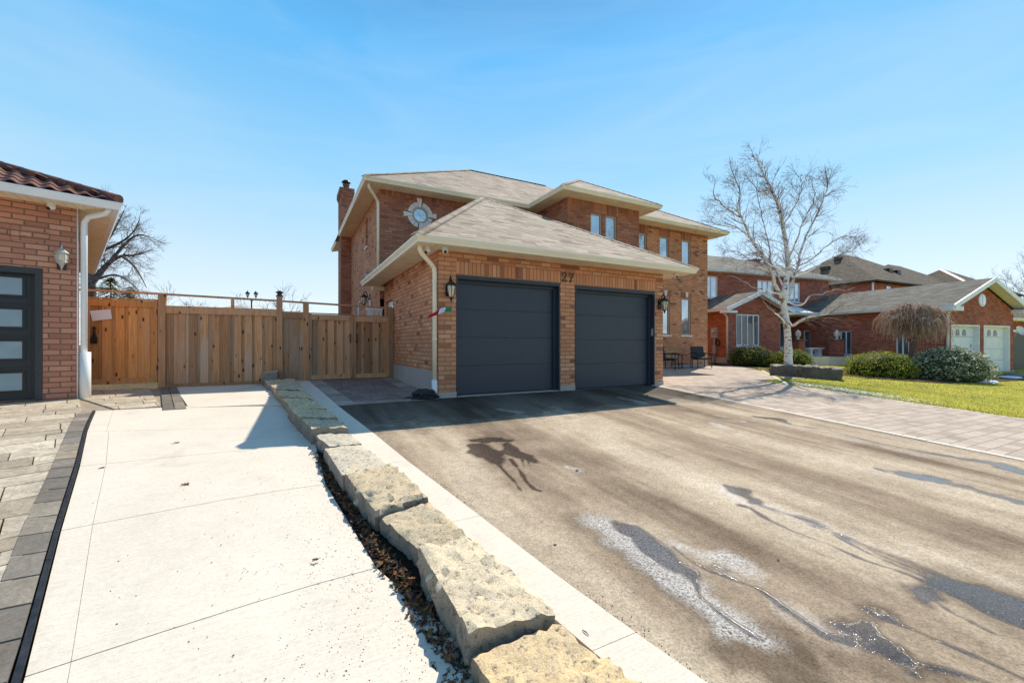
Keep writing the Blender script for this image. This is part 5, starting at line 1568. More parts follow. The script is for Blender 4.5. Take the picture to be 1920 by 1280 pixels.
wall(mb, (-7.95,4.81), (-4.3,4.81), -.7, 2.75, [(.62,2.22,.93,2.55)], .1)
mb.poly([(-7.95,4.81,2.75),(-4.3,4.81,2.75),(-6.1,4.81,3.55)])
wall(mb, (-4.3,4.81), (-4.3,VB), -.7, 2.75)
mb.build('wing_wall', M['brick_red'], nh)
mb = MB(); wall(mb, (-7.95,VB), (-7.95,4.81), -.1, 2.75); mb.build('side_wall', M['brick_bounce_lit'], nh)
mb = MB(); mb.box((-7.97,4.79,-.8),(-4.28,4.83,-.02)); mb.box((-7.97,4.81,-.8),(-7.93,VB,.36)); mb.box((-.02,-.02,-.8),(.02,VB,-.22)); mb.box((5.30,-.03,-.8),(GW+.03,.03,-.28)); mb.build('foundation', M['foundation'], nh)
# windows
def nwin(s0, s1, z0, z1, v, mull, glass='glass', axis='v', fw=.07, **kw): return window(s0, s1, z0, z1, v, nh, 'white', glass, .09, mull, fw, axis, **kw)
def mulls(a, b, n): return [a+(b-a)*i/n for i in range(1, n)]
nwin(-4.3+3.75, -4.3+5.0, 3.62, 4.85, VB, mulls(-.55,.70,3)); nwin(-2.9, -1.55, 3.62, 4.85, VB, mulls(-2.9,-1.55,3))
nwin(-7.35, -5.95, 3.65, 4.88, VB, mulls(-7.35,-5.95,3))
bw = nwin(-7.33, -5.73, .93, 2.55, 4.81, mulls(-7.33,-5.73,4), 'glass_dark')
for a, b in ((3.98,4.55),(1.42,1.95)): nwin(a, b, .45, 1.75, 0, [(a+b)/2], 'glass_dark', 'u', .05)
nwin(6.2, 6.6, .75, 1.85, 0, [], 'glass_dark', 'u', .05)
mb = MB(); mb.box((-1.25,VB-.06,.36),(-.35,VB-.01,2.45)); fd = mb.build('front_door', M['white'], nh)
mb = MB(); mb.box((-1.1,VB-.07,.9),(-.5,VB-.055,2.3)); mb.build('pane', M['glass_dark'], fd)
# garage doors, white with three arched lights
def white_door(s0, s1):
    mb = MB(); z0, z1 = -.34, 1.93
    for i in range(4):
        a = z0+i*(z1-z0)/4; b = z0+(i+1)*(z1-z0)/4
        mb.box((s0,.20,a+.006),(s1,.25,b-.006))
        if i < 3:
            for k in range(4):
                w = (s1-s0)/4; x = s0+k*w; mb.box((x+.08,.193,a+.10),(x+w-.08,.20,b-.10))
    d = mb.build('garage_door', M['white'], nh)
    mb = MB(); mb.box((s0,-.012,z0),(s0+.05,.2,z1)); mb.box((s1-.05,-.012,z0),(s1,.2,z1)); mb.box((s0+.05,-.01,z1-.07),(s1-.05,.2,z1-.002)); mb.build('door_frame', M['white'], d)
    for k in range(3):
        x = s0+.42+k*.55
        mb = MB(); pts = [(x-.13,1.42),(x+.13,1.42),(x+.13,1.56)]+[(x+.13*math.cos(a)*1.0, 1.56+.17*math.sin(a)) for a in (PI/6,PI/3,PI/2,2*PI/3,5*PI/6)]+[(x-.13,1.56)]
        mb.prism(pts, 'y', .180, .196); mb.build('arched_light', M['glass_dark'], d, recalc=True)
    return d
white_door(.30, 2.62); white_door(2.98, 5.32)
mb = MB(); mb.box((2.60,-.02,.86),(2.5,-.0,1.04)) if False else mb.box((2.30,.185,.86),(2.40,.199,1.04)); mb.build('keypad', M['meter'], nh)
# round gable window
mb = MB(); c0 = (GW/2-.05, 3.12)
mb.tube([(c0[0],-.05,c0[1]),(c0[0],.0,c0[1])], .30, 28); gwin = mb.build('round_window', M['white'], nh)
mb = MB(); mb.tube([(c0[0],-.056,c0[1]),(c0[0],-.045,c0[1])], .235, 28); mb.build('pane', M['glass'], gwin)
mb = MB(); mb.box((c0[0]-.015,-.066,c0[1]-.235),(c0[0]+.015,-.057,c0[1]+.235)); mb.box((c0[0]-.235,-.0655,c0[1]-.015),(c0[0]+.235,-.0565,c0[1]+.015)); mb.build('muntin', M['white'], gwin)
# roofs
def roofN(name, faces, mat='shingle_grey'): return roof(name, M[mat], faces, nh)
rz = lambda u: 2.78+gp*(u+.45) if u < GW/2 else 2.78+gp*(GW+.45-u)
pk = rz(GW/2)
roofN('garage_roof', [[(-.45,-.45,rz(-.45)),(GW/2,-.45,pk),(GW/2,VB+2,pk),(-.45,VB+.6,rz(-.45))][::-1], [(GW+.45,-.45,rz(GW+.45)),(GW+.45,VB+2,rz(GW+.45)),(GW/2,VB+2,pk),(GW/2,-.45,pk)][::-1]])
mb = MB()  # white rake boards and the sloping soffit behind them
for s in (-1, 1):
    ue = -.45 if s < 0 else GW+.45
    a = (ue,-.46,rz(ue)-.10); b = (GW/2,-.46,pk-.10)
    mb.beam(a, b, .05, .20, (0,0,1))
    q = [(ue,-.44,rz(ue)-.14),(GW/2,-.44,pk-.14),(GW/2,0,pk-.14),(ue,0,rz(ue)-.14)]
    mb.poly(q if s < 0 else q[::-1])
mb.box((-.50,-.44,2.52),(.30,.0,2.72)); mb.box((GW-.25,-.44,2.52),(GW+.5,.0,2.72))
mb.build('rake_board', M['white'], nh)
hp = .42
hz = 5.22
roofN('main_roof', hip(-8.5, 3.8, VB-.5, VB+8.5, hz, hp))
roofN('wing_roof', [[(-8.4,4.4,2.80),(-6.1,4.4,3.72),(-6.1,VB,3.72),(-8.4,VB,2.80)][::-1], [(-3.8,4.4,2.80),(-3.8,VB,2.80),(-6.1,VB,3.72),(-6.1,4.4,3.72)][::-1]])
roofN('porch_roof', [[(-4.0,5.3,2.78),(-.44,5.3,2.78),(-.44,VB,3.45),(-4.0,VB,3.45)]])
mb = MB()
for s in (-1, 1):
    ue = -8.4 if s < 0 else -3.8
    mb.beam((ue,4.38,2.70), (-6.1,4.38,3.62), .05, .18, (0,0,1))
    q = [(ue,4.40,2.66),(-6.1,4.40,3.58),(-6.1,4.81,3.58),(ue,4.81,2.66)]; mb.poly(q if s < 0 else q[::-1])
mb.box((-8.42,4.4,2.56),(-7.7,4.81,2.68)); mb.box((-4.5,4.4,2.56),(-3.78,4.81,2.68))
mb.build('rake_board', M['white'], nh)
mb = MB()
sweep(mb, [(-8.42,VB-.4),(3.7,VB-.4),(3.7,VB+8)], [(o, hz-.01+k) for o, k in GUT]); sweep(mb, [(-.37,5.3),(-.37,-.40)], [(o, 2.79+k) for o, k in GUT]); sweep(mb, [(-3.8,5.28),(-.5,5.28)], [(o, 2.79+k) for o, k in GUT]); sweep(mb, [(-8.32,VB),(-8.32,4.45)], [(o, 2.79+k) for o, k in GUT]); sweep(mb, [(GW+.37,-.4),(GW+.37,6)], [(o, 2.79+k) for o, k in GUT])
mb.build('gutter', M['white'], nh)
mb = MB()
mb.poly([(-8.45,VB-.42,hz-.13),(3.75,VB-.42,hz-.13),(3.75,VB,hz-.13),(-8.45,VB,hz-.13)][::-1]); mb.poly([(-.40,5.3,2.67),(-.40,-.4,2.67),(0,-.4,2.67),(0,5.3,2.67)]); mb.poly([(-4.3,5.25,2.67),(-.36,5.25,2.67),(-.36,VB,2.67),(-4.3,VB,2.67)][::-1]); mb.poly([(-8.4,VB,2.67),(-8.4,4.4,2.67),(-7.95,4.4,2.67),(-7.95,VB,2.67)])
mb.build('soffit', M['soffit'], nh)
mb = MB(); mb.tube([(-7.98,4.74,2.66),(-7.98,4.72,2.55),(-7.7,4.72,2.42),(-7.66,4.73,2.30),(-7.66,4.73,-.25)] if False else [(-8.3,4.70,2.66),(-8.25,4.70,2.55),(-8.06,4.74,2.42),(-8.02,4.74,2.30),(-8.02,4.74,-.25)], .05, 8); mb.build('downspout', M['peach'], nh)
mb = MB(); mb.tube([(-.36,-.3,2.66),(-.34,-.28,2.56),(-.08,-.06,2.4),(-.06,-.05,2.3),(-.06,-.05,-.4)], .05, 8); mb.build('downspout', M['white'], nh)
# chimney seen above the ridge, snow lying on the porch roof
mb = MB(); cz = 7.1
wall(mb, (1.6,11.3), (2.2,11.3), 5.2, cz); wall(mb, (2.2,11.3), (2.2,11.9), 5.2, cz); wall(mb, (2.2,11.9), (1.6,11.9), 5.2, cz); wall(mb, (1.6,11.9), (1.6,11.3), 5.2, cz); mb.box((1.54,11.24,cz),(2.26,11.96,cz+.08))
mb.build('chimney', M['brick_red'], nh)
def patch(mb, c, ru, rv, f, seed, n=28, lift=.03):
    pts = []
    for k in range(n):
        a = 2*PI*k/n; r = 1+.45*mnoise.noise((math.cos(a)*1.6+seed, math.sin(a)*1.6, seed))
        pts.append((c[0]+ru*r*math.cos(a), c[1]+rv*r*math.sin(a)))
    ctr = f(*c); i0 = mb.vert((ctr[0], ctr[1], ctr[2]+lift)); ring1 = []; ring0 = []
    for p in pts:
        m = lerp(c, p, .75); q = f(*m); ring1.append(mb.vert((q[0], q[1], q[2]+lift*.8))); q = f(*p); ring0.append(mb.vert((q[0], q[1], q[2]-.01)))
    for k in range(n):
        k2 = (k+1) % n
        mb.face((i0, ring1[k], ring1[k2]), None, 0, None, True); mb.face((ring1[k], ring0[k], ring0[k2], ring1[k2]), None, 0, None, True)
mb = MB()
pr = lambda u, v: (u, v, 2.79+(v-5.3)*.335)
patch(mb, (-1.5,6.2), 1.2, .8, pr, 3.0, lift=.06); patch(mb, (-3.0,6.5), .9, .6, pr, 8.0, lift=.05); mb.build('roof_snow', M['snow'], nh)
# electric meter with its pipe on the bright side wall
mt = thing('electric_meter', 'grey electric meter box with conduit on the bright side wall of the red brick house', 'meter', WN(-7.95,5.55,0), TN-PI/2)
mb = MB(); mb.box((-.20,-.10,1.35),(.20,-.002,1.88)); mb.build('meter_box', M['meter'], mt)
mb = MB(); mb.tube([(0,-.10,1.68),(0,-.17,1.68),(0,-.19,1.68)], [.10,.10,.06], 14); mb.build('meter_dial', M['silver'], mt)
mb = MB(); mb.tube([(.02,-.06,1.35),(.02,-.06,.0)], .045, 8); mb.box((-.07,-.12,.55),(.12,-.01,.95)); mb.build('conduit', M['meter'], mt)
mb = MB(); mb.tube([(.20+.13*math.sin(a), -.06, 1.12+.15*math.cos(a)) for a in [k*PI/8 for k in range(0,17)]], .03, 6); mb.build('cable_loop', M['black'], mt)

# --- porch bench, brick pillars with white lanterns
be = thing('stone_bench', 'pale concrete bench with curved legs on the porch of the red brick house', 'bench', WN(-1.5,4.98,.36), TN+.0)
bx_, by_ = 0, 0
mb = MB(); mb.box((-.62,-.19,.40),(.62,.19,.48)); mb.build('seat', M['stone_trim'], be)
for x in (-.36, .36):
    mb = MB(); mb.prism([(-.17,0),(.17,0),(.14,.08),(.075,.2),(.11,.33),(.18,.40),(-.18,.40),(-.11,.33),(-.075,.2),(-.14,.08)], 'y', -.15, .15); mb.v = [(p[0]+x, p[1], p[2]) for p in mb.v]; mb.build('leg', M['stone_trim'], be)
def pillar(label, u, v, h, llabel):
    t = thing('brick_pillar', label, 'pillar', WN(u,v,.36), TN)
    mb = MB(); s = .23
    wall(mb, (-s,-s), (s,-s), 0, h); wall(mb, (s,-s), (s,s), 0, h); wall(mb, (s,s), (-s,s), 0, h); wall(mb, (-s,s), (-s,-s), 0, h); mb.build('shaft', M['brick_red'], t)
    mb = MB(); mb.box((-s-.05,-s-.05,h),(s+.05,s+.05,h+.09)); mb.build('coping', M['ledge_stone'], t)
    l = thing('post_lantern', llabel, 'lantern', WN(u,v,.36+h+.09), TN, 'white lanterns on the brick pillars')
    mb = MB(); mb.lathe([(.10,0),(.10,.02),(.045,.05),(.04,.10),(.09,.14),(.11,.16)], (0,0,0), 8); mb.build('foot', M['white_pvc'], l)
    mb = MB(); mb.lathe([(.09,.16),(.12,.24),(.12,.34),(.10,.38)], (0,0,0), 6, smooth=False); mb.build('glass', M['lamp_glass'], l)
    mb = MB(); mb.lathe([(.135,.375),(.13,.39),(.08,.44),(.03,.47),(.035,.49),(.008,.53)], (0,0,0), 6, smooth=False)
    for k in range(6): a = k*PI/3; mb.tube([(.095*math.cos(a),.095*math.sin(a),.16),(.125*math.cos(a),.125*math.sin(a),.24),(.125*math.cos(a),.125*math.sin(a),.34),(.105*math.cos(a),.105*math.sin(a),.38)], .012, 5)
    mb.build('cap', M['white_pvc'], l)
pillar('brick pillar just behind the birch trunk', -3.1, 4.70, .84, 'white lantern on the pillar behind the birch trunk')
pillar('brick pillar at the right end of the stone bench', -.97, 4.10, .84, 'white lantern on the pillar right of the stone bench')

# --- roofs farther off
def simple_house(name, label, loc, rz_, parts):
    t = thing(name, label, 'house', loc, rz_)
    for kind, nm, mat, data in parts:
        mb = MB()
        if kind == 'box':
            (x0,y0,z0),(x1,y1,z1) = data
            wall(mb, (x0,y0), (x1,y0), z0, z1); wall(mb, (x1,y0), (x1,y1), z0, z1); wall(mb, (x1,y1), (x0,y1), z0, z1); wall(mb, (x0,y1), (x0,y0), z0, z1)
        elif kind == 'hip':
            for f in hip(*data): mb.poly(f)
        elif kind == 'sweep': sweep(mb, data[0], [(o, data[1]+k) for o, k in GUT], closed=True)
        elif kind == 'boxes':
            for a, b in data: mb.box(a, b)
        elif kind == 'caps':
            for a, b in data: caps(mb, a, b, .22, .02)
        mb.build(nm, M[mat], t)
    return t
# brown hip-roofed house behind the neighbour
h3 = atY(1644, 646, 36); T3 = math.radians(25)
simple_house('brown_roof_house', 'large brick house with brown hip roofs and roof vents behind the gabled house', (h3[0], h3[1], 0), T3, [
    ('box','wall','brick_red',((.5,.5,-2),(13.5,10.5,6.45))), ('box','wall','brick_red',((11.5,1.3,-2),(24.5,11.5,6.43))), ('box','wall','brick_red',((18.6,-.4,-2),(27.4,8.5,6.41))),
    ('hip','roof','shingle_brown',(-.1,14.1,-.1,11.1,6.56,.66)), ('hip','roof','shingle_brown',(11.0,25.1,.7,12.1,6.54,.66)), ('hip','roof','shingle_brown',(18,28.1,-1.1,9.1,6.52,.66)),
    ('sweep','gutter','charcoal',([(0,11),(0,0),(14,0),(14,11)],6.54)), ('sweep','gutter','charcoal',([(18.1,9),(18.1,-1.0),(28,-1.0),(28,9)],6.50)),
    ('caps','ridge_cap','shingle',[((0,0,6.56),(5.5,5.5,10.19))]), ('caps','ridge_cap','peach',[((14.0,0,6.62),(11.2,2.9,8.5))]), ('caps','ridge_cap','peach',[((18.1,-1.0,6.54),(23.05,4.0,9.84))]),
    ('boxes','roof_vent','black',[((7.2,2.2,8.0),(7.8,2.7,8.45))]), ('boxes','roof_vent','black',[((8.3,2.0,7.9),(8.9,2.5,8.32))]), ('boxes','roof_vent','black',[((2.6,5.2,8.45),(3.1,5.9,8.8))]), ('boxes','roof_vent','black',[((4.2,5.0,9.4),(4.8,5.5,9.85))]),
    ('boxes','window','glass',[((2.6,.44,4.8),(3.3,.49,6.2))]), ('boxes','downspout','white',[((-.02+.3,.38,0),(.4,.48,6.4))])])
# dark roofed house at the right edge
h4 = WN(7.0, 1.2, -.3)
t4 = simple_house('dark_roof_house', 'brick house with dark roof and skylight cut by the right edge of the frame', h4, TN, [
    ('box','wall','brick_red',((0,.0,-.5),(9,8,2.7))), ('hip','roof','shingle_brown',(-.7,9.6,-.6,8.6,2.75,.48)), ('sweep','gutter','white',([(-.6,8.4),(-.6,-.5),(9.5,-.5),(9.5,8.4)],2.73)),
    ('boxes','soffit','cream',[((-.6,-.5,2.58),(9.5,-.02,2.61))]),
    ('boxes','garage_door','charcoal',[((.55,-.05,-.4),(3.2,-.01,2.0))]), ('boxes','door_trim','white',[((.40,-.06,-.4),(.54,0,2.1)),((.54,-.06,2.0),(3.2,0,2.12))]),
    ('boxes','skylight','black',[((-.05,2.0,3.98),(.75,3.0,4.36))]), ('boxes','window','glass_dark',[((.8,-.07,1.45),(1.15,-.05,1.8)),((1.35,-.07,1.45),(1.7,-.05,1.8))])])
dish = thing('satellite_dish', 'round white satellite dish beside the white garage doors at the right edge', 'dish', WN(GW+.28,.05,1.55), TN)
mb = MB(); mb.lathe([(.03,0),(.12,.02),(.20,.06),(.24,.10),(.235,.11),(.19,.07),(.11,.035),(.0,.02)], (0,0,0), 20); mb.xform(Matrix.Translation((0,-.14,.12)) @ Matrix.Rotation(1.2, 4, 'X') @ Matrix.Rotation(-.3, 4, 'Y')); mb.build('reflector', M['white_pvc'], dish)
mb = MB(); mb.tube([(0,-.10,.10),(0,-.03,.0),(0,.05,-.25)], .022, 8); mb.build('bracket', M['silver'], dish)
mb = MB(); mb.tube([(0,-.16,.02),(0,-.38,.0),(0,-.42,.10)], .012, 6); mb.build('feed_arm', M['silver'], dish)
# grey roof beyond the fence
hg = atY(335, 646, 24)
simple_house('grey_roof_house', 'low house with a pale grey hip roof showing just over the fence', (hg[0], hg[1], 0), math.radians(20), [
    ('box','wall','brick_pink',((0,0,-1),(5.4,6,2.62))), ('hip','roof','shingle',(-.5,5.2,-.5,6.5,2.66,.30))])

# ------------------------------------------------------------------ planting
def leaf_cloud(mb, c, r, n, size, cols, seed, shell=.55, flat=0.0, top=None):
    rs = random.Random(seed)
    for i in range(n):
        while True:
            d = (rs.gauss(0,1), rs.gauss(0,1), rs.gauss(0,1)); l = math.sqrt(dot(d, d))
            if l > .01: break
        d = vmul(d, 1/l)
        if d[2] < -.35: continue
        lump = 1+.13*mnoise.noise((d[0]*2.2+seed, d[1]*2.2, d[2]*2.2))+.09*mnoise.noise((d[0]*5, d[1]*5+seed, d[2]*5))+.05*mnoise.noise((d[0]*11, d[1]*11+seed, d[2]*11))
        q = (shell+(1-shell)*rs.random()**.5)*lump
        p = (c[0]+d[0]*r[0]*q, c[1]+d[1]*r[1]*q, max(c[2]-r[2]*.3, c[2]+d[2]*r[2]*q))
        s = size*rs.uniform(.6,1.4)
        nrm = norm(vadd(d, (rs.gauss(0,.7), rs.gauss(0,.7), rs.gauss(0,.7)+.25)))
        a = norm(cross(nrm, (rs.gauss(0,1), rs.gauss(0,1), rs.gauss(0,1)))); b = cross(nrm, a)
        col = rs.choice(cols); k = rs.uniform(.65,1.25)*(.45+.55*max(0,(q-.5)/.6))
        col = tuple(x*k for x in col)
        mb.poly([vadd(p, vmul(a, s)), vadd(p, vmul(b, s*.45)), vadd(p, vmul(a, -s)), vadd(p, vmul(b, -s*.45))], None, 0, col)
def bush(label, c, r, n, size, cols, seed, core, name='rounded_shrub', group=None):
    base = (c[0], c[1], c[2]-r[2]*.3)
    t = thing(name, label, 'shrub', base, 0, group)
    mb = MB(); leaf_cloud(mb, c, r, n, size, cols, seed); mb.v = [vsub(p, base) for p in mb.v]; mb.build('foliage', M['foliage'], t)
    mb = MB(); blob(mb, vsub(c, base), .80, seed, core, r, 12, .12, 2.2); mb.build('inner_twigs', M['leaf'], t)
    return t
def place(px, py, Y, up): p = atY(px, py, Y); return (p[0], p[1], G(p[0], p[1])+up)
YEW = [(.10,.14,.03),(.16,.22,.035),(.25,.31,.05),(.07,.10,.025),(.36,.38,.08)]
YEL = [(.26,.32,.03),(.42,.48,.04),(.55,.58,.06),(.15,.20,.03),(.66,.66,.10)]
VAR = [(.50,.54,.32),(.80,.80,.58),(.28,.36,.17),(.95,.92,.72),(.38,.46,.25),(.18,.24,.11)]
bush('dark clipped yew under the white four-pane window', place(1407,668,19.2,.30), (1.02,.80,.66), 9000, .032, YEW, 5, (.012,.016,.006))
bush('clipped yew directly behind the birch trunk', place(1482,668,18.4,.25), (.92,.75,.60), 8000, .032, YEL[:4]+YEW[:2], 9, (.014,.018,.006))
bush('low yellow green clipped yew left of the umbrella shaped tree', place(1650,680,15.6,.22), (1.18,1.0,.72), 14000, .027, YEL, 14, (.014,.018,.006))
bush('pale variegated mounded shrub right of the umbrella shaped tree', place(1778,680,15.3,.32), (1.32,1.1,.90), 9000, .045, VAR, 23, (.04,.05,.03))
for (px, py, Y, s), lab in (((1562,681,16.5,.16),'tiny round green plant in the rocky bed behind the stone ledge'),((1722,676,18,.2),'small brown dry plant between the yew and variegated shrub')):
    bush(lab, place(px,py,Y,.08), (s,s,s), 500, .03, YEL if 'green' in lab else [(.25,.13,.08),(.18,.10,.06)], 31, (.02,.02,.01), 'small_plant')

# bed of mulch, porch paving, snow
mb = MB()
def gW(u, v): return W(u, v, gz(u, v)+.004)
bedpts = [L(*atY(px, 0, Y)[:2]) for px, Y in ((1462,15.2),(1420,17.2),(1370,19.2),(1340,20.5),(1325,22.5),(1500,22.5),(1570,19.5),(1780,17.8),(1900,18.6),(1960,17.2),(1850,15.0),(1760,13.9),(1640,14.4),(1590,15.0))]
ctr = (sum(p[0] for p in bedpts)/len(bedpts), sum(p[1] for p in bedpts)/len(bedpts))
def fan(mb, pts, ctr, rings=8, dz=.0):
    n = len(pts); sub = []
    for i in range(n):
        for k in range(6): sub.append(lerp(pts[i], pts[(i+1)%n], k/6))
    n = len(sub); prev = None
    for r in range(1, rings+1):
        row = [mb.vert(W(*lerp(ctr, p, r/rings), gz(*lerp(ctr, p, r/rings))+dz+(.03*mnoise.noise((p[0]*r, p[1]*2, r)) if r < rings else 0))) for p in sub]
        if prev is None: c = mb.vert(W(*ctr, gz(*ctr)+dz))
        for k in range(n):
            k2 = (k+1) % n
            if prev is None: mb.face((c, row[k], row[k2]), None, 0, None, True)
            else: mb.face((prev[k], row[k], row[k2], prev[k2]), None, 0, None, True)
        prev = row
fan(mb, bedpts, ctr, 8, .012)
tag(mb.build('garden_bed', M['mulch'], None, recalc=True), kind='structure')
mb = MB(); pv = [(-4.27,7.25),(-.04,7.25),(-.04,3.65),(-2.3,3.65),(-4.2,4.6)]
P3 = [WN(*p, 0) for p in pv]; mb.poly([(x, y, .36) for x, y, z in P3][::-1]); 
for a, b in zip(P3, P3[1:]+P3[:1]): mb.poly([(a[0],a[1],.36),(b[0],b[1],.36),(b[0],b[1],-.5),(a[0],a[1],-.5)])
tag(mb.build('porch_paving', M['concrete'], None, recalc=True), kind='structure')
mb = MB(); pv = [(.0,-.02),(GW,-.02),(GW+1.5,-9),(1.0,-9)]
mb.poly([(x, y, G(x, y)+.01) for x, y, z in [WN(*p, 0) for p in pv]]); tag(mb.build('driveway', M['concrete'], None), kind='structure') if False else None
mb = MB()
gg = lambda u, v: W(u, v, gz(u, v)+.015)
for (px, py), ru, rv, sd in (((1560,678),.75,.4,2.),((1535,690),.5,.25,4.),((1610,684),.45,.3,6.),((1850,716),.7,.28,9.),((1895,708),.8,.3,12.),((1515,683),.5,.3,15.)):
    p = onground(px, py); patch(mb, L(p[0], p[1]), ru, rv, gg, sd, lift=.05)
def ridge_snow(): pass
tag(mb.build('snow', M['snow'], None, recalc=True), kind='stuff')
# frost scattered on the shaded grass in front of the ledge, and short grass blades
fr = MB(); gr = MB()
edge = [(9.88,-3.5),(9.88,-.92),(13.2,1.66),(15.4,3.4)]
for i in range(5200):
    px, py = R.gauss(1560,70), 0
    py = 716+(px-1480)*.135+abs(R.gauss(0,1))*10
    p = onground(px, py); u, v = L(p[0], p[1])
    if not lawn_keep(u, v) or u < 9.9: continue
    s = R.uniform(.008,.03); z = p[2]+.012+R.uniform(0,.02); a = R.uniform(0,6)
    fr.poly([(p[0]+s*math.cos(a+k*2.1)*R.uniform(.6,1.3), p[1]+s*math.sin(a+k*2.1), z+R.uniform(0,.012)) for k in range(3)], None, 0, (.78,.83,.86) if R.random() < .75 else (.55,.62,.52))
tag(fr.build('frost', M['leaf'], None), kind='stuff')
GC = [(.40,.42,.05),(.56,.54,.07),(.66,.58,.10),(.28,.32,.04),(.72,.58,.20)]
for i in range(42000):
    u = 9.88+R.random()**1.6*22; v = R.uniform(-9, 4.2)
    if not lawn_keep(u, v): continue
    x, y, z = W(u, v, gz(u, v)-.008)
    if y < 8 or x/y > 1.5: continue
    h = R.uniform(.015,.04); a = R.uniform(0, 6.28); w = .004+.0004*y
    dx, dy = math.cos(a)*w, math.sin(a)*w; lx, ly = R.gauss(0,.02), R.gauss(0,.02)
    c = R.choice(GC); k = R.uniform(.6,1.2)
    gr.poly([(x-dx,y-dy,z),(x+dx,y+dy,z),(x+lx,y+ly,z+h)], None, 0, tuple(q*k for q in c))
for i in range(5200):   # ragged tufts creeping over the paver edge
    t = R.random(); (u0,v0),(u1,v1) = ((9.84,-9.0),(9.84,-.9)) if R.random() < .5 else ((9.84,-.9),(15.4,3.45))
    u = u0+(u1-u0)*t+abs(R.gauss(0,.05))-.05; v = v0+(v1-v0)*t-abs(R.gauss(0,.03))+.02
    x, y, z = W(u, v, gz(u, v)); h = R.uniform(.015,.05); a = R.uniform(0,6.28); w = .008
    c = R.choice(GC); k = R.uniform(.5,1.1)
    gr.poly([(x-w*math.cos(a),y-w*math.sin(a),z),(x+w*math.cos(a),y+w*math.sin(a),z),(x+R.gauss(0,.03),y+R.gauss(0,.03),z+h)], None, 0, tuple(q*k for q in c))
tag(gr.build('grass', M['foliage'], None), kind='stuff')
# big ledge stone in front of the birch
def ledge():
    a = atY(1443, 646, 14.35); b = atY(1580, 646, 13.35)
    d = norm((b[0]-a[0], b[1]-a[1], 0)); nrm = (-d[1], d[0], 0)
    a2 = L(a[0]+nrm[0]*.55, a[1]+nrm[1]*.55); b2 = L(b[0]+nrm[0]*.55, b[1]+nrm[1]*.55); a = L(a[0], a[1]); b = L(b[0], b[1])
    return a, b, b2, a2
a, b, b2, a2 = ledge()
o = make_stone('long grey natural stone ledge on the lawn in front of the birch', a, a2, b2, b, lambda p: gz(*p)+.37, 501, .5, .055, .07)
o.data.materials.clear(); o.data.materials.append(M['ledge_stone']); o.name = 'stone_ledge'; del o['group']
for i, ((px, py, Y, r), lab) in enumerate((((1540,676,17.2,.22),'pale rounded rock in the bed right of the birch'),((1585,679,17.0,.20),'grey rock in the bed left of the yellow green yew'),((1610,674,17.6,.18),'small pale rock by the porch paving'),((1855,702,18.0,.2),'flat pale rock in the bed before the white garage doors'),((1900,703,18.2,.25),'low brown rock in the bed at the right edge'))):
    mb = MB(); p = place(px, py, Y, .03); blob(mb, p, r, 40+i*7, (.34,.31,.27) if 'pale' in lab else (.22,.19,.16), (1.3,1,.55), 9, .35, 1.6); tag(mb.build('rock', M['bark'], None, p), lab, 'rock')

# ------------------------------------------------------------------ patio chairs and table in the nook right of the garage
def patio_chair(label, loc, rz_):
    t = thing('patio_chair', label, 'chair', loc, rz_, 'patio chairs by the house front')
    mb = MB(); mb.box((-.27,-.26,.33),(.27,.24,.42)); mb.build('seat', M['wicker'], t)
    mb = MB(); mb.poly([(0,0,0)]*3) if False else None
    i0 = len(mb.v); mb.box((-.27,-.03,0),(.27,.03,.46)); mb.xform(Matrix.Translation((0,.25,.40)) @ Matrix.Rotation(-.16, 4, 'X')); mb.build('backrest', M['wicker'], t)
    for s in (-1, 1):
        mb = MB(); mb.box((s*.30-.03,-.28,.56),(s*.30+.03,.28,.60)); mb.build('armrest', M['wicker'], t)
        for y in (-.25, .25):
            mb = MB(); mb.tube([(s*.30,y,0),(s*.30,y,.57)], .018, 8); mb.build('leg', M['charcoal'], t)
    return t
cz_ = .002+gz(12,4)
patio_chair('black wicker patio chair standing right of the small patio table', W(12.35,3.95,cz_), TH-.35)
patio_chair('black wicker patio chair half hidden behind the garage corner', W(10.45,3.85,cz_), TH+.5)
tb = thing('patio_table', 'small square patio table with glass top between two black chairs', 'table', W(11.35,4.05,cz_), TH)
mb = MB(); mb.box((-.34,-.3,.53),(.34,.3,.55)); mb.build('tabletop', M['charcoal'], tb)
for s in (-1,1):
    for y in (-.25,.25): mb = MB(); mb.tube([(s*.29,y,0),(s*.29,y,.53)], .016, 8); mb.build('leg', M['charcoal'], tb)
mb = MB(); mb.box((-.29,-.25,.16),(.29,.25,.18)); mb.build('lower_shelf', M['charcoal'], tb)
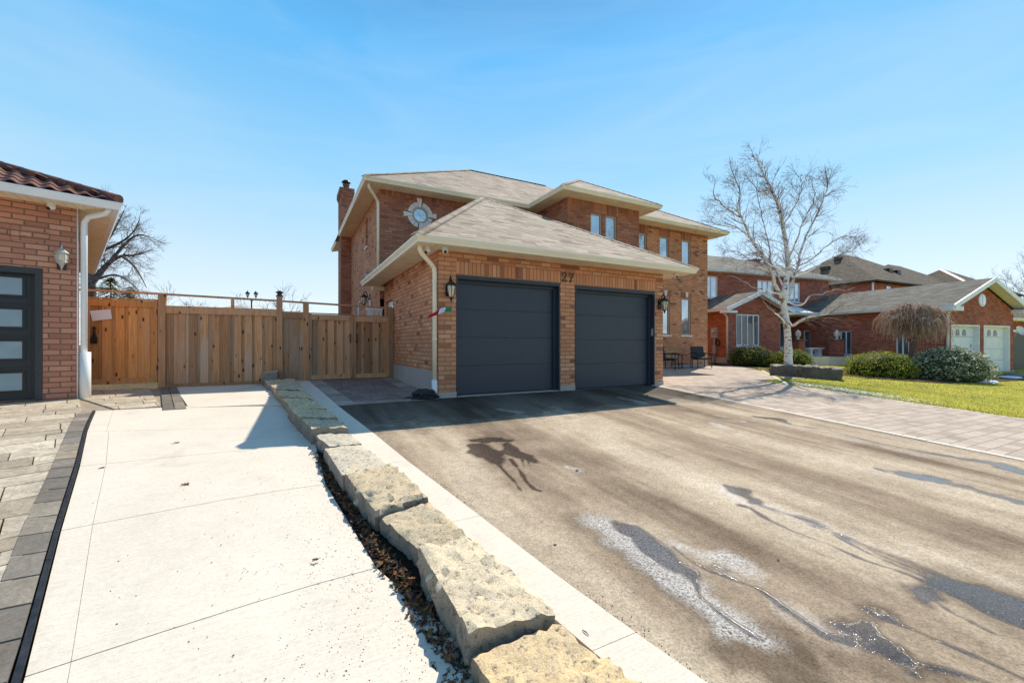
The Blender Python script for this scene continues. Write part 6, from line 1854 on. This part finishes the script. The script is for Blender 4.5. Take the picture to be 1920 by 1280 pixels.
# ------------------------------------------------------------------ bare trees
def rvec(rs): 
    while True:
        v = (rs.uniform(-1,1), rs.uniform(-1,1), rs.uniform(-1,1)); l = dot(v, v)
        if .02 < l < 1: return vmul(v, 1/math.sqrt(l))
def grow(mb, p, d, ln, r, lev, rs, col, up=.10, droop=0.0, bend=.22, minr=.003, split=(3,5), shrink=.62, ang=(.5,1.0)):
    """wandering tapered shoot with side shoots"""
    n = max(3, int(ln/.16)); n = min(n, 9)
    pts = [p]; rad = [r]; dirs = [d]
    for i in range(n):
        d = norm(vadd(d, vadd(vmul(rvec(rs), bend), (0,0,up-droop*i/n))))
        p = vadd(p, vmul(d, ln/n)); pts.append(p); rad.append(max(minr, r*(1-.78*(i+1)/n))); dirs.append(d)
    sides = 6 if r > .03 else 4 if r > .012 else 3
    mb.tube(pts, rad, sides, False, 0, col(r))
    if lev <= 0: return
    k = rs.randint(*split)
    for j in range(k):
        t = rs.uniform(.25, 1.0); i = min(n, max(1, int(t*n)))
        ax = norm(cross(dirs[i], rvec(rs))); a = rs.uniform(*ang)
        nd = norm(vadd(vmul(dirs[i], math.cos(a)), vmul(ax, math.sin(a))))
        grow(mb, pts[i], nd, ln*shrink*rs.uniform(.7,1.15), max(minr, rad[i]*.62), lev-1, rs, col, up, droop, bend*1.1, minr, split, shrink, ang)
def smooth_path(pts, k=4):
    out = []
    P = [pts[0]]+list(pts)+[pts[-1]]
    for i in range(1, len(P)-2):
        for j in range(k):
            t = j/k; a, b, c, d = P[i-1:i+3]
            out.append(tuple(.5*((2*b[q])+(-a[q]+c[q])*t+(2*a[q]-5*b[q]+4*c[q]-d[q])*t*t+(-a[q]+3*b[q]-3*c[q]+d[q])*t**3) for q in range(3)))
    out.append(pts[-1]); return out
# --- birch
rs = random.Random(4)
BY = 14.7
base = place(1478, 690, BY, .0)
bt = thing('birch_tree', 'bare white barked birch with spreading twigs behind the stone ledge', 'tree', base)
def bp(x, y, dY=0.0):   # crop coordinates of the survey photo, depth offset from the trunk
    return atY(1280+x/2.91, 280+y/2.91, BY+dY)
trunk = MB(); crown = MB()
twigc = lambda r: (.50,.44,.40) if r > .035 else (.32,.23,.19) if r > .010 else (.27,.20,.18)
WH = (1,1,1)
limbs = [
 ([(578,1200,0),(576,1100,0),(570,1000,0),(560,900,0),(551,820,.0),(556,760,.05),(572,690,.1),(574,600,.1),(562,500,.1),(548,420,.1),(530,330,.05),(505,265,0),(475,200,0),(440,130,0),(405,60,-.1),(376,34,-.1)], .112, .018, 1.0),
 ([(553,830,0),(530,790,-.2),(505,735,-.3),(484,670,-.4),(455,610,-.5),(425,560,-.6),(380,500,-.7),(345,430,-.8),(318,370,-.9),(300,320,-1.0),(312,240,-1.1),(290,160,-1.2),(262,95,-1.3)], .080, .012, 1.0),
 ([(318,370,-.9),(270,340,-.9),(215,300,-1.0),(170,250,-1.1),(178,170,-1.1)], .035, .008, .8),
 ([(380,500,-.7),(300,430,-.5),(230,420,-.4),(160,400,-.3),(105,385,-.3)], .032, .008, .8),
 ([(556,840,0),(592,770,.3),(605,700,.4),(628,640,.5),(650,540,.6),(690,440,.7),(745,330,.8),(780,230,.8),(792,170,.8),(776,100,.8)], .07, .010, .9),
 ([(628,640,.5),(700,600,.4),(770,540,.2),(840,490,.1),(900,470,.0),(945,490,-.1)], .035, .007, .8),
 ([(574,600,.1),(620,500,-.2),(655,400,-.3),(700,320,-.5),(720,240,-.5),(700,160,-.5)], .036, .007, .8),
 ([(562,900,0),(590,960,-.3),(640,935,-.6),(690,915,-.8),(760,905,-1.0),(820,880,-1.1),(870,845,-1.2)], .060, .010, .6),
 ([(562,945,0),(530,915,-.3),(490,880,-.5),(455,850,-.6),(430,805,-.7)], .030, .008, .5),
 ([(556,770,.05),(520,690,.5),(480,600,.9),(470,500,1.1),(440,400,1.2),(420,300,1.3),(400,200,1.3)], .045, .008, .9),
 ([(605,700,.4),(700,660,.9),(790,600,1.2),(870,570,1.3),(930,550,1.4),(970,520,1.4)], .034, .006, .9),
 ([(548,420,.1),(600,330,.3),(640,250,.4),(650,180,.5),(610,120,.5)], .03, .006, .9),
 ([(505,265,0),(440,250,-.3),(390,200,-.4),(345,150,-.5),(330,110,-.5)], .028, .006, .9),
 ([(556,830,0),(640,850,-.3),(700,800,-.6),(760,790,-.8),(830,765,-.9),(890,770,-1.0),(940,750,-1.0)], .03, .006, .7),
 ([(530,790,-.2),(460,770,-.5),(380,750,-.7),(300,700,-.8),(240,690,-.9)], .03, .006, .7),
 ([(572,690,.1),(500,640,-.6),(400,620,-1.0),(300,560,-1.2),(230,550,-1.3)], .028, .006, .8),
]
for li, (pp, r0, r1, dens) in enumerate(limbs):
    path = smooth_path([bp(*q) for q in pp], 3)
    path = [vadd(q, vmul(rvec(rs), .012 if li == 0 else .025)) if 0 < i < len(path)-1 else q for i, q in enumerate(path)]
    m = len(path); rad = [(r0*(1-i/(m-1))**.9+r1)*(.92 if li == 0 else .74) for i in range(m)]
    if li == 0: rad = [r*(1+.35*max(0, .12-i/m)/.12*.6) for i, r in enumerate(rad)]
    tgt = trunk if li in (0,) else crown
    (trunk if r0 > .033 else crown).tube(path, rad, 12 if r0 > .1 else 8 if r0 > .05 else 6, False, 0, [(1,1,1) if r > .020 else (.50,.42,.40) for r in rad])
    L_ = sum(math.dist(a, b) for a, b in zip(path, path[1:]))
    nb = int(L_*8.5*dens)
    for j in range(nb):
        t = rs.uniform(.22 if li else .40, 1.0)
        i = min(m-2, int(t*(m-1))); d0 = norm(vsub(path[i+1], path[i]))
        ax = norm(cross(d0, rvec(rs))); a = rs.uniform(.45,1.15)
        nd = norm(vadd(vmul(d0, math.cos(a)), vmul(ax, math.sin(a))))
        if nd[2] < -.2: nd = norm((nd[0], nd[1], nd[2]*.3))
        ln_ = rs.uniform(.45,1.2)*(1.15-.62*t)
        grow(crown, path[i], nd, ln_, min(.013, rad[i]*.4), 2, rs, twigc, .05, .10, .24, .0024, (2,5), .62, (.4,.95))
for mbx, nm, mt_ in ((trunk, 'trunk', 'birch'), (crown, 'crown', 'bark')):
    mbx.v = [vsub(p, base) for p in mbx.v]; mbx.build(nm, M[mt_], bt)
# a white fallen branch and a limb lying on the lawn
p = place(1640, 702, 14.2, .03); mb = MB()
grow(mb, p, norm((-1,.1,.05)), 1.5, .012, 2, random.Random(9), lambda r: (.12,.08,.06), .0, .0, .1, .004, (1,2)); tag(mb.build('fallen_branch', M['bark'], None, p), 'thin fallen branch lying on the lawn in front of the low yew', 'branch')

# --- umbrella shaped weeping tree
rs = random.Random(8)
wb = place(1712, 690, 16.6, 0)
wt = thing('weeping_tree', 'umbrella shaped weeping tree with drooping bare brown twigs', 'tree', wb)
mb = MB(); tz = 1.45
mb.tube([(0,0,-.1),(.02,.0,.3),(-.02,.02,.8),(.03,0,1.2),(0,0,tz)], [.15,.12,.115,.125,.18], 10, False, 0, (.20,.14,.10)); mb.build('trunk', M['bark'], wt)
mb = MB(); wc = lambda: rs.choice([(.66,.49,.39),(.80,.62,.50),(.50,.36,.28),(.92,.78,.68),(.34,.23,.17)])
arms = []
for i in range(34):
    a = 2*PI*i/34+rs.uniform(-.15,.15); R0 = rs.uniform(.25,.95); hh = rs.uniform(.80,1.42)*(1.1-.42*R0)
    pts = smooth_path([(0,0,tz),(.35*R0*math.cos(a),.35*R0*math.sin(a),tz+hh*.7),(.8*R0*math.cos(a+.1),.8*R0*math.sin(a+.1),tz+hh),(1.08*R0*math.cos(a+.15),1.08*R0*math.sin(a+.15),tz+hh*.85)], 4)
    mb.tube(pts, [.04*(1-.8*k/(len(pts)-1)) for k in range(len(pts))], 5, False, 0, (.26,.18,.13)); arms.append(pts)
for i in range(1900):
    pts = rs.choice(arms); j = rs.randint(2, len(pts)-1); p = pts[j]
    a = math.atan2(p[1], p[0])+rs.gauss(0,.9); out = rs.uniform(.12,.62); drop = rs.uniform(.15,.95)
    lim = 1.42-math.hypot(p[0], p[1]); out = min(out, max(.05, lim))
    q1 = vadd(p, (out*.5*math.cos(a), out*.5*math.sin(a), rs.uniform(.0,.14))); q2 = vadd(p, (out*.9*math.cos(a), out*.9*math.sin(a), -drop*.35)); q3 = vadd(p, (out*1.05*math.cos(a), out*1.05*math.sin(a), -drop))
    q3 = (q3[0], q3[1], max(q3[2], 1.42-.42*min(1.5, math.hypot(q3[0], q3[1]))/1.2+rs.uniform(-.05,.6)))
    if q2[2] < q3[2]: q2 = (q2[0], q2[1], q3[2]+.1)
    path = smooth_path([p, q1, q2, q3], 3); path = [vadd(x, vmul(rvec(rs), .04)) for x in path]
    c = wc(); mb.tube(path, [.0068*(1-.5*k/(len(path)-1)) for k in range(len(path))], 3, False, 0, c)
mb.build('crown', M['foliage'], wt)

# --- trees beyond the left fence and at the far right
def bare_tree(name, label, base, h, r, seed, lev=4, lean=0.0, col=(.10,.075,.065), spread=(.35,.8), nl=5, fork=.35, group=None, minr=.006):
    rs = random.Random(seed); t = thing(name, label, 'tree', base, 0, group)
    tr = MB(); cr = MB(); cf = lambda q: tuple(x*(1.0 if q > .03 else 1.15) for x in col)
    th = h*fork; n = 6
    pts = [(lean*h*.3*(i/n)**2+rs.gauss(0,.02)*h*.1*(i > 0), rs.gauss(0,.02)*h*.1*(i > 0), th*i/n-.2*(i == 0)) for i in range(n+1)]
    tr.tube(pts, [r*(1-.35*i/n) for i in range(n+1)], 9, False, 0, col); tr.build('trunk', M['bark'], t)
    top = pts[-1]
    for k in range(nl):
        a = 2*PI*k/nl+rs.uniform(-.4,.4); e = rs.uniform(*spread)
        d = norm((math.sin(e)*math.cos(a)+lean*.5, math.sin(e)*math.sin(a), math.cos(e)))
        st = pts[rs.randint(3, n)] if k else top
        grow(cr, st, d, (h-th)*rs.uniform(.6,.85), r*.5, lev, rs, cf, .07, .0, .16, minr, (3,5), .62, (.35,.85))
    cr.build('crown', M['bark'], t); return t
g0 = lambda px, Y: (atY(px, 646, Y)[0], Y, .0)
rs = random.Random(77)
# big tree behind the terracotta-roofed house: trunk and its long right limb follow the photo
Yb = 21.0; b0 = g0(172, Yb); tb0 = thing('bare_tree', 'tall bare tree with a long curved limb behind the terracotta roofed house', 'tree', b0)
def tp(x, y, d=0): q = atY(x, y, Yb+d); return vsub(q, b0)
tr = MB(); cr = MB(); cf = lambda q: (.16,.12,.105) if q > .03 else (.27,.215,.21)
main = smooth_path([(0,0,-.3), tp(172,620), tp(172,560), tp(170,515), tp(162,465), tp(158,425)], 3); tr.tube(main, [.24*(1-i/(len(main)-1))**.7+.015 for i in range(len(main))], 9, False, 0, cf(1)); tr.build('trunk', M['bark'], tb0)
lims = [([(172,530),(185,515),(205,492),(228,480),(255,478),(285,468)], .15), ([(205,492),(240,452),(262,440),(283,445)], .07), ([(170,515),(190,470),(215,430),(232,395)], .10), ([(228,480),(250,497),(265,520),(275,540)], .05), ([(190,470),(225,455),(250,435),(262,410)], .06), ([(178,525),(215,515),(245,530),(262,548)], .05), ([(172,540),(195,540),(225,545),(250,560)], .04), ([(160,440),(190,420),(215,400)], .07)]
for pp, r0 in lims:
    path = smooth_path([tp(x, y, .25*i*(1 if r0 > .06 else -1)) for i, (x, y) in enumerate(pp)], 3); m = len(path)
    rad = [r0*(1-i/(m-1))+.012 for i in range(m)]; cr.tube(path, rad, 6, False, 0, cf(r0))
    for j in range(int(15*r0/.06) if r0 < .12 else 30):
        i = rs.randint(1, m-2); d0 = norm(vsub(path[i+1], path[i])); ax = norm(cross(d0, rvec(rs))); a = rs.uniform(.4,1.1)
        grow(cr, path[i], norm(vadd(vmul(d0, math.cos(a)), vmul(ax, math.sin(a)))), rs.uniform(.5,1.2), min(.02, rad[i]*.4), 2, rs, cf, .03, .05, .2, .0035, (3,5), .6, (.4,.9))
for j in range(46):
    i = rs.randint(5, len(main)-2); a = rs.uniform(0, 6.28); e = rs.uniform(.5, 1.2)
    grow(cr, main[i], (math.sin(e)*math.cos(a), math.sin(e)*math.sin(a), math.cos(e)), rs.uniform(.5, 1.1), .025, 2, rs, cf, .04, .03, .18, .0035, (3,4), .6, (.4,.9))
cr.build('crown', M['bark'], tb0)
grp = 'bare trees beyond the wooden fence'
bare_tree('bare_tree', 'small bare tree just right of the tall bare tree, over the honey coloured gate', g0(268,26), 4.6, .08, 3, 3, 0, (.12,.09,.085), group=grp)
bare_tree('bare_tree', 'low bare tree over the pale grey roof', g0(384,34), 4.9, .08, 5, 3, 0, (.14,.11,.11), group=grp)
bare_tree('bare_tree', 'bare tree right of the twin street lantern', g0(512,30), 5.0, .09, 12, 3, .1, (.13,.10,.10), spread=(.5,1.1), group=grp)
bare_tree('bare_tree', 'bare tree top at the far right edge, above the dark roof', (atY(1925,646,40)[0],40,-1), 9.5, .2, 21, 4, -.1, (.12,.10,.10), group='bare trees at the far right')
bare_tree('bare_tree', 'faint bare tree left of the far right tree, above the gable', (atY(1868,646,46)[0],46,-1), 7.6, .15, 33, 4, 0, (.13,.11,.11), group='bare trees at the far right')
# conifers behind the fence
def conifer(label, base, h, r, seed, n=900, group='conifers beyond the wooden fence', col=(.05,.075,.035)):
    rs = random.Random(seed); t = thing('conifer_tree', label, 'tree', base, 0, group)
    mb = MB(); mb.tube([(0,0,-.2),(0,0,h*.97)], [.1,.015], 7, False, 0, (.12,.08,.05)); mb.build('trunk', M['bark'], t)
    mb = MB()
    for i in range(n):
        k = rs.random()**.8; z = h*(.1+.9*k); rr = r*(1-k)**.5*rs.uniform(.35,1.08)*(1+.25*math.sin(z*9)); a = rs.uniform(0, 6.28)
        p = (rr*math.cos(a), rr*math.sin(a), z-rr*.25); s = rs.uniform(.08,.2)*min(1, h/3)
        d = norm((math.cos(a), math.sin(a), rs.uniform(-.5,.2))); w = norm(cross(d, (0,0,1)))
        c = tuple(x*rs.uniform(.6,1.5) for x in (col if rs.random() < .7 else (.24,.19,.10)))
        mb.poly([vadd(p, vmul(d, -s)), vadd(p, vmul(w, s*.35)), vadd(p, vmul(d, s)), vadd(p, vmul(w, -s*.35))], None, 0, c)
    mb.build('foliage', M['foliage'], t); return t
conifer('bushy conifer behind the honey coloured gate, under the tall bare tree', g0(208,19.5), 4.1, 1.5, 3, 1300, col=(.24,.24,.09))
conifer('bushy conifer right of the tall bare tree trunk, lower than its neighbour', g0(243,20.5), 3.8, 1.2, 6, 900, col=(.20,.21,.09))
conifer('tiny dark conifer tip right of the pale grey roof', g0(438,48), 5.4, .9, 9, 500, col=(.025,.035,.02))
conifer('tiny dark conifer tip nearest the twin street lantern', g0(456,52), 5.2, .7, 10, 400, col=(.025,.035,.02))
conifer('dark distant conifer top at the left end of the grey roof', g0(505,56), 5.0, .8, 11, 400, col=(.025,.035,.02))
# twin street lantern
sl = thing('street_lamp', 'black twin lantern street lamp beyond the fence', 'street lamp', g0(472,22), .3); S_ = .72
zt = 1-(549-646)/F*22
mb = MB(); mb.tube([(0,0,-.5),(0,0,zt-.3)], [.06,.045], 8); mb.build('pole', M['black'], sl)
for s in (-1, 1):
    mb = MB(); mb.tube([(0,0,zt-.45),(s*.11,0,zt-.30),(s*.19,0,zt-.33),(s*.19,0,zt-.22)], .02, 6); mb.build('bracket', M['black'], sl)
    mb = MB(); mb.lathe([(q*S_, w*S_) for q, w in ((.06,-.28),(.12,-.05),(.16,-.03),(.12,.06),(.04,.12),(.015,.2))], (s*.19,0,zt-.02), 8); hd = mb.build('lamp_head', M['black'], sl)
    mb = MB(); mb.lathe([(.05*S_,-.27*S_),(.10*S_,-.06*S_)], (s*.19,-.03,zt-.02), 8); mb.build('glass', M['lamp_glass'], hd)
# ------------------------------------------------------------------ light, sky, camera
world = bpy.data.worlds.new('World'); sc.world = world; world.use_nodes = True
wt_ = world.node_tree; bg = wt_.nodes['Background']
sky = wt_.nodes.new('ShaderNodeTexSky'); sky.sky_type = 'NISHITA'; sky.sun_disc = False
sky.sun_elevation = math.radians(SUN_EL); sky.sun_rotation = math.radians(SUN_AZ)
sky.altitude = 100; sky.air_density = 1.0; sky.dust_density = .3; sky.ozone_density = 3.0
def wn(t, **k):
    n = wt_.nodes.new(t)
    for a, b in k.items(): setattr(n, a, b)
    return n
tc = wn('ShaderNodeTexCoord')
mp = wn('ShaderNodeMapping'); mp.inputs['Scale'].default_value = (1.2, 1.2, 6.5); mp.inputs['Rotation'].default_value = (.12, .08, .5); wt_.links.new(tc.outputs['Generated'], mp.inputs[0])
cn = wn('ShaderNodeTexNoise'); cn.inputs['Scale'].default_value = 1.6; cn.inputs['Detail'].default_value = 6; cn.inputs['Roughness'].default_value = .55; cn.inputs['Distortion'].default_value = .8
wt_.links.new(mp.outputs[0], cn.inputs['Vector'])
cr_ = wn('ShaderNodeValToRGB'); cr_.color_ramp.elements[0].position = .42; cr_.color_ramp.elements[0].color = (0,0,0,1); cr_.color_ramp.elements[1].position = .75; cr_.color_ramp.elements[1].color = (.16,.16,.16,1)
wt_.links.new(cn.outputs['Fac'], cr_.inputs[0])
hs = wn('ShaderNodeHueSaturation'); hs.inputs['Saturation'].default_value = SKY_SAT; hs.inputs['Value'].default_value = 1.0
wt_.links.new(sky.outputs[0], hs.inputs['Color'])
sx = wn('ShaderNodeSeparateXYZ'); wt_.links.new(tc.outputs['Generated'], sx.inputs[0])
gr_ = wn('ShaderNodeValToRGB'); wt_.links.new(sx.outputs[2], gr_.inputs[0])
K = 1/SKY_STR
for i, (p_, c_) in enumerate(((0,(1.0,1.05,1.08)),(.14,(.78,.95,1.07)),(.32,(.43,.80,1.06)),(.56,(.155,.58,1.05)),(.72,(.085,.30,.62)))):
    el = gr_.color_ramp.elements[i] if i < 2 else gr_.color_ramp.elements.new(p_)
    el.position = p_; el.color = tuple(c_)+(1,)
gk = wn('ShaderNodeMix'); gk.data_type = 'RGBA'; gk.blend_type = 'MULTIPLY'; gk.inputs[0].default_value = 1
wt_.links.new(gr_.outputs[0], gk.inputs[6]); gk.inputs[7].default_value = (K, K, K, 1)
bk = wn('ShaderNodeMapRange'); wt_.links.new(sx.outputs[1], bk.inputs[0]); bk.inputs[1].default_value = -.7; bk.inputs[2].default_value = .5; bk.inputs[3].default_value = .78; bk.inputs[4].default_value = 1.0
gb = wn('ShaderNodeMix'); gb.data_type = 'RGBA'; gb.blend_type = 'MULTIPLY'; gb.inputs[0].default_value = 1; wt_.links.new(gk.outputs[2], gb.inputs[6]); wt_.links.new(bk.outputs[0], gb.inputs[7])
hz_ = wn('ShaderNodeMix'); hz_.data_type = 'RGBA'; hz_.inputs[0].default_value = .80
wt_.links.new(hs.outputs[0], hz_.inputs[6]); wt_.links.new(gb.outputs[2], hz_.inputs[7])
mx = wn('ShaderNodeMix'); mx.data_type = 'RGBA'
wt_.links.new(cr_.outputs[0], mx.inputs[0]); wt_.links.new(hz_.outputs[2], mx.inputs[6]); mx.inputs[7].default_value = (.85*K,.93*K,1.0*K,1)
wt_.links.new(mx.outputs[2], bg.inputs['Color']); bg.inputs['Strength'].default_value = SKY_STR
sd = bpy.data.lights.new('Sun', 'SUN'); sd.energy = SUN_STR; sd.angle = math.radians(.53); sd.color = (1.0, .925, .79)
so = bpy.data.objects.new('Sun', sd); COL.objects.link(so)
a, e = math.radians(SUN_AZ), math.radians(SUN_EL)
to_sun = Vector((math.sin(a)*math.cos(e), math.cos(a)*math.cos(e), math.sin(e)))
so.rotation_euler = (-to_sun).to_track_quat('-Z', 'Y').to_euler(); so.location = (10, 10, 30)
cd = bpy.data.cameras.new('Camera'); cd.sensor_width = 36; cd.sensor_fit = 'HORIZONTAL'; cd.lens = 36*F/1920
cd.shift_y = (YH-640)/1920; cd.clip_start = .05; cd.clip_end = 3000
co = bpy.data.objects.new('Camera', cd); COL.objects.link(co); co.location = (0,0,1); co.rotation_euler = (PI/2, 0, 0)
sc.camera = co
sc.view_settings.view_transform = 'Standard'; sc.view_settings.look = 'None'; sc.view_settings.exposure = 0; sc.view_settings.gamma = 1
sc.cycles.max_bounces = 6; sc.cycles.use_denoising = True
